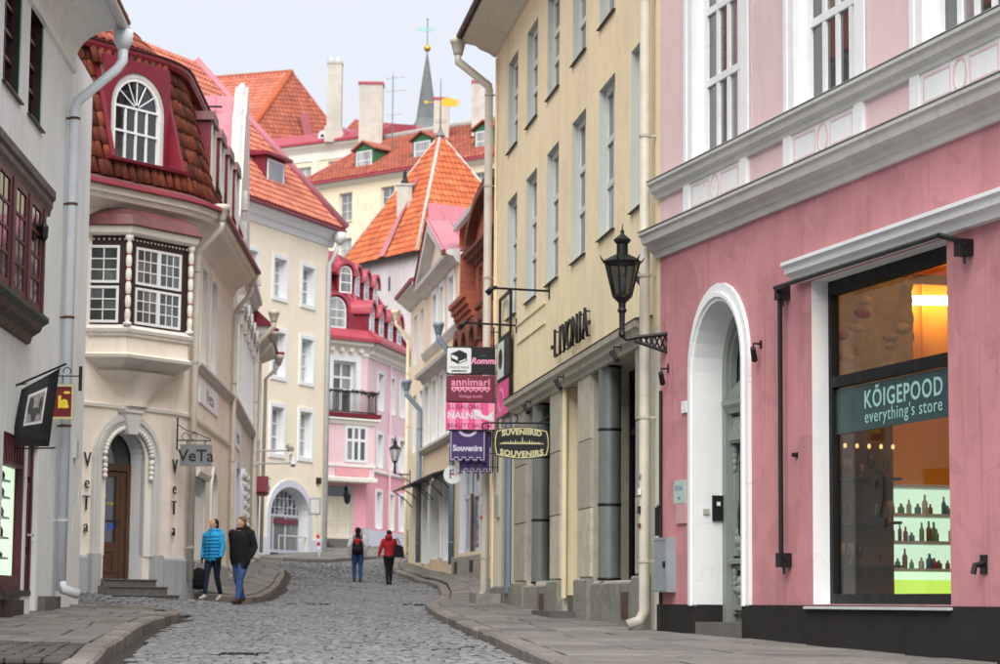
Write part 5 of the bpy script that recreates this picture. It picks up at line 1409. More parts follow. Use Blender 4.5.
# arched dormer window in the mansard: red recess, white window
nW = NA - .12
m = VP_.mb()
o_ = [(MW[0] - .28, 10.22), (MW[0] - .28, 12.36), (MW[1] + .28, 12.36), (MW[1] + .28, 10.22)]
ck = [(-.4, 10.22), (NS(10.22) + .10, 10.22), (NS(12.2) + .12, 12.22), (-.4, 12.3)]
m.sweep(ck, MW[0] - .24, MW[0] - .12); m.sweep(ck, MW[1] + .12, MW[1] + .22); m.box(MW[0] - .12, MW[1] + .12, -.45, -.06, 12.18, 12.40)
m.sweep([(-.4, 10.20), (.40, 10.20), (.42, 10.26), (-.4, 10.30)], MW[0] - .34, MW[1] + .30)
dm = obj('dormer', m, M['red_dark'], b)
m = VP_.mb(); ar_o = [(MW[0] - .14, 10.3)] + arc_pts(MW[0] - .14, MW[1] + .14, 11.42, .92) + [(MW[1] + .14, 10.3)]; ar_i = [(MW[0] + .06, 10.3)] + arc_pts(MW[0] + .06, MW[1] - .06, 11.42, .74) + [(MW[1] - .06, 10.3)]
m.ring(ar_o, ar_i, -.30, -.02); obj('dormer_arch', m, M['red_dark'], dm)
m = VP_.mb(); ar_o = [(MW[0] + .06, 10.3)] + arc_pts(MW[0] + .06, MW[1] - .06, 11.42, .74) + [(MW[1] - .06, 10.3)]; ar_i = [(MW[0] + .16, 10.3)] + arc_pts(MW[0] + .16, MW[1] - .16, 11.42, .64) + [(MW[1] - .16, 10.3)]
m.ring(ar_o, ar_i, -.30, -.05); obj('inner_arch', m, M['old_white'], dm)
for (a, c) in ((MW[0] - .12, MW[1] + .12),):
    m = VP_.mb(); P = arc_pts(MW[0] - .14, MW[1] + .14, 11.42, .92)
    for p, q in zip(P, P[1:]): m.quad((p[0], -.05, p[1]), (q[0], -.05, q[1]), (q[0], -.05, 12.23), (p[0], -.05, 12.23))
    obj('spandrel', m, M['red_dark'], dm, recalc=False)
window(b, VP_, MW[0] + .16, MW[1] - .16, 10.32, 12.06, .06, M['white_frame'], M['pane_dark'], vb=(.25, .5, .75), hb=(.52,), fw=.07, bw=.045, rise=.63, name='arched_window', each=True, thick=.08)
for k in range(11):
    u = MW[0] - .26 + k * .212; Mx = tile_matrix(VP_, u, 12.18, lambda z: NS(z) + .16, Z1, Z0) @ Matrix.Rotation(random.gauss(0, .02), 4, 'Z'); inst('roof_tile', tme, dm, Mx)
# side dormers along the street
for k in (2.6, 4.6, 6.6, 8.5):
    u = UF + k; m = VP_.mb()
    m.box(u - .56, u - .46, -.5, .14, 9.95, 11.95); m.box(u + .46, u + .56, -.5, .14, 9.95, 11.95)
    dm = obj('dormer', m, M['red_dark'], b)
    m = VP_.mb(); m.prism([(u - .66, 11.9), (u + .66, 11.9), (u + .5, 12.12), (u - .5, 12.12)], -.6, .20); obj('dormer_roof', m, M['rust_metal'], dm)
    m = VP_.mb(); m.box(u - .46, u - .36, .04, .17, 9.98, 11.9); m.box(u + .36, u + .46, .04, .17, 9.98, 11.9); obj('dormer_frame', m, M['old_white'], dm)
    window(b, VP_, u - .36, u + .36, 9.98, 11.9, .0, M['white_frame'], M['pane'], n=.10, vb=(.5,), hb=(.6,), name='dormer_window')
# chimney and pipes
p = VP_.T(8.8, -2.4, 0); m = MB(); m.box(p.x - .55, p.x + .45, p.y - .5, p.y + .5, 12.6, 14.45); m.box(p.x - .6, p.x + .5, p.y - .55, p.y + .55, 14.45, 14.53); obj('chimney', m, [M['chimney_white']], b)
downpipe(b, VP_, UF + .55, 1.8, 8.75, M['pipe_cream'], .07, .12, off=.50, kick=False)
downpipe(b, VP_, UF + 9.4, 2.2, 8.6, M['pipe_cream'], .06, .10, off=.38)
shell(b, VP_, 0, 15.5, 1.0, 9.5, 7, M['peach'])
# ------------------------------------------------------------------ gabled house beyond the corner house
e0 = Vector((-6.58, 57.6)); d3 = Vector((-.064, 1)).normalized()
GP = Path([tuple(e0), tuple(e0 + d3 * 30)])
b = thing('gabled_house', 'pale house with weathered white street gable and red sheet metal roof', 'building', (-6.9, 63, 2.2))
OPS = [(2.2 + 2.0 * k, 3.3 + 2.0 * k, 6.75, 8.7, 0, .15) for k in range(5)] + [(2.4, 4.2, 2.9, 5.0, 0, .2), (6.2, 7.6, 2.6, 5.0, .5, .3), (9, 10.6, 3.2, 5, 0, .2)]
wall(b, GP, 0.02, 12.6, 1.4, 10.6, OPS, M['peach_trim'])
shell(b, GP, 0.02, 12.6, 1.4, 10.6, 8, M['peach_trim'])
for q in OPS[:5]:
    window(b, GP, *q[:4], .12, M['white_frame'], M['pane_light'], hb=(.62,)); surround(b, GP, *q[:4], .2, .10, M['white_trim'])
    m = GP.mb(); m.box(q[0] - .28, q[1] + .28, .0, .22, 8.95, 9.05); m.prism([(q[0] - .3, 9.05), (q[1] + .3, 9.05), ((q[0] + q[1]) / 2, 9.45)], .0, .24); obj('window_pediment', m, M['grey_trim'], b)
    for s in (q[0] - .2, q[1] + .08):
        m = GP.mb(); m.prism([(s, 8.6), (s + .12, 8.6), (s + .12, 8.95), (s, 8.95)], .0, .2); obj('console', m, M['grey_trim'], b)
window(b, GP, *OPS[5][:4], .15, M['white_frame'], M['pane_light']); surround(b, GP, *OPS[5][:4], .16, .08, M['lilac_trim'])
window(b, GP, *OPS[6][:4], .2, M['wood_door'], M['pane_dark'], rise=.5, name='door'); surround(b, GP, *OPS[6][:4], .22, .12, M['lilac_trim'], rise=.5)
for k in range(9):
    for u in (6.06, 7.74):
        m = MB(); m.ell(GP.T(u, .14, 2.9 + k * .26), .08, .08, .10, 7, 5); obj('garland_bud', m, M['grey_trim'], b, smooth=True)
window(b, GP, *OPS[7][:4], .15, M['white_frame'], M['pane_light'])
band(b, GP, 0.02, 12.6, [(0, 6.40), (.06, 6.42), (.16, 6.54), (.16, 6.62), (0, 6.68)], M['grey_trim'], name='sill_course')
m = GP.mb(); m.box(1.9, 5.4, .002, .03, 5.55, 6.25); pn = obj('wall_panel', m, M['white_paint'], o=GP.T(3.6, 0, 5.55), label='white lettered panel on the gabled house wall beyond the drainpipe', cat='sign')
text('lettering', 'veta', lambda x, d, y: GP.T(3.7 + x * 2, .034 + d, 5.7 + y), .5, M['sign_blue_text'], pn, .002)
band(b, GP, 0.02, 12.6, [(0, 10.2), (.1, 10.24), (.2, 10.4), (.26, 10.42), (.26, 10.55), (0, 10.62)], M['grey_trim'], name='eaves_cornice')
# stepped white gable
gm = GP.mb()
out = [(1.5, 10.6), (1.5, 11.3), (1.9, 11.5), (2.3, 12.4), (2.6, 12.5), (3.5, 14.3), (3.9, 14.5), (4.3, 15.0), (4.75, 15.35), (5.2, 15.0), (5.6, 14.5), (6.0, 14.3), (6.9, 12.5), (7.2, 12.4), (7.6, 11.5), (8.0, 11.3), (8.0, 10.6)]
gm.prism(out, -.28, .06); obj('gable', gm, M['old_white'], b)
m = GP.mb()
for p, q in zip(out[1:-1], out[2:-1]): m.tube([(p[0], -.11, p[1] + .03), (q[0], -.11, q[1] + .03)], .10, 6)
obj('gable_coping', m, M['old_white'], b)
m = GP.mb(); m.box(1.6, 2.0, .0, .24, 10.6, 11.2); m.box(2.3, 2.6, .06, .2, 11.6, 12.1); obj('gable_bracket', m, M['pipe_grey'], b)
# red sheet roof behind the gable, ridge across the street line
m = GP.mb()
m.quad((4.75, -.28, 15.1), (4.75, -7, 15.1), (1.3, -7, 10.7), (1.3, -.28, 10.7)); m.quad((4.75, -.28, 15.1), (4.75, -7, 15.1), (8.2, -7, 10.7), (8.2, -.28, 10.7)); m.quad((1.3, -7, 10.7), (8.2, -7, 10.7), (4.75, -7, 15.1), (4.75, -7, 15.1))
rf = obj('roof', m, M['rose_metal'], b, recalc=False)
for k in range(9):
    n = -.8 - k * .75; s = GP.mb(); s.tube([(4.72, n, 15.12), (1.35, n, 10.78)], .02, 4); obj('roof_seam', s, M['rose_metal'], rf)
for t in (.12, .52):
    s = GP.mb(); u, z = 4.75 - 3.45 * t, 15.1 - 4.4 * t; s.tube([(u - .1, -.6, z + .12), (u - .1, -6.5, z + .12)], .03, 5)
    for n in (-1.8, -4.5): s.tube([(u - .1, n, z + .12), (u, n, z - .08)], .025, 4)
    obj('snow_guard', s, M['iron'], rf)
m = GP.mb(); m.quad((8.2, -.1, 10.6), (12.6, -.1, 10.6), (12.6, -4, 13.5), (8.2, -4, 13.5)); m.quad((.02, -.1, 10.6), (1.3, -.1, 10.6), (1.3, -4, 13.5), (.02, -4, 13.5)); obj('roof_slope', m, M['red_metal'], b, recalc=False)
downpipe(b, GP, 12.3, 2.8, 9.2, M['pipe_cream'], .08, .12, off=.5)
m = GP.mb(); m.box(1.0, 1.6, .0, .3, 9.6, 10.2); m.tube([(1.3, .3, 10.0), (1.3, .55, 9.8), (1.3, .6, 9.5)], .06, 6); obj('hopper', m, M['grey_trim'], b)
# ------------------------------------------------------------------ low house with wide grey soffit
b = thing('soffit_house', 'narrow pale house with wide grey soffit and red roof edge', 'building', (-7.9, 76, 2.8))
OPS = [(14.0, 15.0, 6.8, 8.6, 0, .15), (16.0, 17, 6.8, 8.6, 0, .15), (18, 19, 6.8, 8.6, 0, .15), (17.2, 18.6, 2.6, 4.9, 0, .25)]
wall(b, GP, 12.62, 20.2, 1.8, 9.7, OPS, M['peach_trim']); shell(b, GP, 12.62, 20.2, 1.8, 9.7, 7, M['peach_trim'])
for q in OPS[:3]: window(b, GP, *q[:4], .12, M['white_frame'], M['pane_light']); surround(b, GP, *q[:4], .14, .05, M['white_trim'])
window(b, GP, *OPS[3][:4], .2, M['white_frame'], M['pane_light'], name='shop_window'); surround(b, GP, *OPS[3][:4], .14, .05, M['lilac_trim'])
m = GP.mb(); m.box(17, 19, .02, .3, 5.0, 5.05); m.prism([(16.9, 5.05), (19.1, 5.05), (18, 5.6)], 0, .36); obj('door_canopy', m, M['red_dark'], b)
m = GP.mb(); m.sweep([(0, 9.45), (.42, 9.62), (.46, 9.72), (.46, 9.80), (0, 9.9)], 12.5, 20.4); obj('soffit', m, M['grey_trim'], b)
m = GP.mb(); m.sweep([(.52, 9.80), (.52, 9.90), (-.6, 10.9), (-3.6, 12.6), (-3.6, 9.9)], 12.4, 20.5); obj('roof', m, M['red_dark'], b)
for u in (13.2, 20.0):
    m = GP.mb(); c = GP.T(u, .56, 0); m.lathe([(.06, 9.35), (.16, 9.6), (.18, 9.62), (.18, 9.72)], c, 10); m.tube([(u, .56, 9.4), (u, .48, 9.25), (u, .14, 8.9), (u, .1, 3.2)], .06, 8); dp = obj('downpipe', m, M['pipe_cream'], b, smooth=True)
    s = GP.mb(); s.lathe([(.19, 9.72), (.19, 9.80)], c, 10); obj('hopper_rim', s, M['red_dark'], dp)
# camera arms
r = thing('security_camera', 'two white security cameras on long arms from the pale wall', 'camera', GP.T(13.2, 0, 6.2))
m = MB(); p = GP.T(13.2, 0, 6.1); m.tube([p, p + Vector((1.15, 0, .02))], .03, 6, False); m.tube([p + Vector((0, 0, -.38)), p + Vector((1.2, 0, -.36))], .03, 6, False); m.tube([p + Vector((0, 0, .15)), p + Vector((0, 0, -.5))], .04, 6, False); obj('arm', m, M['zinc'], r)
m = MB(); q = p + Vector((1.15, 0, .10)); m.tube([q + Vector((-.06, .1, .06)), q + Vector((.08, -.25, -.06))], .08, 8, False); obj('camera_head', m, M['pipe_grey'], r)
m = MB(); q = p + Vector((1.22, 0, -.3)); m.tube([q + Vector((0, .05, .18)), q + Vector((.05, -.15, -.14))], .085, 8, False); obj('camera_head', m, M['sign_white'], r)
# ------------------------------------------------------------------ tiled slopes of real tiles
def tiled(parent, A, B, C_, D, mat, tw=.26, tl=.36, name='roof_tiles', amp=.30):
    """quad A-B (eave) D-C (ridge; may coincide): rows of barrel tiles clipped to it"""
    A, B, C_, D = [Vector(p) for p in (A, B, C_, D)]
    up0 = ((C_ + D) / 2 - (A + B) / 2); n = (B - A).cross(up0).normalized()
    if n.z < 0: n = -n
    L = up0.length; rows = max(1, int(L / tl)); m = MB(); k = 3
    ax = (B - A).normalized()
    for r in range(rows):
        t0, t1 = r / rows, min(1, (r + 1.12) / rows)
        a0, b0 = A.lerp(D, t0), B.lerp(C_, t0); a1, b1 = A.lerp(D, t1), B.lerp(C_, t1)
        w = (b0 - a0).length; cnt = max(1, int(w / tw))
        base0 = (a0 - A).dot(ax); s = math.ceil(base0 / tw) * tw
        x = s
        while x < base0 + w - .02:
            f0 = (x - base0) / w; f1 = min(1, (x + tw - base0) / w)
            w1 = (b1 - a1).length; bb = (a1 - A).dot(ax)
            g0 = (x - bb) / w1 if w1 > .01 else 0; g1 = (x + tw - bb) / w1 if w1 > .01 else 1
            if g1 < 0 or g0 > 1: x += tw; continue
            g0, g1 = max(0, g0), min(1, g1); m.cur = random.random(); j = random.uniform(0, .012)
            p0 = [a0.lerp(b0, f0 + (f1 - f0) * i / k) + n * (.045 + j + math.sin(math.pi * i / k) * tw * amp) for i in range(k + 1)]
            p1 = [a1.lerp(b1, g0 + (g1 - g0) * i / k) + n * (.0 + math.sin(math.pi * i / k) * tw * amp) for i in range(k + 1)]
            q0 = [p - n * .05 for p in p0]
            i0 = [m.W(p) for p in p0]; i1 = [m.W(p) for p in p1]; iq = [m.W(p) for p in q0]
            for i in range(k): m.F(i0[i], i0[i + 1], i1[i + 1], i1[i]); m.F(iq[i], iq[i + 1], i0[i + 1], i0[i])
            x += tw
    s = MB(); s.F(*[s.W(p) for p in (A, B, C_, D)]) if (C_ - D).length > .01 else s.F(*[s.W(p) for p in (A, B, C_)])
    ro = obj('roof_slope', s, mat, parent, recalc=False)
    obj(name, m, mat, ro, recalc=False, rnd=True, kind='stuff')
    return ro
def ridge(parent, pts, r, mat, name='ridge_cap'):
    m = MB(); m.tube(pts, r, 8, False); return obj(name, m, mat, parent, smooth=True)

# ------------------------------------------------------------------ cream four storey house
CP = Path([(-11.2825, 84.0), (-6.6025, 96.0)])
b = thing('cream_house', 'tall cream house with white framed windows and arched shopfront', 'building', (-8.5, 91, 3.3))
rowsz = [(13.36, 14.86), (10.28, 11.98), (7.28, 9.08)]
OPS = []
for z0, z1 in rowsz:
    for u0 in (1.9, 4.45, 6.92, 9.40): OPS.append((u0, u0 + 1.06, z0, z1, 0, .26))
AR = (6.95, 10.3, 3.3, 6.05, 1.1, .4)
wall(b, CP, -6, 11.8, 2.4, 16.1, OPS + [AR], M['cream'], rmat=M['white_trim'])
for q in OPS:
    window(b, CP, q[0], q[1], q[2], q[3], .24, M['white_frame'], M['pane_light'], vb=(.5,), hb=(.36, .68), fw=.08, bw=.06)
    surround(b, CP, *q[:4], .16, .05, M['white_trim'], bottom=True)
shell(b, CP, -6, 11.8, 2.4, 16.1, 8, M['cream'])
surround(b, CP, AR[0], AR[1], 3.4, AR[3], .28, .07, M['lilac_trim'], rise=AR[4], name='arch_surround')
m = CP.mb(); m.box(-6, 6.6, .0, .06, 2.4, 4.05); m.box(10.62, 11.81, .0, .06, 2.4, 4.05); obj('plinth', m, M['lilac_trim'], b)
w = window(b, CP, AR[0], AR[1], 3.5, AR[3], .34, M['lilac_trim'], M['pane'], vb=(.30, .64), hb=(), fw=.12, bw=.10, rise=1.1, name='shopfront', each=True)
m = CP.mb()
for k in range(1, 9):
    u = AR[0] + (AR[1] - AR[0]) * k / 9; hh = 1.02 * math.sqrt(max(0, 1 - ((u - 8.625) / 1.6) ** 2)); m.box(u - .02, u + .02, -.36, -.32, 4.98, 4.98 + hh)
for z in (5.25, 5.6): m.box(AR[0] + .25, AR[1] - .25, -.36, -.325, z, z + .03)
obj('fanlight_bars', m, M['lilac_trim'], w)
m = CP.mb(); m.box(8.0, 10.1, -.36, -.30, 4.62, 4.82); obj('name_board', m, M['sign_maroon'], b)
m = CP.mb(); m.tube([(7.9, -.05, 4.15), (10.3, -.05, 4.15)], .03, 6); m.tube([(7.9, -.05, 3.4), (7.9, -.05, 4.15)], .03, 6); obj('handrail', m, M['zinc'], b)
m = CP.mb(); m.box(7.0, 10.2, -.3, .5, 2.9, 3.42); obj('step', m, M['step_stone'], b)
band(b, CP, -6, 12.1, [(0, 15.95), (.06, 15.98), (.14, 16.2), (.24, 16.24), (.34, 16.42), (.46, 16.45), (.46, 16.58), (0, 16.66)], M['white_trim'], name='eaves_cornice')
m = CP.mb(); m.sweep([(.40, 16.56), (.62, 16.56), (.62, 16.66), (.3, 16.82), (.2, 16.7)], -6, 12.2); obj('eaves_edge', m, M['red_dark'], b)
# roof: tiled slope with pink metal verge running up to the left
Rp = CP.T(12.15, .5, 16.7); Rq = Vector((-12.42, 93.2, 23.15)); Lp = CP.T(-6, .5, 16.7); Lq = CP.T(-6, -5.2, 23.15)
tiled(b, Lp, Rp, Rq, Lq, M['tile_salmon'])
ridge(b, [Rp + Vector((.1, 0, .05)), Rq + Vector((.05, 0, .1))], .19, M['rose_metal'], 'verge_flashing')
m = MB(); m.F(*[m.W(p) for p in (Rp, Rq, CP.T(11.9, -9, 16.7))]); obj('roof_end', m, M['red_dark'], b, recalc=False)
# red dormer
def dormer(b, path, u, n, z, w, h, depth, wallm, roofm, fm, gm, pitched=False, cols=2):
    m = path.mb(); m.box(u - w / 2, u + w / 2, n - depth, n, z, z + h); d = obj('dormer', m, wallm, b)
    m = path.mb()
    if pitched: m.prism([(u - w / 2 - .22, z + h - .05), (u, z + h + .5), (u + w / 2 + .22, z + h - .05), (u + w / 2 + .22, z + h + .06), (u, z + h + .62), (u - w / 2 - .22, z + h + .06)], n - depth, n + .22)
    else: m.sweep([(n + .25, z + h), (n + .25, z + h + .12), (n - depth, z + h + .45), (n - depth, z + h)], u - w / 2 - .2, u + w / 2 + .2)
    obj('dormer_roof', m, roofm, d)
    if pitched:
        m = path.mb(); m.prism([(u - w / 2, z + h), (u + w / 2, z + h), (u, z + h + .45)], n - .1, n); obj('dormer_gable', m, wallm, d)
    window(b, path, u - w / 2 + .16, u + w / 2 - .16, z + .12, z + h - .1, .0, fm, gm, n=n + .05, vb=tuple(i / cols for i in range(1, cols)), hb=(.5,), name='dormer_window', thick=.04)
    return d
dormer(b, CP, 7.75, -.45, 17.0, 1.75, 1.9, 2.6, M['red_dark'], M['red_dark'], M['white_frame'], M['pane_light'])
dormer(b, CP, 2.4, -.45, 17.0, 1.75, 1.9, 2.6, M['red_dark'], M['red_dark'], M['white_frame'], M['pane_light'])
m = CP.mb(); m.tube([(11.6, .14, 3.4), (11.6, .14, 15.2), (11.65, .3, 15.5), (11.65, .56, 16.1)], .09, 8); c = CP.T(11.65, .56, 0); m.lathe([(.1, 16.0), (.24, 16.2), (.26, 16.5)], c, 10); obj('downpipe', m, M['zinc'], b, smooth=True)
m = CP.mb(); m.box(11.0, 11.3, .0, .10, 6.3, 6.55); obj('wall_box', m, M['iron'], b)
vs = thing('hanging_sign', 'small pale sign reading VeTa hanging in front of the cream house', 'sign', (-8.6, 86, 5.6)); vT = face_T((-8.62, 86.2, 5.77), (1, .1))
m = MB(vT); m.box(-.30, .30, -.02, .02, -.18, .18); obj('sign_board', m, M['zinc'], vs); text('lettering', 'VeTa', lambda x, d, y: vT(x, .022 + d, -.1 + y), .28, M['sign_black'], vs, .002)
m = MB(vT); m.tube([(-.5, 0, .3), (.3, 0, .3)], .02, 5); m.tube([(0, 0, .18), (0, 0, .45)], .015, 5); obj('bracket', m, M['iron'], vs)
# road sign on a post
rs = thing('road_sign', 'square road sign seen from behind on a leaning post with red bands', 'road sign', (-6.62, 88, 3.3))
m = MB(); m.tube([(-6.62, 88, 3.1), (-6.80, 88, 5.5)], .035, 8, False); obj('post', m, M['zinc'], rs)
m = MB(); m.box(-7.04, -6.60, 87.94, 87.96, 4.82, 5.46); obj('sign_plate', m, M['box_grey'], rs)
m = MB(); m.box(-6.98, -6.66, 87.925, 87.938, 4.88, 5.40); obj('sign_face', m, M['zinc'], rs)
for k in range(4):
    m = MB(); z = 3.55 + k * .14; x = -6.62 - .075 * (z - 3.1); m.tube([(x, 88, z), (x - .01, 88, z + .12)], .06, 8, False); obj('band', m, M['red_mark' if k % 2 else 'sign_white'], rs)

# ------------------------------------------------------------------ pink mansard house with balcony
k4 = Vector((.2, 1)).normalized(); pc = Vector((-5.4746, 108.0)) - k4 * 2.35; k5 = Vector((1.1, 1)).normalized()
SP = Path([tuple(pc), tuple(pc + k4 * 7.5)]); FP = Path([tuple(pc - k5 * 9), tuple(pc)])
b = thing('pink_mansard_house', 'pink house with balcony, oriel and red mansard roof full of round dormers', 'building', (-6.5, 108, 4.0))
so = [(2.35 + u, 2.35 + u + .95, z0, z1, 0, .2) for u in (-.45, 1.75, 3.85) for z0, z1 in ((10.36, 12.05), (7.75, 9.25))] + [(2.35 + u, 2.35 + u + .95, 4.95, 6.62, 0, .22) for u in (-.5, 1.8, 4.0)]
wall(b, SP, 0, 7.5, 7.5, 13.1, [q for q in so if q[2] > 7], M['rose_light'], rmat=M['white_trim']); wall(b, SP, 0, 7.5, 3.4, 7.5, [q for q in so if q[2] < 7], M['rose'], name='ground_wall', rmat=M['white_trim'])
m = SP.mb(); m.box(0, 7.5, .0, .05, 3.3, 4.85); obj('plinth', m, M['lilac_trim'], b)
for q in so:
    window(b, SP, *q[:4], .2, M['white_frame'], M['pane_light'], hb=(.62,), bw=.06); surround(b, SP, *q[:4], .14, .05, M['white_trim'])
fo = [(7.0, 8.3, 9.95, 12.3, 0, .25), (6.85, 8.3, 4.4, 6.75, 0, .35), (3.0, 4.2, 10.3, 12.1, 0, .2)]
wall(b, FP, 0, 9, 7.5, 13.1, [fo[0], fo[2]], M['rose_light'], name='front_wall', rmat=M['white_trim']); wall(b, FP, 0, 9, 3.0, 7.5, [fo[1]], M['rose'], name='front_ground_wall', rmat=M['white_trim'])
window(b, FP, *fo[0][:4], .2, M['white_frame'], M['pane'], hb=(.46, .72), fw=.12, bw=.1, name='balcony_door', each=True); surround(b, FP, *fo[0][:4], .28, .06, M['white_trim'])
window(b, FP, *fo[2][:4], .2, M['white_frame'], M['pane_light'])
m = FP.mb(); m.box(6.85, 7.57, -.4, -.3, 4.4, 6.2); m.box(7.58, 8.3, -.4, -.3, 4.4, 6.2); m.box(6.85, 8.3, -.4, -.28, 6.2, 6.28); dr = obj('door', m, M['door_cream'], b)
for ua in (6.93, 7.66):
    for z0, z1 in ((4.5, 5.1), (5.2, 6.1)):
        m = FP.mb(); m.ring([(ua, z0), (ua + .56, z0), (ua + .56, z1), (ua, z1)], [(ua + .07, z0 + .07), (ua + .49, z0 + .07), (ua + .49, z1 - .07), (ua + .07, z1 - .07)], -.3, -.27, True); obj('door_panel', m, M['door_cream'], dr)
m = FP.mb(); m.box(6.9, 8.25, -.38, -.34, 6.28, 6.75); obj('fanlight', m, M['pane_dark'], dr)
for k in range(3):
    m = FP.mb(); m.box(6.5, 8.6, -.05, .95 - .3 * k, 3.2, 3.95 + .15 * (k + 1)); obj('step', m, M['step_stone'], b)
m = FP.mb(); m.box(8.62, 9.03, .0, .3, 3.2, 4.9); obj('stair_wall', m, M['grey_base'], b)
# oriel box
def boxpath(u0, u1, n, ch): return Path([tuple(FP.T(u0, 0, 0).xy), tuple(FP.T(u0 + ch, n, 0).xy), tuple(FP.T(u1 - .15, n, 0).xy), tuple(FP.T(u1, 0, 0).xy)])
BO = boxpath(5.65, 9.0, .75, .65); L = BO.L
def ring3(BO, prof, name, mat, parent):
    m = MB(); rings = []; n_ = [Vector((d.y, -d.x)) for d in BO.d]
    P = [(BO.p[0], n_[0]), (BO.p[1], (n_[0] + n_[1]) / (1 + n_[0].dot(n_[1]))), (BO.p[2], (n_[1] + n_[2]) / (1 + n_[1].dot(n_[2]))), (BO.p[3], n_[2])]
    for p, nv in P: rings.append([m.W((p.x + nv.x * n, p.y + nv.y * n, z)) for n, z in prof])
    k = len(prof)
    for q, r in zip(rings, rings[1:]):
        for i in range(k): m.F(q[i], r[i], r[(i + 1) % k], q[(i + 1) % k])
    m.F(*rings[0]); m.F(*rings[-1][::-1]); return obj(name, m, mat, parent)
ori = ring3(BO, [(-.5, 7.0), (0, 7.0), (0, 9.55), (-.5, 9.55)], 'oriel', M['rose_light'], b)
ring3(BO, [(-.6, 6.86), (.12, 6.9), (.14, 7.06), (.02, 7.1), (-.6, 7.1)], 'oriel_base', M['cream_white'], ori); ring3(BO, [(-.6, 7.55), (.05, 7.55), (.05, 7.68), (-.6, 7.68)], 'oriel_band', M['cream_white'], ori)
ring3(BO, [(-.6, 9.42), (.06, 9.42), (.12, 9.58), (.2, 9.62), (.2, 9.7), (-.6, 9.72)], 'oriel_cornice', M['cream_white'], ori)
m = BO.mb(); m.box(L[1] + .35, L[2] - .35, .0, .05, 7.15, 7.5); obj('oriel_panel', m, M['rose'], ori)
window(b, BO, L[1] + .85, L[2] - .45, 7.75, 9.38, .0, M['white_frame'], M['pane'], n=.05, vb=(.333, .666), hb=(.62,), fw=.12, bw=.12, name='oriel_sash', each=True)
window(b, BO, .15, L[1] - .1, 7.75, 9.38, .0, M['white_frame'], M['pane'], n=.05, vb=(.5,), hb=(.62,), name='oriel_sash'); window(b, BO, L[2] + .12, L[3] - .12, 7.75, 9.38, .0, M['white_frame'], M['pane'], n=.05, vb=(.5,), hb=(.62,), name='oriel_sash')
# balcony on the oriel's roof
bal = ring3(BO, [(-.8, 9.74), (.22, 9.74), (.24, 9.92), (-.8, 9.92)], 'balcony', M['red_dark'], b)
m = MB()
for k in range(41):
    u = L[3] * k / 40; p, nv, d = BO.at(u); q = p + nv * .1; m.tube([(q.x, q.y, 9.9), (q.x, q.y, 10.85)], .018, 4, False)
q = [p + nv * .1 for p, nv, d in (BO.at(L[3] * k / 20) for k in range(21))]
for z, r in ((10.88, .04), (9.98, .03)): m.tube([(x.x, x.y, z) for x in q], r, 5, False)
obj('railing', m, M['iron'], bal)
m = MB()
for k in range(420):
    u = random.uniform(-.1, L[3] + .1); p, nv, d = BO.at(u); q = p + nv * (.1 + random.gauss(0, .09)); c = Vector((q.x, q.y, 10.86 + random.gauss(0, .045))); dd = Vector((random.gauss(0, 1), random.gauss(0, 1), random.gauss(0, 1))).normalized(); x = dd.orthogonal().normalized() * .035; y = dd.cross(x).normalized() * .055
    m.F(*[m.W(v) for v in (c - x, c + y, c + x, c - y)])
paint('dry_leaf', (.045, .040, .025), .8, .4)
gl = obj('garland', m, M['dry_leaf'], recalc=False, o=tuple(FP.T(6.2, .8, 10.8)), label='dark evergreen garland along the balcony rail of the pink house', cat='garland')
for v in (SP, FP):
    Le = 7.5 if v is SP else 9
    band(b, v, 0 if v is SP else 0, Le, [(0, 12.55), (.06, 12.58), (.06, 12.75), (.18, 12.9), (.34, 13.0), (.42, 13.04), (.42, 13.22), (0, 13.3)], M['cream_white'], name='eaves_cornice')
    m = v.mb()
    for k in range(int(Le / .55)): m.box(k * .55 + .1, k * .55 + .32, .05, .24, 12.72, 12.9)
    obj('dentil_row', m, M['cream_white'], b)
    band(b, v, 0, Le, [(0, 7.45), (.06, 7.46), (.09, 7.55), (0, 7.6)], M['cream_white'], name='string_course')
    m = v.mb(); m.sweep([(.38, 13.2), (.58, 13.2), (.58, 13.34), (.1, 13.75), (0, 13.5)], -.3 if v is SP else 0, Le + (.3 if v is FP else 0)); obj('eaves_flashing', m, M['red_metal'], b)
# mansard faces: corner apex line leaning back
def mans(path, Le):
    m = path.mb()
    if path is SP: m.quad((0, .1, 13.6), (Le, .1, 13.6), (Le - 2.2, -2.0, 17.6), (1.2, -2.0, 17.6))
    else: m.quad((0, .1, 13.6), (Le, .1, 13.6), (Le - 1.2, -2.0, 17.6), (0, -2.0, 17.6))
    return obj('mansard_slope', m, M['red_dark'], b, recalc=False)
mans(SP, 7.5); ms = mans(FP, 9)
m = MB(); p1, p2 = SP.T(0, .1, 13.6), SP.T(1.2, -2.0, 17.6); p3 = FP.T(7.8, -2.0, 17.6); m.F(*[m.W(p) for p in (p1, p2, p3)]); obj('mansard_corner', m, M['red_metal'], b, recalc=False)
m = SP.mb(); m.quad((7.5, .1, 13.6), (7.5, -7, 13.6), (5.3, -6, 17.6), (5.3, -2.0, 17.6)); m.quad((1.2, -2, 17.6), (5.3, -2, 17.6), (5.3, -6, 17.6), (1.2, -6, 17.6)); obj('mansard_end', m, M['red_dark'], b, recalc=False)
ridge(b, [SP.T(7.5, .1, 13.6), SP.T(5.3, -2, 17.6)], .12, M['red_metal'], 'hip_flashing')
ridge(b, [p1, p3], .12, M['red_metal'], 'hip_flashing'); ridge(b, [p1, p2], .12, M['red_metal'], 'hip_flashing')
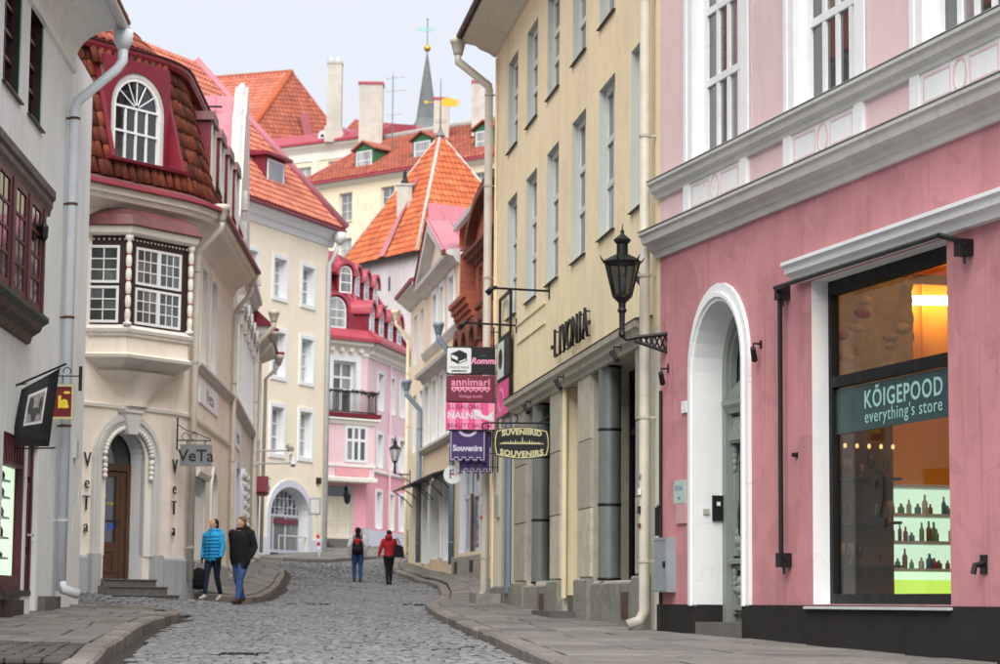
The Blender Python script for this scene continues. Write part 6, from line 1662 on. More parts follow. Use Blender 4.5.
def round_dormer(path, u, z, w, h, nf, depth):
    """vaulted dormer: red hood over an arched white window"""
    m = path.mb(); r = w / 2; zs = z + h - r
    P = [(u - r, z)] + arc_pts(u - r, u + r, zs, r, 10) + [(u + r, z)]
    a = [m.P(p, nf, q) for p, q in P]; c = [m.P(p, nf - depth, q) for p, q in P]
    for i in range(len(P) - 1): m.F(a[i], a[i + 1], c[i + 1], c[i])
    m.F(*a)
    d = obj('dormer', m, M['red_dark'], b, recalc=False)
    m = path.mb(); m.ring([(u - r - .12, zs - .1)] + arc_pts(u - r - .12, u + r + .12, zs, r + .12, 10) + [(u + r + .12, zs - .1)], [(u - r + .02, zs - .1)] + arc_pts(u - r + .02, u + r - .02, zs, r - .02, 10) + [(u + r - .02, zs - .1)], nf - depth, nf + .16); obj('dormer_hood', m, M['red_metal'], d)
    window(b, path, u - r + .1, u + r - .1, z + .1, z + h - .1, .0, M['white_frame'], M['pane_light'], n=nf + .05, hb=(.5,), rise=r - .1, name='dormer_window', thick=.04)
for u in (.3, 2.05, 3.8, 5.5): round_dormer(SP, u, 13.65, .95, 1.45, .05, 1.5)
for u in (1.0, 2.7, 4.4): round_dormer(SP, u, 15.4, .95, 1.45, -.85, 1.5)
round_dormer(FP, 7.1, 13.65, 1.35, 1.6, .0, 1.6); round_dormer(FP, 4.2, 13.65, 1.35, 1.6, .0, 1.6); round_dormer(FP, 7.0, 15.5, 1.0, 1.5, -.85, 1.5); round_dormer(FP, 8.3, 15.4, .9, 1.45, -.85, 1.5)
m = SP.mb(); m.tube([(3.9, .12, 4.6), (3.9, .12, 12.6)], .05, 6); obj('downpipe', m, M['rose_light'], b)
shell(b, SP, 0, 7.5, 3.0, 13.2, 9, M['rose_light'])
m = FP.mb(); p = FP.T(7.5, .55, 6.35); m.lathe([(.02, -.45), (.12, -.35), (.17, -.05), (.05, .08), (.03, .3)], p, 8); m.tube([(7.5, .55, 6.6), (7.5, .55, 6.95)], .015, 4); obj('porch_lantern', m, M['iron'], o=FP.T(7.5, .55, 5.9), label='black lantern hanging under the oriel of the pink house', cat='lantern')

# ------------------------------------------------------------------ right side beyond the yellow building
RP = Path([(8.945 - .145 * 60, 60), (8.945 - .145 * 98, 98)], -1)
b = thing('brick_house', 'red brick house with arched pediment above a pale shopfront', 'building', (.1, 66, 2.2))
ops = [(2.6 + 1.35 * k, 3.3 + 1.35 * k, 9.95, 11.0, 0, .2) for k in range(3)] + [(3.2 + 1.72 * k, 4.4 + 1.72 * k, 7.3, 9.3, .5, .25) for k in range(4)]
wall(b, RP, -8, 6.6, 6.2, 12.0, [q for q in ops if q[1] < 6.62], M['brick']); wall(b, RP, 6.6, 10.2, 6.2, 10.4, [q for q in ops if q[0] >= 6.6], M['brick'], name='side_bay_wall')
for q in ops: window(b, RP, *q[:4], .18, M['brown_dark'], M['pane_dark'], rise=q[4], hb=(.55,))
for q in ops[:3]:
    m = RP.mb(); m.sweep([(0, q[2] - .14), (.1, q[2] - .12), (.1, q[2]), (0, q[2])], q[0] - .15, q[1] + .15); obj('brick_sill', m, M['brick_dark'], b)
for q in ops[3:]:
    surround(b, RP, q[0], q[1], q[3] - .5, q[3], .26, .26, M['brick_dark'], rise=.5, name='arch_hood')
    for s in (q[0] - .22, q[1] + .06):
        m = RP.mb(); m.box(s, s + .16, 0, .18, 7.2, 8.9); obj('brick_pier', m, M['brick'], b)
band(b, RP, -8, 6.65, [(0, 11.1), (.08, 11.12), (.12, 11.2), (.26, 11.24), (.28, 11.32), (.38, 11.36), (.38, 11.44), (0, 11.5)], M['brick_dark'], name='cornice')
m = RP.mb(); m.sweep([(0, 9.75), (.10, 9.75), (.10, 9.92), (.18, 9.94), (.18, 10.08), (.26, 10.10), (.26, 10.26), (.34, 10.28), (.34, 10.42), (0, 10.48)], 6.7, 10.15); obj('corner_cornice', m, M['brick'], b)
m = RP.mb(); P = arc_pts(-2.0, 6.3, 11.46, 1.25, 20); m.prism(P, -.3, .08); obj('arched_pediment', m, M['brick'], b)
m = RP.mb(); m.ring(arc_pts(-2.3, 6.6, 11.46, 1.5, 20), arc_pts(-2.0, 6.3, 11.46, 1.25, 20), -.3, .36); obj('pediment_moulding', m, M['brick_dark'], b)
m = RP.mb(); m.quad((-8, -.1, 12.9), (11.2, -.1, 12.9), (11.2, -6, 15.6), (-8, -6, 15.6)); m.quad((11.2, -.1, 12.9), (11.2, -6, 15.6), (11.2, -6, 12.1), (11.2, -.1, 12.1)); obj('roof', m, M['tile_orange'], b, recalc=False)
m = RP.mb(); m.quad((6.6, -.55, 10.3), (10.2, -.55, 10.3), (10.2, -.55, 12.2), (6.6, -.55, 12.2)); obj('fire_wall', m, M['red_dark'], b, recalc=False)
m = RP.mb(); m.tube([(11.3, .0, 12.95), (-8, .0, 12.95)], .12, 6); obj('white_coping', m, M['sign_white'], b)
ops = [(3.9, 9.3, 3.05, 5.9, 0, .2)]
wall(b, RP, -8, 10.2, 1.6, 6.2, ops, M['apricot'], name='shop_wall', n=.05, rmat=M['lilac_trim'])
w = window(b, RP, 3.9, 9.3, 3.05, 5.9, .15, M['lilac_trim'], M['pane'], n=.05, vb=(.22, .42, .62, .82), hb=(.58,), fw=.12, bw=.14, name='shop_window', each=True)
m = RP.mb(); m.box(6.9, 7.15, -.05, .02, 3.05, 4.7); obj('shop_post', m, M['wood_door'], w)
blocks(b, RP, 3.0, 6.4, .052, .22, 1.8, 2.95, 1.2, M['plinth_stone'], 'plinth_block', .03); blocks(b, RP, 6.42, 9.7, .052, .22, 1.8, 2.95, 1.2, M['plinth_stone'], 'plinth_block', .03)
for u in (4.9, 8.3):
    m = RP.mb(); m.box(u, u + .8, .2, .226, 2.45, 2.8); obj('cellar_vent', m, M['iron'], b)
band(b, RP, -8, 10.2, [(.05, 6.0), (.2, 6.05), (.3, 6.2), (.3, 6.3), (.0, 6.36)], M['cream_white'], name='shop_cornice')
downpipe(b, RP, 10.3, 2.5, 8.9, M['pipe_blue'], .085, .16, off=.45, kick=False)
shell(b, RP, -8, 10.2, 1.6, 12, 7, M['brick'])
# cream house with a pediment
b = thing('pediment_house', 'apricot house with white triangular pediment and red sheet roof', 'building', (-1.9, 77, 2.6))
ops = [(13.95, 14.85, 10.0, 11.58, 0, .2), (15.8, 17.0, 10.0, 11.58, 0, .2), (11.4, 12.6, 10.0, 11.58, 0, .2), (11.6, 12.6, 6.75, 8.75, 0, .2), (13.6, 14.6, 6.75, 8.75, 0, .2), (15.6, 16.7, 6.75, 8.75, 0, .2), (17.7, 18.9, 6.75, 8.75, 0, .2), (14.1, 16.6, 3.0, 5.3, 0, .25), (17.3, 18.7, 2.9, 5.2, 0, .25), (11.2, 13.0, 2.9, 5.2, 0, .25)]
wall(b, RP, 10.22, 19.2, 1.8, 12.1, ops, M['apricot'], rmat=M['white_trim'])
for q in ops[:7]: window(b, RP, *q[:4], .18, M['white_frame'], M['pane_light']); surround(b, RP, *q[:4], .16, .06, M['white_trim'])
for q in ops[7:]: window(b, RP, *q[:4], .2, M['lilac_trim'], M['pane'], vb=(.35, .65), hb=(.75,), name='shop_window'); surround(b, RP, *q[:4], .2, .08, M['white_trim'])
band(b, RP, 10.22, 19.2, [(0, 8.86), (.1, 8.9), (.18, 9.02), (.34, 9.06), (.36, 9.18), (0, 9.26)], M['grey_trim'], name='cornice'); band(b, RP, 10.22, 19.2, [(0, 9.68), (.08, 9.70), (.16, 9.86), (.16, 9.92), (0, 9.96)], M['grey_trim'], name='sill_course'); band(b, RP, 10.22, 19.2, [(0, 6.5), (.1, 6.52), (.2, 6.62), (.2, 6.7), (0, 6.74)], M['grey_trim'], name='sill_course')
band(b, RP, 10.22, 19.2, [(0, 11.75), (.1, 11.8), (.2, 11.96), (.40, 12.02), (.42, 12.14), (0, 12.2)], M['grey_trim'], name='eaves_cornice')
m = RP.mb(); m.prism([(11.2, 12.14), (18.3, 12.14), (15.2, 13.7)], -.2, .10); obj('pediment', m, M['apricot_pale'], b)
m = RP.mb(); m.prism([(10.8, 12.15), (11.3, 12.15), (15.2, 13.46), (18.2, 12.15), (18.7, 12.15), (15.2, 13.78)], .1, .44); obj('pediment_moulding', m, M['grey_trim'], b)
m = RP.mb(); m.quad((15.2, .5, 13.84), (10.6, .5, 12.18), (10.6, -6, 12.18), (15.2, -6, 13.84)); m.quad((15.2, .5, 13.84), (18.9, .5, 12.18), (18.9, -6, 12.18), (15.2, -6, 13.84)); rf = obj('roof', m, M['rose_metal'], b, recalc=False)
for k in range(9):
    n = .4 - k * .72; s = RP.mb(); s.tube([(15.2, n, 13.87), (10.65, n, 12.22)], .02, 4); obj('roof_seam', s, M['rose_metal'], rf)
m = RP.mb(); m.sweep([(.5, 12.04), (.52, 12.17), (-6, 12.17), (-6, 12.04)], 10.35, 10.75); obj('roof_edge', m, M['red_dark'], b)
downpipe(b, RP, 19.2, 2.7, 8.0, M['pipe_blue'], .085, .16, off=.45, kick=False)
for u0, u1 in ((10.8, 16.4), (16.8, 22.6)):
    m = RP.mb(); m.sweep([(.0, 5.62), (.7, 5.42), (.72, 5.46), (.0, 5.68)], u0, u1)
    for k in range(3): uu = u0 + .2 + (u1 - u0 - .4) * k / 2; m.tube([(uu, .02, 4.9), (uu, .3, 5.2), (uu, .66, 5.42)], .02, 5)
    obj('awning', m, M['iron'], o=RP.T((u0 + u1) / 2, 0, 5.4), label='thin dark sheet awning over the %s' % ('shop of the pediment house' if u0 < 12 else 'door of the pale corner house'), cat='awning')
shell(b, RP, 10.22, 19.2, 1.8, 12.1, 7, M['apricot'])
# last pale house before the bend
b = thing('bend_house', 'pale yellow house at the bend with red eaves and yellow downpipe', 'building', (-3.0, 84, 3))
ops = [(19.9, 20.9, 9.9, 11.6, 0, .2), (21.9, 22.9, 9.9, 11.6, 0, .2), (19.9, 20.9, 6.8, 8.8, 0, .2), (21.9, 22.9, 6.8, 8.8, 0, .2), (20.2, 21.6, 3.1, 5.2, 0, .25)]
wall(b, RP, 19.22, 23.8, 2.0, 12.2, ops, M['apricot_pale'], rmat=M['white_trim'])
for q in ops: window(b, RP, *q[:4], .18, M['white_frame'], M['pane_light'])
band(b, RP, 18.9, 23.9, [(0, 11.9), (.1, 11.94), (.4, 12.2), (.5, 12.24), (.5, 12.34), (0, 12.4)], M['grey_trim'], name='eaves_cornice')
m = RP.mb(); m.sweep([(.58, 12.33), (.6, 12.44), (-4, 14.2), (-7, 12.5), (-7, 12.3)], 18.9, 24.0); obj('roof', m, M['red_dark'], b)
downpipe(b, RP, 23.6, 3.1, 10.9, M['pipe_yellow'], .062, .12, off=.45)
shell(b, RP, 19.22, 23.8, 2.0, 12.3, 7, M['apricot_pale'])
# small street lamp on the bend house
def small_lamp(x, y, z, wx, label):
    r = thing('street_lantern', label, 'lantern', (x, y, z))
    m = MB(); m.lathe([(.025, -.45), (.05, -.38), (.035, -.08), (.08, 0), (.11, .02)], (x, y, z), 8); m.lathe([(.20, .44), (.215, .47), (.13, .54), (.06, .60), (.07, .70), (.035, .75), (.02, .82), (.006, .94)], (x, y, z), 8)
    for i in range(6):
        t = 2 * math.pi * i / 6; m.tube([(x + .10 * math.cos(t), y + .10 * math.sin(t), z + .02), (x + .20 * math.cos(t), y + .20 * math.sin(t), z + .46)], .014, 4, False)
    m.tube([(x, y, z - .36), (x + .08, y, z - .45), (wx, y, z - .45)], .024, 6, False); m.tube([(x + .15, y, z - .45), (wx, y, z - .72)], .016, 5, False); m.box(wx - .03, wx + .03, y - .05, y + .05, z - .82, z - .3)
    obj('lantern_frame', m, M['iron'], r)
    m = MB(); m.lathe([(.095, .03), (.19, .44)], (x, y, z), 6); obj('pane', m, M['zinc'], r)
pz = RP.T(23.4, 0, 0); small_lamp(pz.x - .55, pz.y, 6.55, pz.x, 'black street lantern on a bracket at the bend before the pink house')

# ------------------------------------------------------------------ stone tower with orange pyramid roof
TC = Vector((-4.39, 125.0)); ta = Vector((-.549, .836)); tb = Vector((.836, .549)); S = 8.0
b = thing('tower', 'grey stone tower under a steep orange tiled pyramid roof', 'tower', (-3.2, 130.5, 5))
c4 = [TC, TC + ta * S, TC + ta * S + tb * S, TC + tb * S]
TP = Path([tuple(c4[1]), tuple(c4[0]), tuple(c4[3]), tuple(c4[2]), tuple(c4[1])])
TP.nv = TP.nv
m = MB()
for p, q in zip(c4, c4[1:] + c4[:1]): m.F(*[m.W(x) for x in ((p.x, p.y, 3), (q.x, q.y, 3), (q.x, q.y, 20.5), (p.x, p.y, 20.5))])
obj('wall', m, M['tower_wall'], b, recalc=False)
L1_ = Path([tuple(c4[1]), tuple(c4[0])])
for u, z, w, h in ((4.9, 18.5, .18, .75), (3.9, 17.6, .9, .1), (3.0, 19.3, .55, .14)):
    m = L1_.mb(); m.box(u, u + w, -.02, .03, z, z + h); obj('slit_window', m, M['pane_dark'], b)
ap = Vector((-3.45, 130.4, 27.75)); ov = .35
ce = sum(c4, Vector((0, 0))) / 4; e4 = [Vector(((p + (p - ce).normalized() * ov * 1.4).x, (p + (p - ce).normalized() * ov * 1.4).y, 20.25)) for p in c4]
for i in range(4): tiled(b, e4[(i + 1) % 4], e4[i], ap, ap, M['tile_orange'], .30, .40)
m = MB()
for i in range(4):
    p, q = e4[i], e4[(i + 1) % 4]; m.F(*[m.W(x) for x in (p, q, q - Vector((0, 0, .14)), p - Vector((0, 0, .14)))])
obj('eaves_edge', m, M['iron'], b, recalc=False)
for i in range(4): ridge(b, [e4[i].lerp(ap, .01), ap], .095, M['lime'], 'hip_cap')
# pink sheet apron at the foot of the right slope
pm = MB(); p, q = e4[0], e4[3]; dirn = (ap - (p + q) / 2)
for k in range(6):
    a, d = p.lerp(q, k / 6 + .004), p.lerp(q, (k + 1) / 6 - .004); t0, t1 = -.10, .30; off = (q - p).cross(dirn).normalized(); off = off if off.z > 0 else -off
    A_ = [a.lerp(ap, max(t0, 0)) - dirn * .10, d.lerp(ap, 0) - dirn * .10, p.lerp(ap, .36).lerp(q.lerp(ap, .36), (k + 1) / 6), p.lerp(ap, .36).lerp(q.lerp(ap, .36), k / 6)]
    s = MB(); s.F(*[s.W(x + off * .42) for x in A_]); obj('metal_sheet', s, M['rose_metal'], b, recalc=False)
# little white chimney on the left slope
cl = c4[0].lerp(c4[1], .45); cz = Vector((cl.x, cl.y)) + (ce - cl) * .33
m = MB(); m.box(cz.x - .42, cz.x + .42, cz.y - .42, cz.y + .42, 21.6, 24.6); m.box(cz.x - .48, cz.x + .48, cz.y - .48, cz.y + .48, 24.5, 24.6); ch = obj('chimney', m, M['chimney_white'], b)
m = MB(); m.lathe([(.2, 24.6), (.22, 24.75), (.12, 24.95), (.1, 25.3), (.03, 25.45)], (cz.x, cz.y, 0), 8); obj('chimney_cowl', m, M['iron'], ch)
a, d = e4[0].lerp(e4[1], .36), e4[0].lerp(e4[1], .44); off = Vector((-.6, -.7, .5)) * .2
s = MB(); s.F(*[s.W(x + off) for x in (a, d, d.lerp(ap, .62), a.lerp(ap, .62))]); obj('metal_flashing', s, M['rose_metal'], b, recalc=False)
# weathervane
wv = thing('weathervane', 'gilded sun-ray weathervane on the tower tip', 'weathervane', tuple(ap))
m = MB(); m.tube([tuple(ap - Vector((0, 0, .2))), tuple(ap + Vector((0, 0, 3.2)))], [.06, .02], 6, False); m.lathe([(.3, -.1), (.12, .2), (.05, .5)], tuple(ap), 8)
for s in (-1, 1): m.tube([tuple(ap + Vector((s * x, 0, .75 + z))) for x, z in ((0, 0), (.15, .12), (.35, 0), (.2, -.1), (0, 0))], .02, 4, False)
obj('rod', m, M['spire_metal'], wv)
m = MB(lambda a, b_, z: ap + Vector((a, b_, 1.85 + z)))
m.prism([(.0, -.18), (.35, -.25), (1.1, -.22), (.8, -.1), (1.2, -.05), (.85, .05), (1.15, .15), (.7, .18), (.4, .3), (.1, .2)], -.02, .02); m.tube([(-.75, 0, 0), (0, 0, 0)], .02, 4); m.prism([(-.85, -.1), (-.65, 0), (-.85, .1), (-.95, 0)], -.02, .02); obj('vane', m, M['gold'], wv)

# ------------------------------------------------------------------ upper town
UP = Path([(-14.6117 - 9.0, 158 + 8), (-5.5717 + 11.3, 150 - 10)])
uo = 12.04      # local u of the measured origin
b = thing('dormered_palace', 'long cream upper town house with red tiled roof and green dormers', 'building', (-8, 152, 12))
ops = [(uo + u, uo + u + 1.25, z0, z0 + 1.9, 0, .25) for u in (.9, 5.12, 9, 13, 17) for z0 in (26.65, 23.6)]
wall(b, UP, uo + 1.7, 38, 8, 29.3, [q for q in ops if q[0] > uo + 2], M['upper_cream'])
for q in ops:
    if q[0] > uo + 2: window(b, UP, *q[:4], .2, M['grey_frame'], M['pane_light'], hb=(.33, .66), sill=.1)
shell(b, UP, uo + 1.7, 38, 8, 29.3, 10, M['upper_cream'])
band(b, UP, uo + 1.5, 38, [(0, 29.0), (.1, 29.05), (.3, 29.25), (.35, 29.35), (0, 29.4)], M['cream_white'], name='eaves_cornice')
m = UP.mb(); m.sweep([(.3, 29.32), (.55, 29.32), (.55, 29.45), (0, 29.7)], uo + 1.3, 38); obj('eaves_edge', m, M['red_metal'], b)
tiled(b, UP.T(uo + 1.6, .45, 29.45), UP.T(38, .45, 29.45), UP.T(38, -4.6, 33.0), UP.T(uo + 4.2, -4.6, 33.0), M['tile_red'], .32, .42)
m = MB(); A = UP.T(uo + 1.6, .45, 29.45); Bq = UP.T(uo + 4.2, -4.6, 33.0); Cq = UP.T(uo + 1.6, -9.6, 29.45); m.F(*[m.W(x) for x in (A, Bq, Cq)]); obj('roof_end', m, M['tile_red'], b, recalc=False)
ridge(b, [A, Bq], .14, M['red_metal'], 'hip_flashing'); ridge(b, [Bq, UP.T(38, -4.6, 33.0)], .32, M['lime'], 'ridge_cap')
for u in (6.7, 12.0, 17.4): dormer(b, UP, uo + u, -.75, 29.95, 1.75, 1.5, 2.4, M['green_dormer'], M['tile_red'], M['white_frame'], M['pane_white'], True, 3)
m = MB()
for k in range(90):
    c = UP.T(uo + 8 + random.gauss(0, 1.0), .3, 25.5 + random.uniform(-2.5, 2)); d = Vector((random.gauss(0, .3), 0, 1)).normalized() * random.uniform(.2, .6); m.tube([c, c + d], .008, 3, False)
obj('bare_creeper', m, M['dry_leaf'], o=UP.T(uo + 8, .3, 23), label='bare brown creeper on the cream upper town wall beside the tower', cat='creeper')
def chimney(x, y, z0, z1, w, d, mat, label, capm='red_metal', flare=False):
    r = thing('chimney_stack', label, 'chimney', (x, y, z0)); m = MB()
    if flare: m.box(x - w * .62, x + w * .62, y - d * .62, y + d * .62, z0, z0 + (z1 - z0) * .2); m.box(x - w / 2, x + w / 2, y - d / 2, y + d / 2, z0 + (z1 - z0) * .2, z1)
    else: m.box(x - w / 2, x + w / 2, y - d / 2, y + d / 2, z0, z1)
    obj('shaft', m, M[mat], r)
    m = MB(); m.box(x - w * .54, x + w * .54, y - d * .54, y + d * .54, z1, z1 + .18); obj('cap', m, M[capm], r)
    if flare:
        m = MB(); m.box(x - w * .36, x - w * .1, y - d * .3, y + d * .3, z1 + .18, z1 + .5); m.box(x + w * .1, x + w * .36, y - d * .3, y + d * .3, z1 + .18, z1 + .5); obj('flue', m, M['old_white'], r)
chimney(-11.55, 160, 33.0, 38.5, 1.0, 1.0, 'chimney_white', 'tall slim weathered chimney beside the big hipped roof', 'pipe_grey', True)
chimney(-8.9, 158, 31.5, 36.6, 1.6, 1.2, 'chimney_white', 'broad pale chimney with a red cap behind the white roof ridge')
chimney(-3.95, 152, 31.5, 34.3, 1.0, .9, 'chimney_white', 'small pale chimney with red cap next to the spire')
chimney(-1.4, 150, 31.5, 35.0, 1.1, .9, 'chimney_white', 'short white chimney by the yellow building eaves')
an = thing('aerial', 'thin television aerial above the upper town roof', 'aerial', (-7.3, 155, 32)); m = MB(); m.tube([(-7.3, 155, 31.5), (-7.3, 155, 36.7)], .035, 5, False)
for z, w in ((36.5, .8), (35.6, .9), (34.0, .6)): m.tube([(-7.3 - w * .6, 155, z - .05), (-7.3 + w, 155, z + .08)], .015, 4, False)
obj('mast', m, M['spire_metal'], an)
# cream wing with blind windows left of the palace
QP = Path([(-17.5, 164), (-8.3, 158)])
b = thing('cream_wing', 'cream upper town wing with small arched roof vents', 'building', (-13, 161, 14))
Lq = QP.L[-1]; ops = [(Lq * .36, Lq * .36 + 1.2, 29.9, 31.6, 0, .2), (Lq * .60, Lq * .60 + 1.1, 30.2, 31.8, 0, .2), (Lq * .36, Lq * .36 + 1.2, 26, 28, 0, .2)]
wall(b, QP, 1.0, Lq, 8, 33.0, ops, M['upper_cream']); shell(b, QP, 1.0, Lq, 8, 33.0, 8, M['upper_cream'])
for q in ops: window(b, QP, *q[:4], .15, M['white_frame'], M['pane_light'], hb=(.5,))
m = QP.mb(); m.prism([(5.3, 29.2)] + arc_pts(5.3, 5.9, 31.6, .6, 8) + [(5.9, 29.2)], .0, .12); obj('blind_niche', m, M['yellow_pale'], b)
band(b, QP, 1.0, Lq, [(0, 31.9), (.08, 31.95), (.1, 32.5), (.25, 32.7), (.45, 32.9), (.45, 33.1), (0, 33.15)], M['cream_white'], name='eaves_cornice')
m = QP.mb(); m.sweep([(.6, 33.05), (.6, 33.2), (-1.2, 34.2), (-4, 34.6), (-4, 33.05)], .9, Lq + .2); obj('roof', m, M['red_metal'], b)
for u in (6.3, 7.7):
    m = QP.mb(); P = [(u - .5, 33.4)] + arc_pts(u - .5, u + .5, 33.6, .5, 8) + [(u + .5, 33.4)]; m.prism(P, -1.4, .25); d = obj('roof_vent', m, M['rose_metal'], b)
    m = QP.mb(); m.prism([(u - .34, 33.42)] + arc_pts(u - .34, u + .34, 33.6, .36, 8) + [(u + .34, 33.42)], .25, .29); obj('vent_frame', m, M['white_frame'], d)
    m = QP.mb(); m.prism(arc_pts(u - .16, u + .16, 33.5, .24, 6), .29, .31); obj('vent_hole', m, M['pane_dark'], d)
# big hipped roof
b = thing('hipped_house', 'large upper town house with a big orange hipped roof', 'building', (-18, 180, 16))
ap1, ap2 = Vector((-15.96, 175, 41.4)), Vector((-29, 181, 41.6))
f1, f2, f3, f4 = Vector((-18.9, 168.5, 34.6)), Vector((-11.2, 173.5, 35.0)), Vector((-18, 190, 34.6)), Vector((-34, 176, 34.6))
m = MB()
for p, q in ((f1, f2), (f2, f3), (f3, f4), (f4, f1)): m.F(*[m.W(x) for x in ((p.x, p.y, 10), (q.x, q.y, 10), (q.x, q.y, 34.7), (p.x, p.y, 34.7))])
obj('wall', m, M['upper_cream'], b, recalc=False)
tiled(b, f1, f2, ap1, ap1, M['tile_red'], .32, .42); tiled(b, f4, f1, ap1, ap2, M['tile_salmon'], .34, .45); tiled(b, f2, f3, ap2, ap1, M['tile_red'], .4, .5)
ridge(b, [f1, ap1], .26, M['tile_orange'], 'hip_cap'); ridge(b, [ap1, ap2], .2, M['tile_red'], 'ridge_cap'); ridge(b, [f2, ap1], .12, M['tile_red'], 'hip_cap')
m = MB(); p = f1.lerp(f2, .62).lerp(ap1, .12); nrm = Vector((.25, -.8, .5)); m.tube([tuple(p + nrm * .3), tuple(p.lerp(ap1, .30) + nrm * .3)], .45, 4, False); obj('roof_hatch', m, M['red_dark'], b)
# roofs behind the chimneys
b = thing('ridge_house', 'red roofed upper town house behind the broad chimney', 'building', (-6, 172, 16)); m = MB()
for p, q in (((-13, 170), (0, 165)), ((0, 165), (2, 175)), ((2, 175), (-11, 180)), ((-11, 180), (-13, 170))): m.F(*[m.W(x) for x in ((p[0], p[1], 10), (q[0], q[1], 10), (q[0], q[1], 34), (p[0], p[1], 34))])
obj('wall', m, M['upper_cream'], b, recalc=False); tiled(b, (-13.4, 169.6, 33.7), (.4, 164.4, 33.7), (-1, 170, 35.6), (-11, 174, 37.6), M['tile_red'], .32, .42)
# ------------------------------------------------------------------ church spire
sp = thing('church_spire', 'slim grey metal church spire with gilded ball behind the roofs', 'spire', (-7.8, 240, 20))
m = MB(); m.lathe([(3.2, 15), (3.2, 46), (3.4, 46.2), (3.4, 47)], (-7.8, 240, 0), 8); obj('tower_shaft', m, M['chimney_white'], sp)
m = MB(); m.lathe([(3.4, 47), (3.2, 48.5), (2.4, 49.6), (1.55, 50.4), (1.25, 50.9), (1.05, 51.3), (.72, 53.8), (.38, 56.2), (.06, 58.3)], (-7.8, 240, 0), 8); sc_ = obj('spire_cone', m, M['spire_metal'], sp)
m = MB(); m.ell((-7.8, 240, 58.8), .36, .36, .36, 12, 8); obj('ball', m, M['gold'], sp, smooth=True)
m = MB(); m.tube([(-7.8, 240, 58.3), (-7.8, 240, 62)], .05, 5, False); m.ell((-7.8, 240, 61.9), .1, .1, .1, 6, 4); obj('rod', m, M['spire_metal'], sp)
m = MB(lambda a, c, z: Vector((-7.8 + a, 240 + c, 60.8 + z))); m.prism([(-1.1, .0), (-.9, .22), (.5, .24), (.2, .1), (.9, .0), (.2, -.1), (.5, -.22), (-.9, -.2)], -.03, .03); obj('vane', m, M['copper'], sp)
# ------------------------------------------------------------------ stacked signs on the yellow corner
def board(name, label, cx, y, cz, w, h, mat, t=.04, group=None):
    T_ = face_T((cx, y, cz), (1, .02)); r = thing(name, label, 'sign', (cx, y, cz - h / 2))
    m = MB(T_); m.box(-w / 2, w / 2, -t / 2, t / 2, -h / 2, h / 2); obj('sign_board', m, M[mat], r)
    return r, (lambda x, d, z: T_(x, t / 2 + .002 + d, z)), T_
def flat(r, T_, pts, mat, name='print', d=.0, t=.003):
    m = MB(T_); m.prism(pts, d, d + t); return obj(name, m, M[mat], r)
def rrect(x0, x1, z0, z1, rr=.03):
    o = []
    for cx, cz, a0 in ((x1 - rr, z1 - rr, 0), (x0 + rr, z1 - rr, 90), (x0 + rr, z0 + rr, 180), (x1 - rr, z0 + rr, 270)):
        for k in range(4): o.append((cx + rr * math.cos(R(a0 + 30 * k)), cz + rr * math.sin(R(a0 + 30 * k))))
    return o
SX, SY = -.575, 46.9
r, T_, B_ = board('shop_sign', 'sign half white half black with a box drawing and pink script, topmost of the stack', SX, SY, 6.42, .97, .53, 'sign_black')
flat(r, T_, rrect(-.475, .005, -.255, .255, .04), 'sign_white')
flat(r, T_, [(-.40, .14), (-.23, .21), (-.08, .14), (-.08, .0), (-.25, -.07), (-.40, .0)], 'sign_black', 'box_mark', .004)
flat(r, T_, [(-.385, .12), (-.265, .07), (-.265, .0), (-.385, .05)], 'sign_white', 'box_mark', .008); flat(r, T_, [(-.24, -.02), (-.10, .04), (-.10, .01), (-.24, -.05)], 'sign_white', 'box_mark', .008)
text('lettering', 'record store', lambda x, d, y: T_(-.235 + x, .005 + d, -.155 + y), .075, M['sign_black'], r, .001); text('lettering', 'plaadipood', lambda x, d, y: T_(-.235 + x, .005 + d, -.225 + y), .065, M['sign_black'], r, .001, bold=.002)
text('lettering', 'Rommi', lambda x, d, y: T_(.245 + x, .005 + d, -.06 + y), .17, M['sign_pink_pale'], r, .001, shear=.25, bold=.006); text('lettering', 'pood', lambda x, d, y: T_(.25 + x, .005 + d, .09 + y), .05, M['sign_grey'], r, .001)
r, T_, B_ = board('shop_sign', 'dark maroon sign reading annimari, under the white and black sign', SX, SY, 5.86, .97, .52, 'sign_maroon')
text('lettering', 'annimari', lambda x, d, y: T_(x, .002 + d, .06 + y), .215, M['sign_pink_pale'], r, .001, spacing=1.05, bold=.004)
for k in range(7):
    c = -.33 + k * .11; flat(r, T_, [(c - .055, .035), (c + .055, .035), (c + .055, -.02), (c, -.075), (c - .055, -.02)], 'sign_pink_pale', 'scallop', .002); flat(r, T_, [(c - .03, .0), (c + .03, .0), (c, -.045)], 'sign_maroon', 'scallop_eye', .006)
text('lettering', 'Vintage butiik', lambda x, d, y: T_(x, .002 + d, -.18 + y), .085, M['sign_pink_pale'], r, .001, shear=.15)
r, T_, B_ = board('shop_sign', 'bright pink striped sign reading NALNE beauty salon, third in the stack', SX, SY, 5.31, .97, .53, 'sign_pink')
for k in range(4): flat(r, T_, [(-.42 + k * .26, -.262), (-.30 + k * .26, -.262), (-.30 + k * .26, .262), (-.42 + k * .26, .262)], 'sign_pink_pale', 'stripe', .0, .002)
text('lettering', 'ILUSALONG', lambda x, d, y: T_(-.46 + x, .004 + d, .14 + y), .13, M['sign_maroon'], r, .001, align='LEFT'); text('lettering', 'NALNE', lambda x, d, y: T_(-.46 + x, .004 + d, -.05 + y), .19, M['sign_white'], r, .001, align='LEFT', bold=.004); text('lettering', 'BEAUTY SALON', lambda x, d, y: T_(-.46 + x, .004 + d, -.23 + y), .125, M['sign_maroon'], r, .001, align='LEFT')
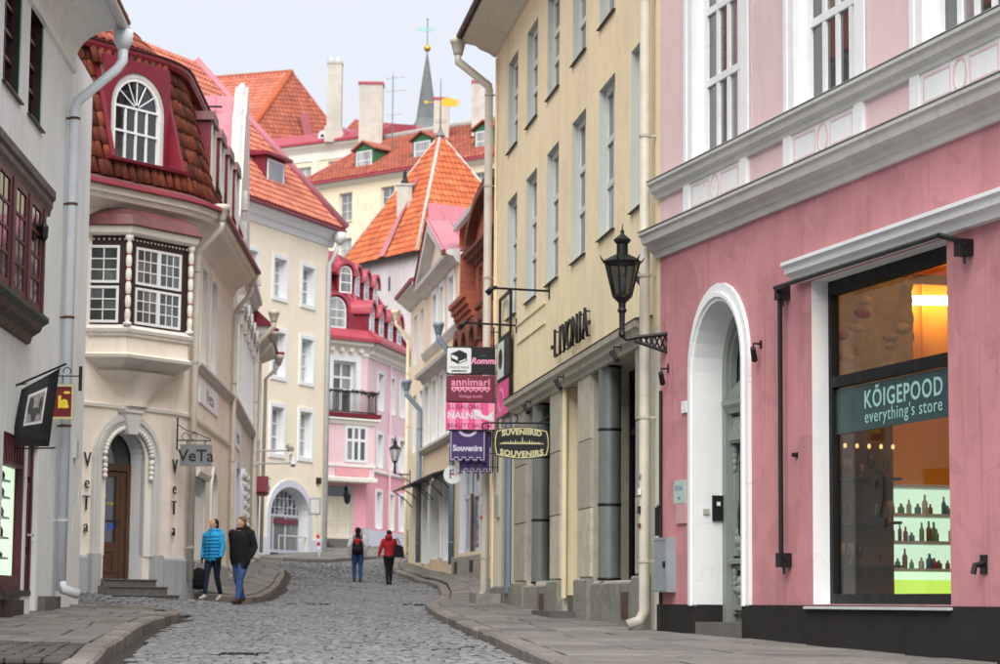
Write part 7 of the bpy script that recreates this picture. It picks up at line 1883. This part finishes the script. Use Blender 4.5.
flat(r, T_, [(.03, .12), (.12, .13), (.2, .10), (.24, .03), (.33, .0), (.40, .06), (.47, .1), (.44, .0), (.47, -.1), (.36, -.08), (.26, -.06), (.18, -.02), (.10, .06)], 'sign_white', 'figure_mark', .005)
r = thing('souvenir_banner', 'dark purple banner with battlement edge reading Souvenirs', 'banner', (SX, SY, 4.2)); TB = face_T((SX + .03, SY + .05, 4.6), (1, .02))
def batt(x0, x1, z0, z1, h=.06, n=5):
    o = [(x0, z1), (x0, z0)]; w = (x1 - x0) / (2 * n - 1)
    for k in range(2 * n - 1):
        zz = z0 if k % 2 == 0 else z0 + h; o += [(x0 + w * k, zz), (x0 + w * (k + 1), zz)]
    return o + [(x1, z1)]
m = MB(TB); m.prism(batt(-.44, .28, -.20, .44, .05), .0, .02); obj('banner_cloth', m, M['sign_purple'], r)
m = MB(TB); m.prism(batt(-.24, .40, -.42, .42, .05), -.12, -.10); obj('banner_cloth', m, M['sign_purple'], r)
m = MB(TB); P = batt(-.41, .25, -.16, .44, .05)
m.tube([(x, .025, z) for x, z in P], .010, 4); obj('border_line', m, M['sign_lilac'], r)
m = MB(TB); P = batt(-.21, .37, -.38, .1, .05)[1:]; m.tube([(x, -.096, z) for x, z in P], .010, 4); obj('border_line', m, M['sign_lilac'], r)
text('lettering', 'Souvenirs', lambda x, d, y: TB(-.08 + x, .024 + d, .02 + y), .165, M['sign_lilac'], r, .001, bold=.007, xs=.9)
m = MB(TB); m.ring([(-.08 + .20 * math.cos(R(a)), .46 + .16 * math.sin(R(a))) for a in range(190, 351, 16)], [(-.08 + .14 * math.cos(R(a)), .46 + .11 * math.sin(R(a))) for a in range(190, 351, 16)], .02, .026); obj('emblem', m, M['sign_lilac'], r)
r = thing('round_sign', 'small round white sign with red and black print at the foot of the signs', 'sign', (-.95, 49, 4.0)); TR = face_T((-.92, 47.2, 4.16), (1, .02))
ci = lambda rr, k=24: [(rr * math.cos(2 * math.pi * i / k), rr * math.sin(2 * math.pi * i / k)) for i in range(k)]
m = MB(TR); m.prism(ci(.185), -.02, .02); obj('sign_board', m, M['sign_white'], r)
text('lettering', 'F', lambda x, d, y: TR(-.02 + x, .022 + d, -.08 + y), .26, M['sign_black'], r, .001); text('lettering', 'ILM', lambda x, d, y: TR(.06 + x, .022 + d, -.02 + y), .11, M['red_mark'], r, .001)
m = MB(TR); m.tube([(0, 0, .18), (0, 0, .3), (.5, 0, .3)], .012, 5); obj('bracket', m, M['iron'], r)
# bracket grid carrying the signs
r = thing('sign_bracket', 'black metal grid fixed to the yellow corner carrying the stacked signs', 'bracket', (-.1, 48.3, 4.2)); m = MB()
for x in (-.12, -.02, .06): m.tube([(x, SY, 4.2), (x, SY, 7.1)], .014, 5, False)
for k in range(11): z = 4.3 + k * .27; m.tube([(-.2, SY, z), (.12, SY, z)], .011, 5, False)
for z in (6.69, 6.15, 5.59, 5.03): m.tube([(-1.05, SY, z), (.1, SY, z)], .012, 5, False)
obj('bars', m, M['iron'], r)
# two boards edge-on, hung square to the wall
r = thing('projecting_sign', 'pair of black, white and pink boards hung flat on the yellow wall', 'sign', YP.T(14.6, .05, 5.5))
m = YP.mb(); m.box(13.9, 15.6, .06, .10, 5.95, 6.72); m.box(13.9, 15.6, .06, .10, 5.2, 5.92); obj('sign_board', m, M['sign_black'], r)
m = YP.mb(); m.box(14.65, 15.55, .10, .106, 5.98, 6.69); obj('print', m, M['sign_white'], r)
m = YP.mb(); m.box(13.95, 15.55, .10, .106, 5.23, 5.89); obj('print', m, M['sign_pink'], r)
m = YP.mb(); E = [(15.1 + .28 * math.cos(t), 6.36 + .2 * math.sin(t)) for t in [2 * math.pi * i / 14 for i in range(14)]]; m.prism(E, .106, .110); obj('mark', m, M['sign_black'], r)
m = YP.mb(); m.ring([(15.0 + .4 * math.cos(t), 5.55 + .25 * math.sin(t)) for t in [2 * math.pi * i / 14 for i in range(14)]], [(15.0 + .3 * math.cos(t), 5.55 + .18 * math.sin(t)) for t in [2 * math.pi * i / 14 for i in range(14)]], .105, .11, True); obj('mark', m, M['sign_pink_pale'], r)
m = YP.mb(); m.ring([(13.95, 6.75), (15.55, 6.75), (15.55, 7.6), (13.95, 7.6)], [(14.0, 6.8), (15.5, 6.8), (15.5, 7.55), (14.0, 7.55)], .04, .09, True); obj('empty_frame', m, M['iron'], r)
# oval souvenir sign
T0 = face_T((.385, 40.0, 4.315), (1, -.02)); r = thing('souvenir_sign', 'black barrel-shaped sign reading SUVENIIRID SOUVENIRS on an iron bracket', 'sign', (.4, 40, 4.0))
def barrel(w, h, bul):
    o = []
    for k in range(9): t = k / 8; o.append((-w + 2 * w * t, -h - bul * math.sin(math.pi * t)))
    for k in range(7): t = k / 6; o.append((w + bul * .6 * math.sin(math.pi * t), -h + 2 * h * t))
    for k in range(9): t = k / 8; o.append((w - 2 * w * t, h + bul * math.sin(math.pi * t)))
    for k in range(7): t = k / 6; o.append((-w - bul * .6 * math.sin(math.pi * t), h - 2 * h * t))
    return o
m = MB(T0); m.prism(barrel(.44, .22, .055), -.03, .03); obj('sign_board', m, M['sign_black'], r)
m = MB(T0); m.ring(barrel(.425, .205, .055), barrel(.41, .19, .053), .03, .036, True); obj('border_line', m, M['sign_gold'], r)
text('lettering', 'SUVENIIRID', lambda x, d, y: T0(x, .033 + d, .115 + y - x * x * .25 + .03), .125, M['sign_gold'], r, .002, bold=.006, spacing=1.06)
text('lettering', 'SOUVENIRS', lambda x, d, y: T0(x, .033 + d, -.235 + y + x * x * .3), .135, M['sign_gold'], r, .002, bold=.006, spacing=1.06)
m = MB(T0); hs = [0, .02, .03, .025, .05, .03, .06, .03, .035, .12, .04, .03, .06, .04, .03, .02, .025, .0]; pts = [(-.38, -.02)]
for k, h in enumerate(hs): x = -.36 + .72 * k / len(hs); pts += [(x, -.005), (x + .012, .0 + h), (x + .026, .0)]
pts += [(.38, -.02)]; m.prism(pts, .03, .035); obj('skyline_mark', m, M['sign_gold'], r)
m = MB(T0); m.tube([(.56, 0, .34), (-.62, 0, .34)], .015, 6); m.tube([(-.62 + .06 * math.cos(R(a)), 0, .28 + .06 * math.sin(R(a))) for a in range(90, 400, 30)], .012, 5)
for x in (-.3, .3): m.tube([(x + .035 * math.cos(R(a)), 0, .30 + .035 * math.sin(R(a))) for a in range(0, 361, 40)], .007, 4)
m.tube([(-.15 + .08 * math.cos(R(a)), 0, .42 + .08 * math.sin(R(a))) for a in range(-90, 200, 30)], .012, 5)
m.box(.55, .60, -.04, .04, -.30, .62); m.tube([(.55, 0, .55), (.4, 0, .42), (.3, 0, .36)], .012, 5)
for z in (.15, .38, .5): m.tube([(.5, .0, z), (.68, .0, z + .03)], .02, 5)
obj('bracket', m, M['iron'], r)

# ------------------------------------------------------------------ people
def bake(mb, voxel, name):
    me = mesh_from(mb, Vector((0, 0, 0)), True, False, False, name)
    o = bpy.data.objects.new('tmp_body', me); COL.objects.link(o)
    md = o.modifiers.new('r', 'REMESH'); md.mode = 'VOXEL'; md.voxel_size = voxel
    sm = o.modifiers.new('s', 'SMOOTH'); sm.iterations = 4; sm.factor = .5
    dg = bpy.context.evaluated_depsgraph_get(); dg.update()
    out = bpy.data.meshes.new_from_object(o.evaluated_get(dg)); bpy.data.objects.remove(o); bpy.data.meshes.remove(me)
    return out
skin_m, t_, b_ = base_mat('skin', .55, .35); b_.inputs['Base Color'].default_value = (.52, .30, .22, 1); b_.inputs['Subsurface Weight'].default_value = .08
def cloth(name, c, var=.25, rough=.85, scale=8):
    m, t, b = base_mat(name, rough, .2); v = coords(t); a = noise(t, scale, v, 6, .7)
    t.links.new(ramp(t, a, [(.3, sc(c, 1 - var)), (.7, sc(c, 1 + var))]), b.inputs['Base Color'])
    h = noise(t, 14, coords(t, 1, 1, 2.2), 4, .6, 1.2); bump(t, b, h, .6, .03); return m
cloth('cloth_black', (.013, .013, .015)); cloth('jeans', (.055, .10, .26), .45, scale=6); cloth('jeans_dark', (.016, .022, .045)); cloth('puffer_blue', (.03, .36, .70), .12, .5); cloth('cloth_red', (.36, .018, .030), .2); cloth('cloth_white', (.60, .60, .66), .1); cloth('hair_dark', (.012, .009, .008), .3); cloth('hair_fair', (.16, .10, .055), .3); cloth('leather', (.055, .032, .020), .3, .5); cloth('shoe_white', (.5, .48, .45), .2); cloth('jean_blue', (.03, .07, .17), .35); cloth('beige', (.45, .40, .30), .15)
def limb(m, pts, rs, k=12, flat_=1.0):
    m.tube(pts, rs, k, False)
    for p, r in zip(pts, rs): m.ell(p, r, r, r, 10, 6)
def person(name, label, loc, yaw, h, J, tint, group, extra=None):
    """J: joints in metres for a 1.75 m figure (x right, y forward, z up); one continuous body"""
    root = thing(name, label, 'person', loc, group); s = h / 1.75; m = MB()
    g = lambda k: Vector(J[k])
    hip, che, nek, hd = g('hip'), g('chest'), g('neck'), g('head')
    ax = Matrix.Rotation(0, 3, 'Z')
    # torso as a stack of ellipses
    rings = []; prof = J.get('torso', [(-.14, .155, .12), (-.05, .185, .135), (.06, .175, .13), (.18, .175, .13), (.30, .195, .14), (.40, .205, .14), (.47, .18, .125), (.53, .11, .10), (.58, .065, .07)])
    for z, rx, ry in prof:
        t = (z + .14) / .72; c = hip.lerp(nek, min(1, max(0, t))); c.z = hip.z + z
        rings.append([m.W(c + Vector((rx * math.cos(2 * math.pi * i / 16), ry * math.sin(2 * math.pi * i / 16), 0))) for i in range(16)])
    for a, b2 in zip(rings, rings[1:]):
        for i in range(16): m.F(a[i], a[(i + 1) % 16], b2[(i + 1) % 16], b2[i])
    m.F(*rings[0][::-1]); m.F(*rings[-1])
    limb(m, [nek - Vector((0, 0, .08)), nek, hd], [.065, .058, .06])
    m.ell(hd + Vector((0, .005, .01)), .076, .096, .118, 14, 10); m.ell(hd + Vector((0, .04, -.06)), .052, .055, .055, 10, 8)
    m.ell(hd + Vector((0, .105, -.012)), .013, .022, .024, 8, 6); m.ell(hd + Vector((0, .088, -.062)), .026, .014, .010, 8, 5)
    for sx in (-1, 1):
        m.ell(hd + Vector((sx * .077, -.005, -.01)), .012, .02, .032, 8, 6); m.ell(hd + Vector((sx * .032, .082, .022)), .02, .012, .008, 8, 5)
    for sd_ in ('l', 'r'):
        sh, el, wr, kn, an_ = g(sd_ + 'sh'), g(sd_ + 'el'), g(sd_ + 'wr'), g(sd_ + 'kn'), g(sd_ + 'an'); hp = hip + Vector(((-1 if sd_ == 'l' else 1) * .095, 0, -.04)); ar = J.get('arm', 1.0); lr = J.get('leg', 1.0)
        limb(m, [sh, sh.lerp(el, .5), el, el.lerp(wr, .5), wr], [.075 * ar, .064 * ar, .055 * ar, .050 * ar, .038 * ar])
        limb(m, [hp, hp.lerp(kn, .45), kn, kn.lerp(an_, .4), an_], [.105 * lr, .092 * lr, .066 * lr, .062 * lr, .048 * lr])
        fw = Vector(J.get('foot' + sd_, (0, 1, -.05))).normalized()
        limb(m, [an_ + Vector((0, 0, -.02)) - fw * .03, an_ + fw * .09 + Vector((0, 0, -.045)), an_ + fw * .19 + Vector((0, 0, -.055))], [.045, .042, .03])
        d = (wr - el).normalized(); side = Vector((1 if sd_ == 'l' else -1, 0, 0)); pal = wr + d * .05
        m.ell(pal, .022, .040, .05, 10, 6)
        inn = side
        for i, (oy, ln) in enumerate(((.030, .07), (.010, .08), (-.010, .074), (-.028, .058))):
            p0 = pal + Vector((0, oy, 0)) + d * .03; p1 = p0 + d * ln * .55 + inn * .008; p2 = p1 + d * ln * .4 + inn * .022
            limb(m, [p0, p1, p2], [.0105, .010, .009], 6)
        p0 = wr + d * .025 + Vector((0, .03, 0)); limb(m, [p0, p0 + d * .03 + Vector((0, .02, 0)) + inn * .012, p0 + d * .06 + Vector((0, .022, 0)) + inn * .02], [.012, .011, .009], 6)
    me = bake(m, .0125, name)
    bones = []
    def bone(a, c, mt): bones.append((a, c, mt))
    bone(hd + Vector((0, 0, -.08)), hd + Vector((0, 0, .12)), tint['head']); bone(nek + Vector((0, 0, .02)), hd + Vector((0, 0, -.08)), tint['head'])
    bone(hip + Vector((0, 0, J.get('hem', -.06))), nek - Vector((0, 0, .04)), tint['top'])
    for sx in (-.1, .1): bone(hip + Vector((sx, 0, J.get('hem', -.06))), hip + Vector((sx, 0, .3)), tint['top'])
    for sd_ in ('l', 'r'):
        hp = hip + Vector(((-1 if sd_ == 'l' else 1) * .095, 0, -.10 + min(0, J.get('hem', -.06)))); bone(g(sd_ + 'sh'), g(sd_ + 'wr').lerp(g(sd_ + 'el'), 0), tint.get('sleeve', tint['top'])) if 0 else None
        bone(g(sd_ + 'sh'), g(sd_ + 'el'), tint.get('sleeve', tint['top'])); bone(g(sd_ + 'el'), g(sd_ + 'wr'), tint.get('sleeve', tint['top']))
        d = (g(sd_ + 'wr') - g(sd_ + 'el')).normalized(); bone(g(sd_ + 'wr') + d * .03, g(sd_ + 'wr') + d * .16, tint['hand'])
        bone(hp, g(sd_ + 'kn'), tint['leg']); bone(g(sd_ + 'kn'), g(sd_ + 'an') + (g(sd_ + 'kn') - g(sd_ + 'an')) * .12, tint['leg'])
        fw = Vector(J.get('foot' + sd_, (0, 1, -.05))).normalized(); bone(g(sd_ + 'an') + Vector((0, 0, -.03)), g(sd_ + 'an') + fw * .2 + Vector((0, 0, -.05)), tint['shoe'])
    mats = sorted({bn[2] for bn in bones}); ids = []
    for pl in me.polygons:
        c = pl.center; best = None
        for a, e, mt in bones:
            ab = e - a; t = max(0, min(1, (c - a).dot(ab) / max(ab.length_squared, 1e-6))); dd = (a + ab * t - c).length
            if best is None or dd < best[0]: best = (dd, mt)
        ids.append(mats.index(best[1]))
    me.materials.clear()
    for x in mats: me.materials.append(M[x])
    me.polygons.foreach_set('material_index', ids); me.shade_smooth()
    Mx = Matrix.Rotation(yaw, 4, 'Z') @ Matrix.Scale(s, 4); me.transform(Mx)
    o = bpy.data.objects.new('body', me); COL.objects.link(o); o.parent = root
    def W(p): return Vector(loc) + Mx @ Vector(p)
    def part(nm, mm, mat, own=None):
        mm.v = [W(v) for v in mm.v]
        if own: return obj(nm, mm, M[mat], o=own[0], label=own[1], cat=own[2], smooth=True)
        return obj(nm, mm, M[mat], root, smooth=True)
    return root, part
def eyes(part):
    for sx in (-1, 1):
        m = MB(); m.ell((sx * .032, .094, 1.650), .011, .007, .008, 8, 5); part('eye', m, 'hair_dark')
        m = MB(); m.tube([(sx * .014, .098, 1.676), (sx * .034, .096, 1.682), (sx * .052, .080, 1.675)], .0055, 5, False); part('eyebrow', m, 'hair_dark')
    m = MB(); m.tube([(-.024, .096, 1.573), (0, .104, 1.574), (.024, .096, 1.573)], .006, 6, False); part('mouth', m, 'lip')
cloth('lip', (.40, .14, .12), .1)
def gz(x, y): return H(x, y) + .03
base = dict(hip=(0, 0, .95), chest=(0, 0, 1.3), neck=(0, .01, 1.50), head=(0, .03, 1.635))
# walking man in black jacket and jeans
J = dict(base, lsh=(-.225, 0, 1.425), lel=(-.30, -.06, 1.15), lwr=(-.27, .05, .93), rsh=(.225, 0, 1.425), rel=(.31, -.12, 1.17), rwr=(.36, -.16, .92), lkn=(-.10, .14, .52), lan=(-.10, .20, .09), rkn=(.10, -.02, .50), ran=(.10, -.22, .11), footr=(0, 1, -.35), arm=1.32, leg=1.15, hem=-.09,
         torso=[(-.16, .19, .155), (-.10, .215, .17), (.06, .225, .175), (.18, .23, .18), (.30, .24, .18), (.40, .24, .175), (.47, .21, .15), (.53, .12, .11), (.58, .07, .075)])
px, py = -5.30, 48.9
root, part = person('person', 'man in black hooded jacket and blue jeans walking beside the woman in blue', (px, py, gz(px, py)), R(148), 1.76, J, dict(head='skin', top='cloth_black', hand='cloth_black', leg='jeans', shoe='leather'), 'people walking on the street')
m = MB(); m.ell((0, -.004, 1.702), .087, .110, .082, 14, 8); m.ell((0, -.05, 1.64), .082, .065, .09, 12, 8); part('hair', m, 'hair_fair'); eyes(part)
m = MB(); m.ell((0, -.10, 1.51), .14, .10, .095, 12, 8); m.ell((0, -.02, 1.485), .14, .125, .065, 12, 8); part('hood', m, 'cloth_black')
m = MB(); m.tube([(.085 * math.cos(R(a)), .085 * math.sin(R(a)) + .01, 1.525) for a in range(0, 361, 30)], .032, 8, False); part('collar', m, 'cloth_black')
# woman in the blue puffer jacket
J = dict(base, lsh=(-.18, 0, 1.40), lel=(-.25, .02, 1.14), lwr=(-.25, .10, .93), rsh=(.18, 0, 1.40), rel=(.26, -.04, 1.14), rwr=(.25, .04, .92), lkn=(-.08, -.04, .50), lan=(-.08, -.22, .11), footl=(0, 1, -.35), rkn=(.08, .13, .52), ran=(.08, .20, .09), arm=1.22, leg=.98, hem=-.04,
         torso=[(-.13, .17, .14), (-.05, .20, .16), (.06, .18, .145), (.18, .185, .15), (.30, .20, .17), (.40, .20, .155), (.47, .18, .14), (.53, .12, .11), (.58, .07, .075)])
px, py = -5.92, 49.3
root, part = person('person', 'woman in bright blue puffer jacket and dark trousers carrying a black bag', (px, py, gz(px, py)), R(156), 1.66, J, dict(head='skin', top='puffer_blue', hand='cloth_black', leg='jeans_dark', shoe='shoe_white'), 'people walking on the street')
m = MB(); m.ell((0, -.02, 1.665), .098, .115, .105, 14, 8); m.ell((0, -.07, 1.60), .085, .06, .09, 10, 6); part('hair', m, 'hair_dark'); eyes(part)
m = MB(); m.ell((0, -.09, 1.50), .14, .09, .08, 12, 8); m.ell((0, -.0, 1.47), .13, .125, .055, 12, 8); m.tube([(.085 * math.cos(R(a)), .085 * math.sin(R(a)) + .005, 1.515) for a in range(0, 361, 30)], .034, 8, False); part('hood', m, 'puffer_blue')
m = MB()
for k in range(7):
    z = .93 + k * .075; rx = .192 + (.012 if k in (4, 5) else 0); q = [(rx * math.cos(2 * math.pi * i / 24), (rx * .80) * math.sin(2 * math.pi * i / 24) + .004, z) for i in range(25)]; m.tube(q, .024, 6, False)
part('quilted_panels', m, 'puffer_blue')
m = MB(); m.tube([(0, .172, .93), (0, .175, 1.2), (0, .15, 1.44)], .008, 5, False); part('zip', m, 'cloth_black')
hx = Vector((px, py, gz(px, py))); c = hx + Matrix.Rotation(R(156), 3, 'Z') @ Vector((.28, .12, 0)) * .95
r = thing('handbag', 'slouchy black handbag hanging from the hand of the woman in blue', 'bag', (c.x, c.y, hx.z + .28))
m = MB(); m.ell((c.x, c.y, hx.z + .44), .19, .11, .22, 14, 10); m.ell((c.x, c.y, hx.z + .32), .18, .10, .12, 12, 8); obj('bag_body', m, M['cloth_black'], r, smooth=True)
m = MB(); m.tube([(c.x - .1, c.y, hx.z + .55), (c.x - .05, c.y, hx.z + .76), (c.x, c.y, hx.z + .82), (c.x + .05, c.y, hx.z + .76), (c.x + .1, c.y, hx.z + .55)], .014, 6, False); obj('strap', m, M['beige'], r)
# far man with the red backpack
J = dict(base, lsh=(-.20, 0, 1.42), lel=(-.28, -.03, 1.16), lwr=(-.27, .05, .92), rsh=(.20, 0, 1.42), rel=(.28, -.02, 1.16), rwr=(.27, .06, .92), lkn=(-.10, .06, .52), lan=(-.10, .02, .09), rkn=(.10, .02, .50), ran=(.10, -.10, .09), arm=1.18, leg=1.15, hem=-.02,
         torso=[(-.13, .165, .13), (-.05, .19, .145), (.06, .195, .15), (.18, .20, .15), (.30, .21, .155), (.40, .21, .15), (.47, .19, .13), (.53, .12, .11), (.58, .07, .075)])
px, py = -4.33, 73.1
root, part = person('person', 'dark haired person in white and black jacket with red backpack walking uphill', (px, py, gz(px, py)), R(4), 1.66, J, dict(head='hair_dark', top='cloth_black', sleeve='cloth_white', hand='skin', leg='jean_blue', shoe='leather'), 'people walking on the street')
m = MB(); m.ell((0, -.02, 1.66), .10, .12, .115, 14, 8); m.ell((0, -.08, 1.54), .075, .05, .13, 10, 6); part('hair', m, 'hair_dark')
bl = Vector((px, py, gz(px, py)))
r = thing('backpack', 'black and red backpack on the back of the dark haired walker', 'backpack', (px, py - .2, bl.z + .95))
m = MB(); m.ell((px, py - .20, bl.z + 1.12), .165, .10, .24, 14, 10); m.ell((px, py - .24, bl.z + 1.0), .14, .08, .12, 12, 8); obj('pack_body', m, M['cloth_black'], r, smooth=True)
m = MB(); m.ell((px, py - .27, bl.z + 1.25), .115, .055, .085, 12, 8); m.ell((px, py - .285, bl.z + 1.18), .06, .04, .07, 10, 6); obj('top_pocket', m, M['cloth_red'], r, smooth=True)
m = MB()
for s in (-1, 1): m.tube([(px + s * .12, py - .16, bl.z + 1.33), (px + s * .13, py - .02, bl.z + 1.42), (px + s * .14, py + .13, bl.z + 1.3)], .022, 6, False)
obj('strap', m, M['cloth_black'], r)
# far woman in red
J = dict(base, lsh=(-.18, 0, 1.40), lel=(-.27, -.02, 1.15), lwr=(-.33, .0, .92), rsh=(.18, 0, 1.40), rel=(.25, .02, 1.15), rwr=(.20, .14, 1.0), lkn=(-.06, .03, .50), lan=(-.04, -.04, .09), rkn=(.06, .08, .51), ran=(.05, .08, .09), arm=1.12, leg=.98, hem=.04,
         torso=[(-.13, .16, .13), (-.05, .185, .14), (.06, .165, .13), (.18, .165, .13), (.30, .185, .14), (.40, .185, .135), (.47, .17, .125), (.53, .11, .10), (.58, .065, .07)])
px, py = -3.24, 70.4
root, part = person('person', 'woman in red hooded jacket and black trousers with a black shoulder bag walking uphill', (px, py, gz(px, py)), R(-6), 1.60, J, dict(head='hair_dark', top='cloth_red', hand='skin', leg='cloth_black', shoe='cloth_black'), 'people walking on the street')
m = MB(); m.ell((0, -.01, 1.66), .09, .11, .10, 14, 8); part('hair', m, 'hair_dark')
m = MB(); m.ell((0, -.08, 1.52), .13, .10, .10, 12, 8); m.ell((0, .0, 1.47), .12, .115, .055, 12, 8); part('hood', m, 'cloth_red')
bl = Vector((px, py, gz(px, py)))
r = thing('shoulder_bag', 'big black shoulder bag on the arm of the woman in red', 'bag', (px + .27, py - .12, bl.z + .8))
m = MB(); Tb = lambda a, c, z: Vector((px + .27 + a, py - .10 + c, bl.z + z)); m.T = Tb; m.prism([(-.17, .80), (.20, .78), (.15, 1.12), (-.08, 1.20)], -.08, .08); obj('bag_body', m, M['cloth_black'], r)
m = MB(Tb); m.tube([(-.08, 0, 1.18), (-.10, .02, 1.34), (-.02, .08, 1.36), (.08, .0, 1.14)], .016, 6); obj('strap', m, M['cloth_black'], r)
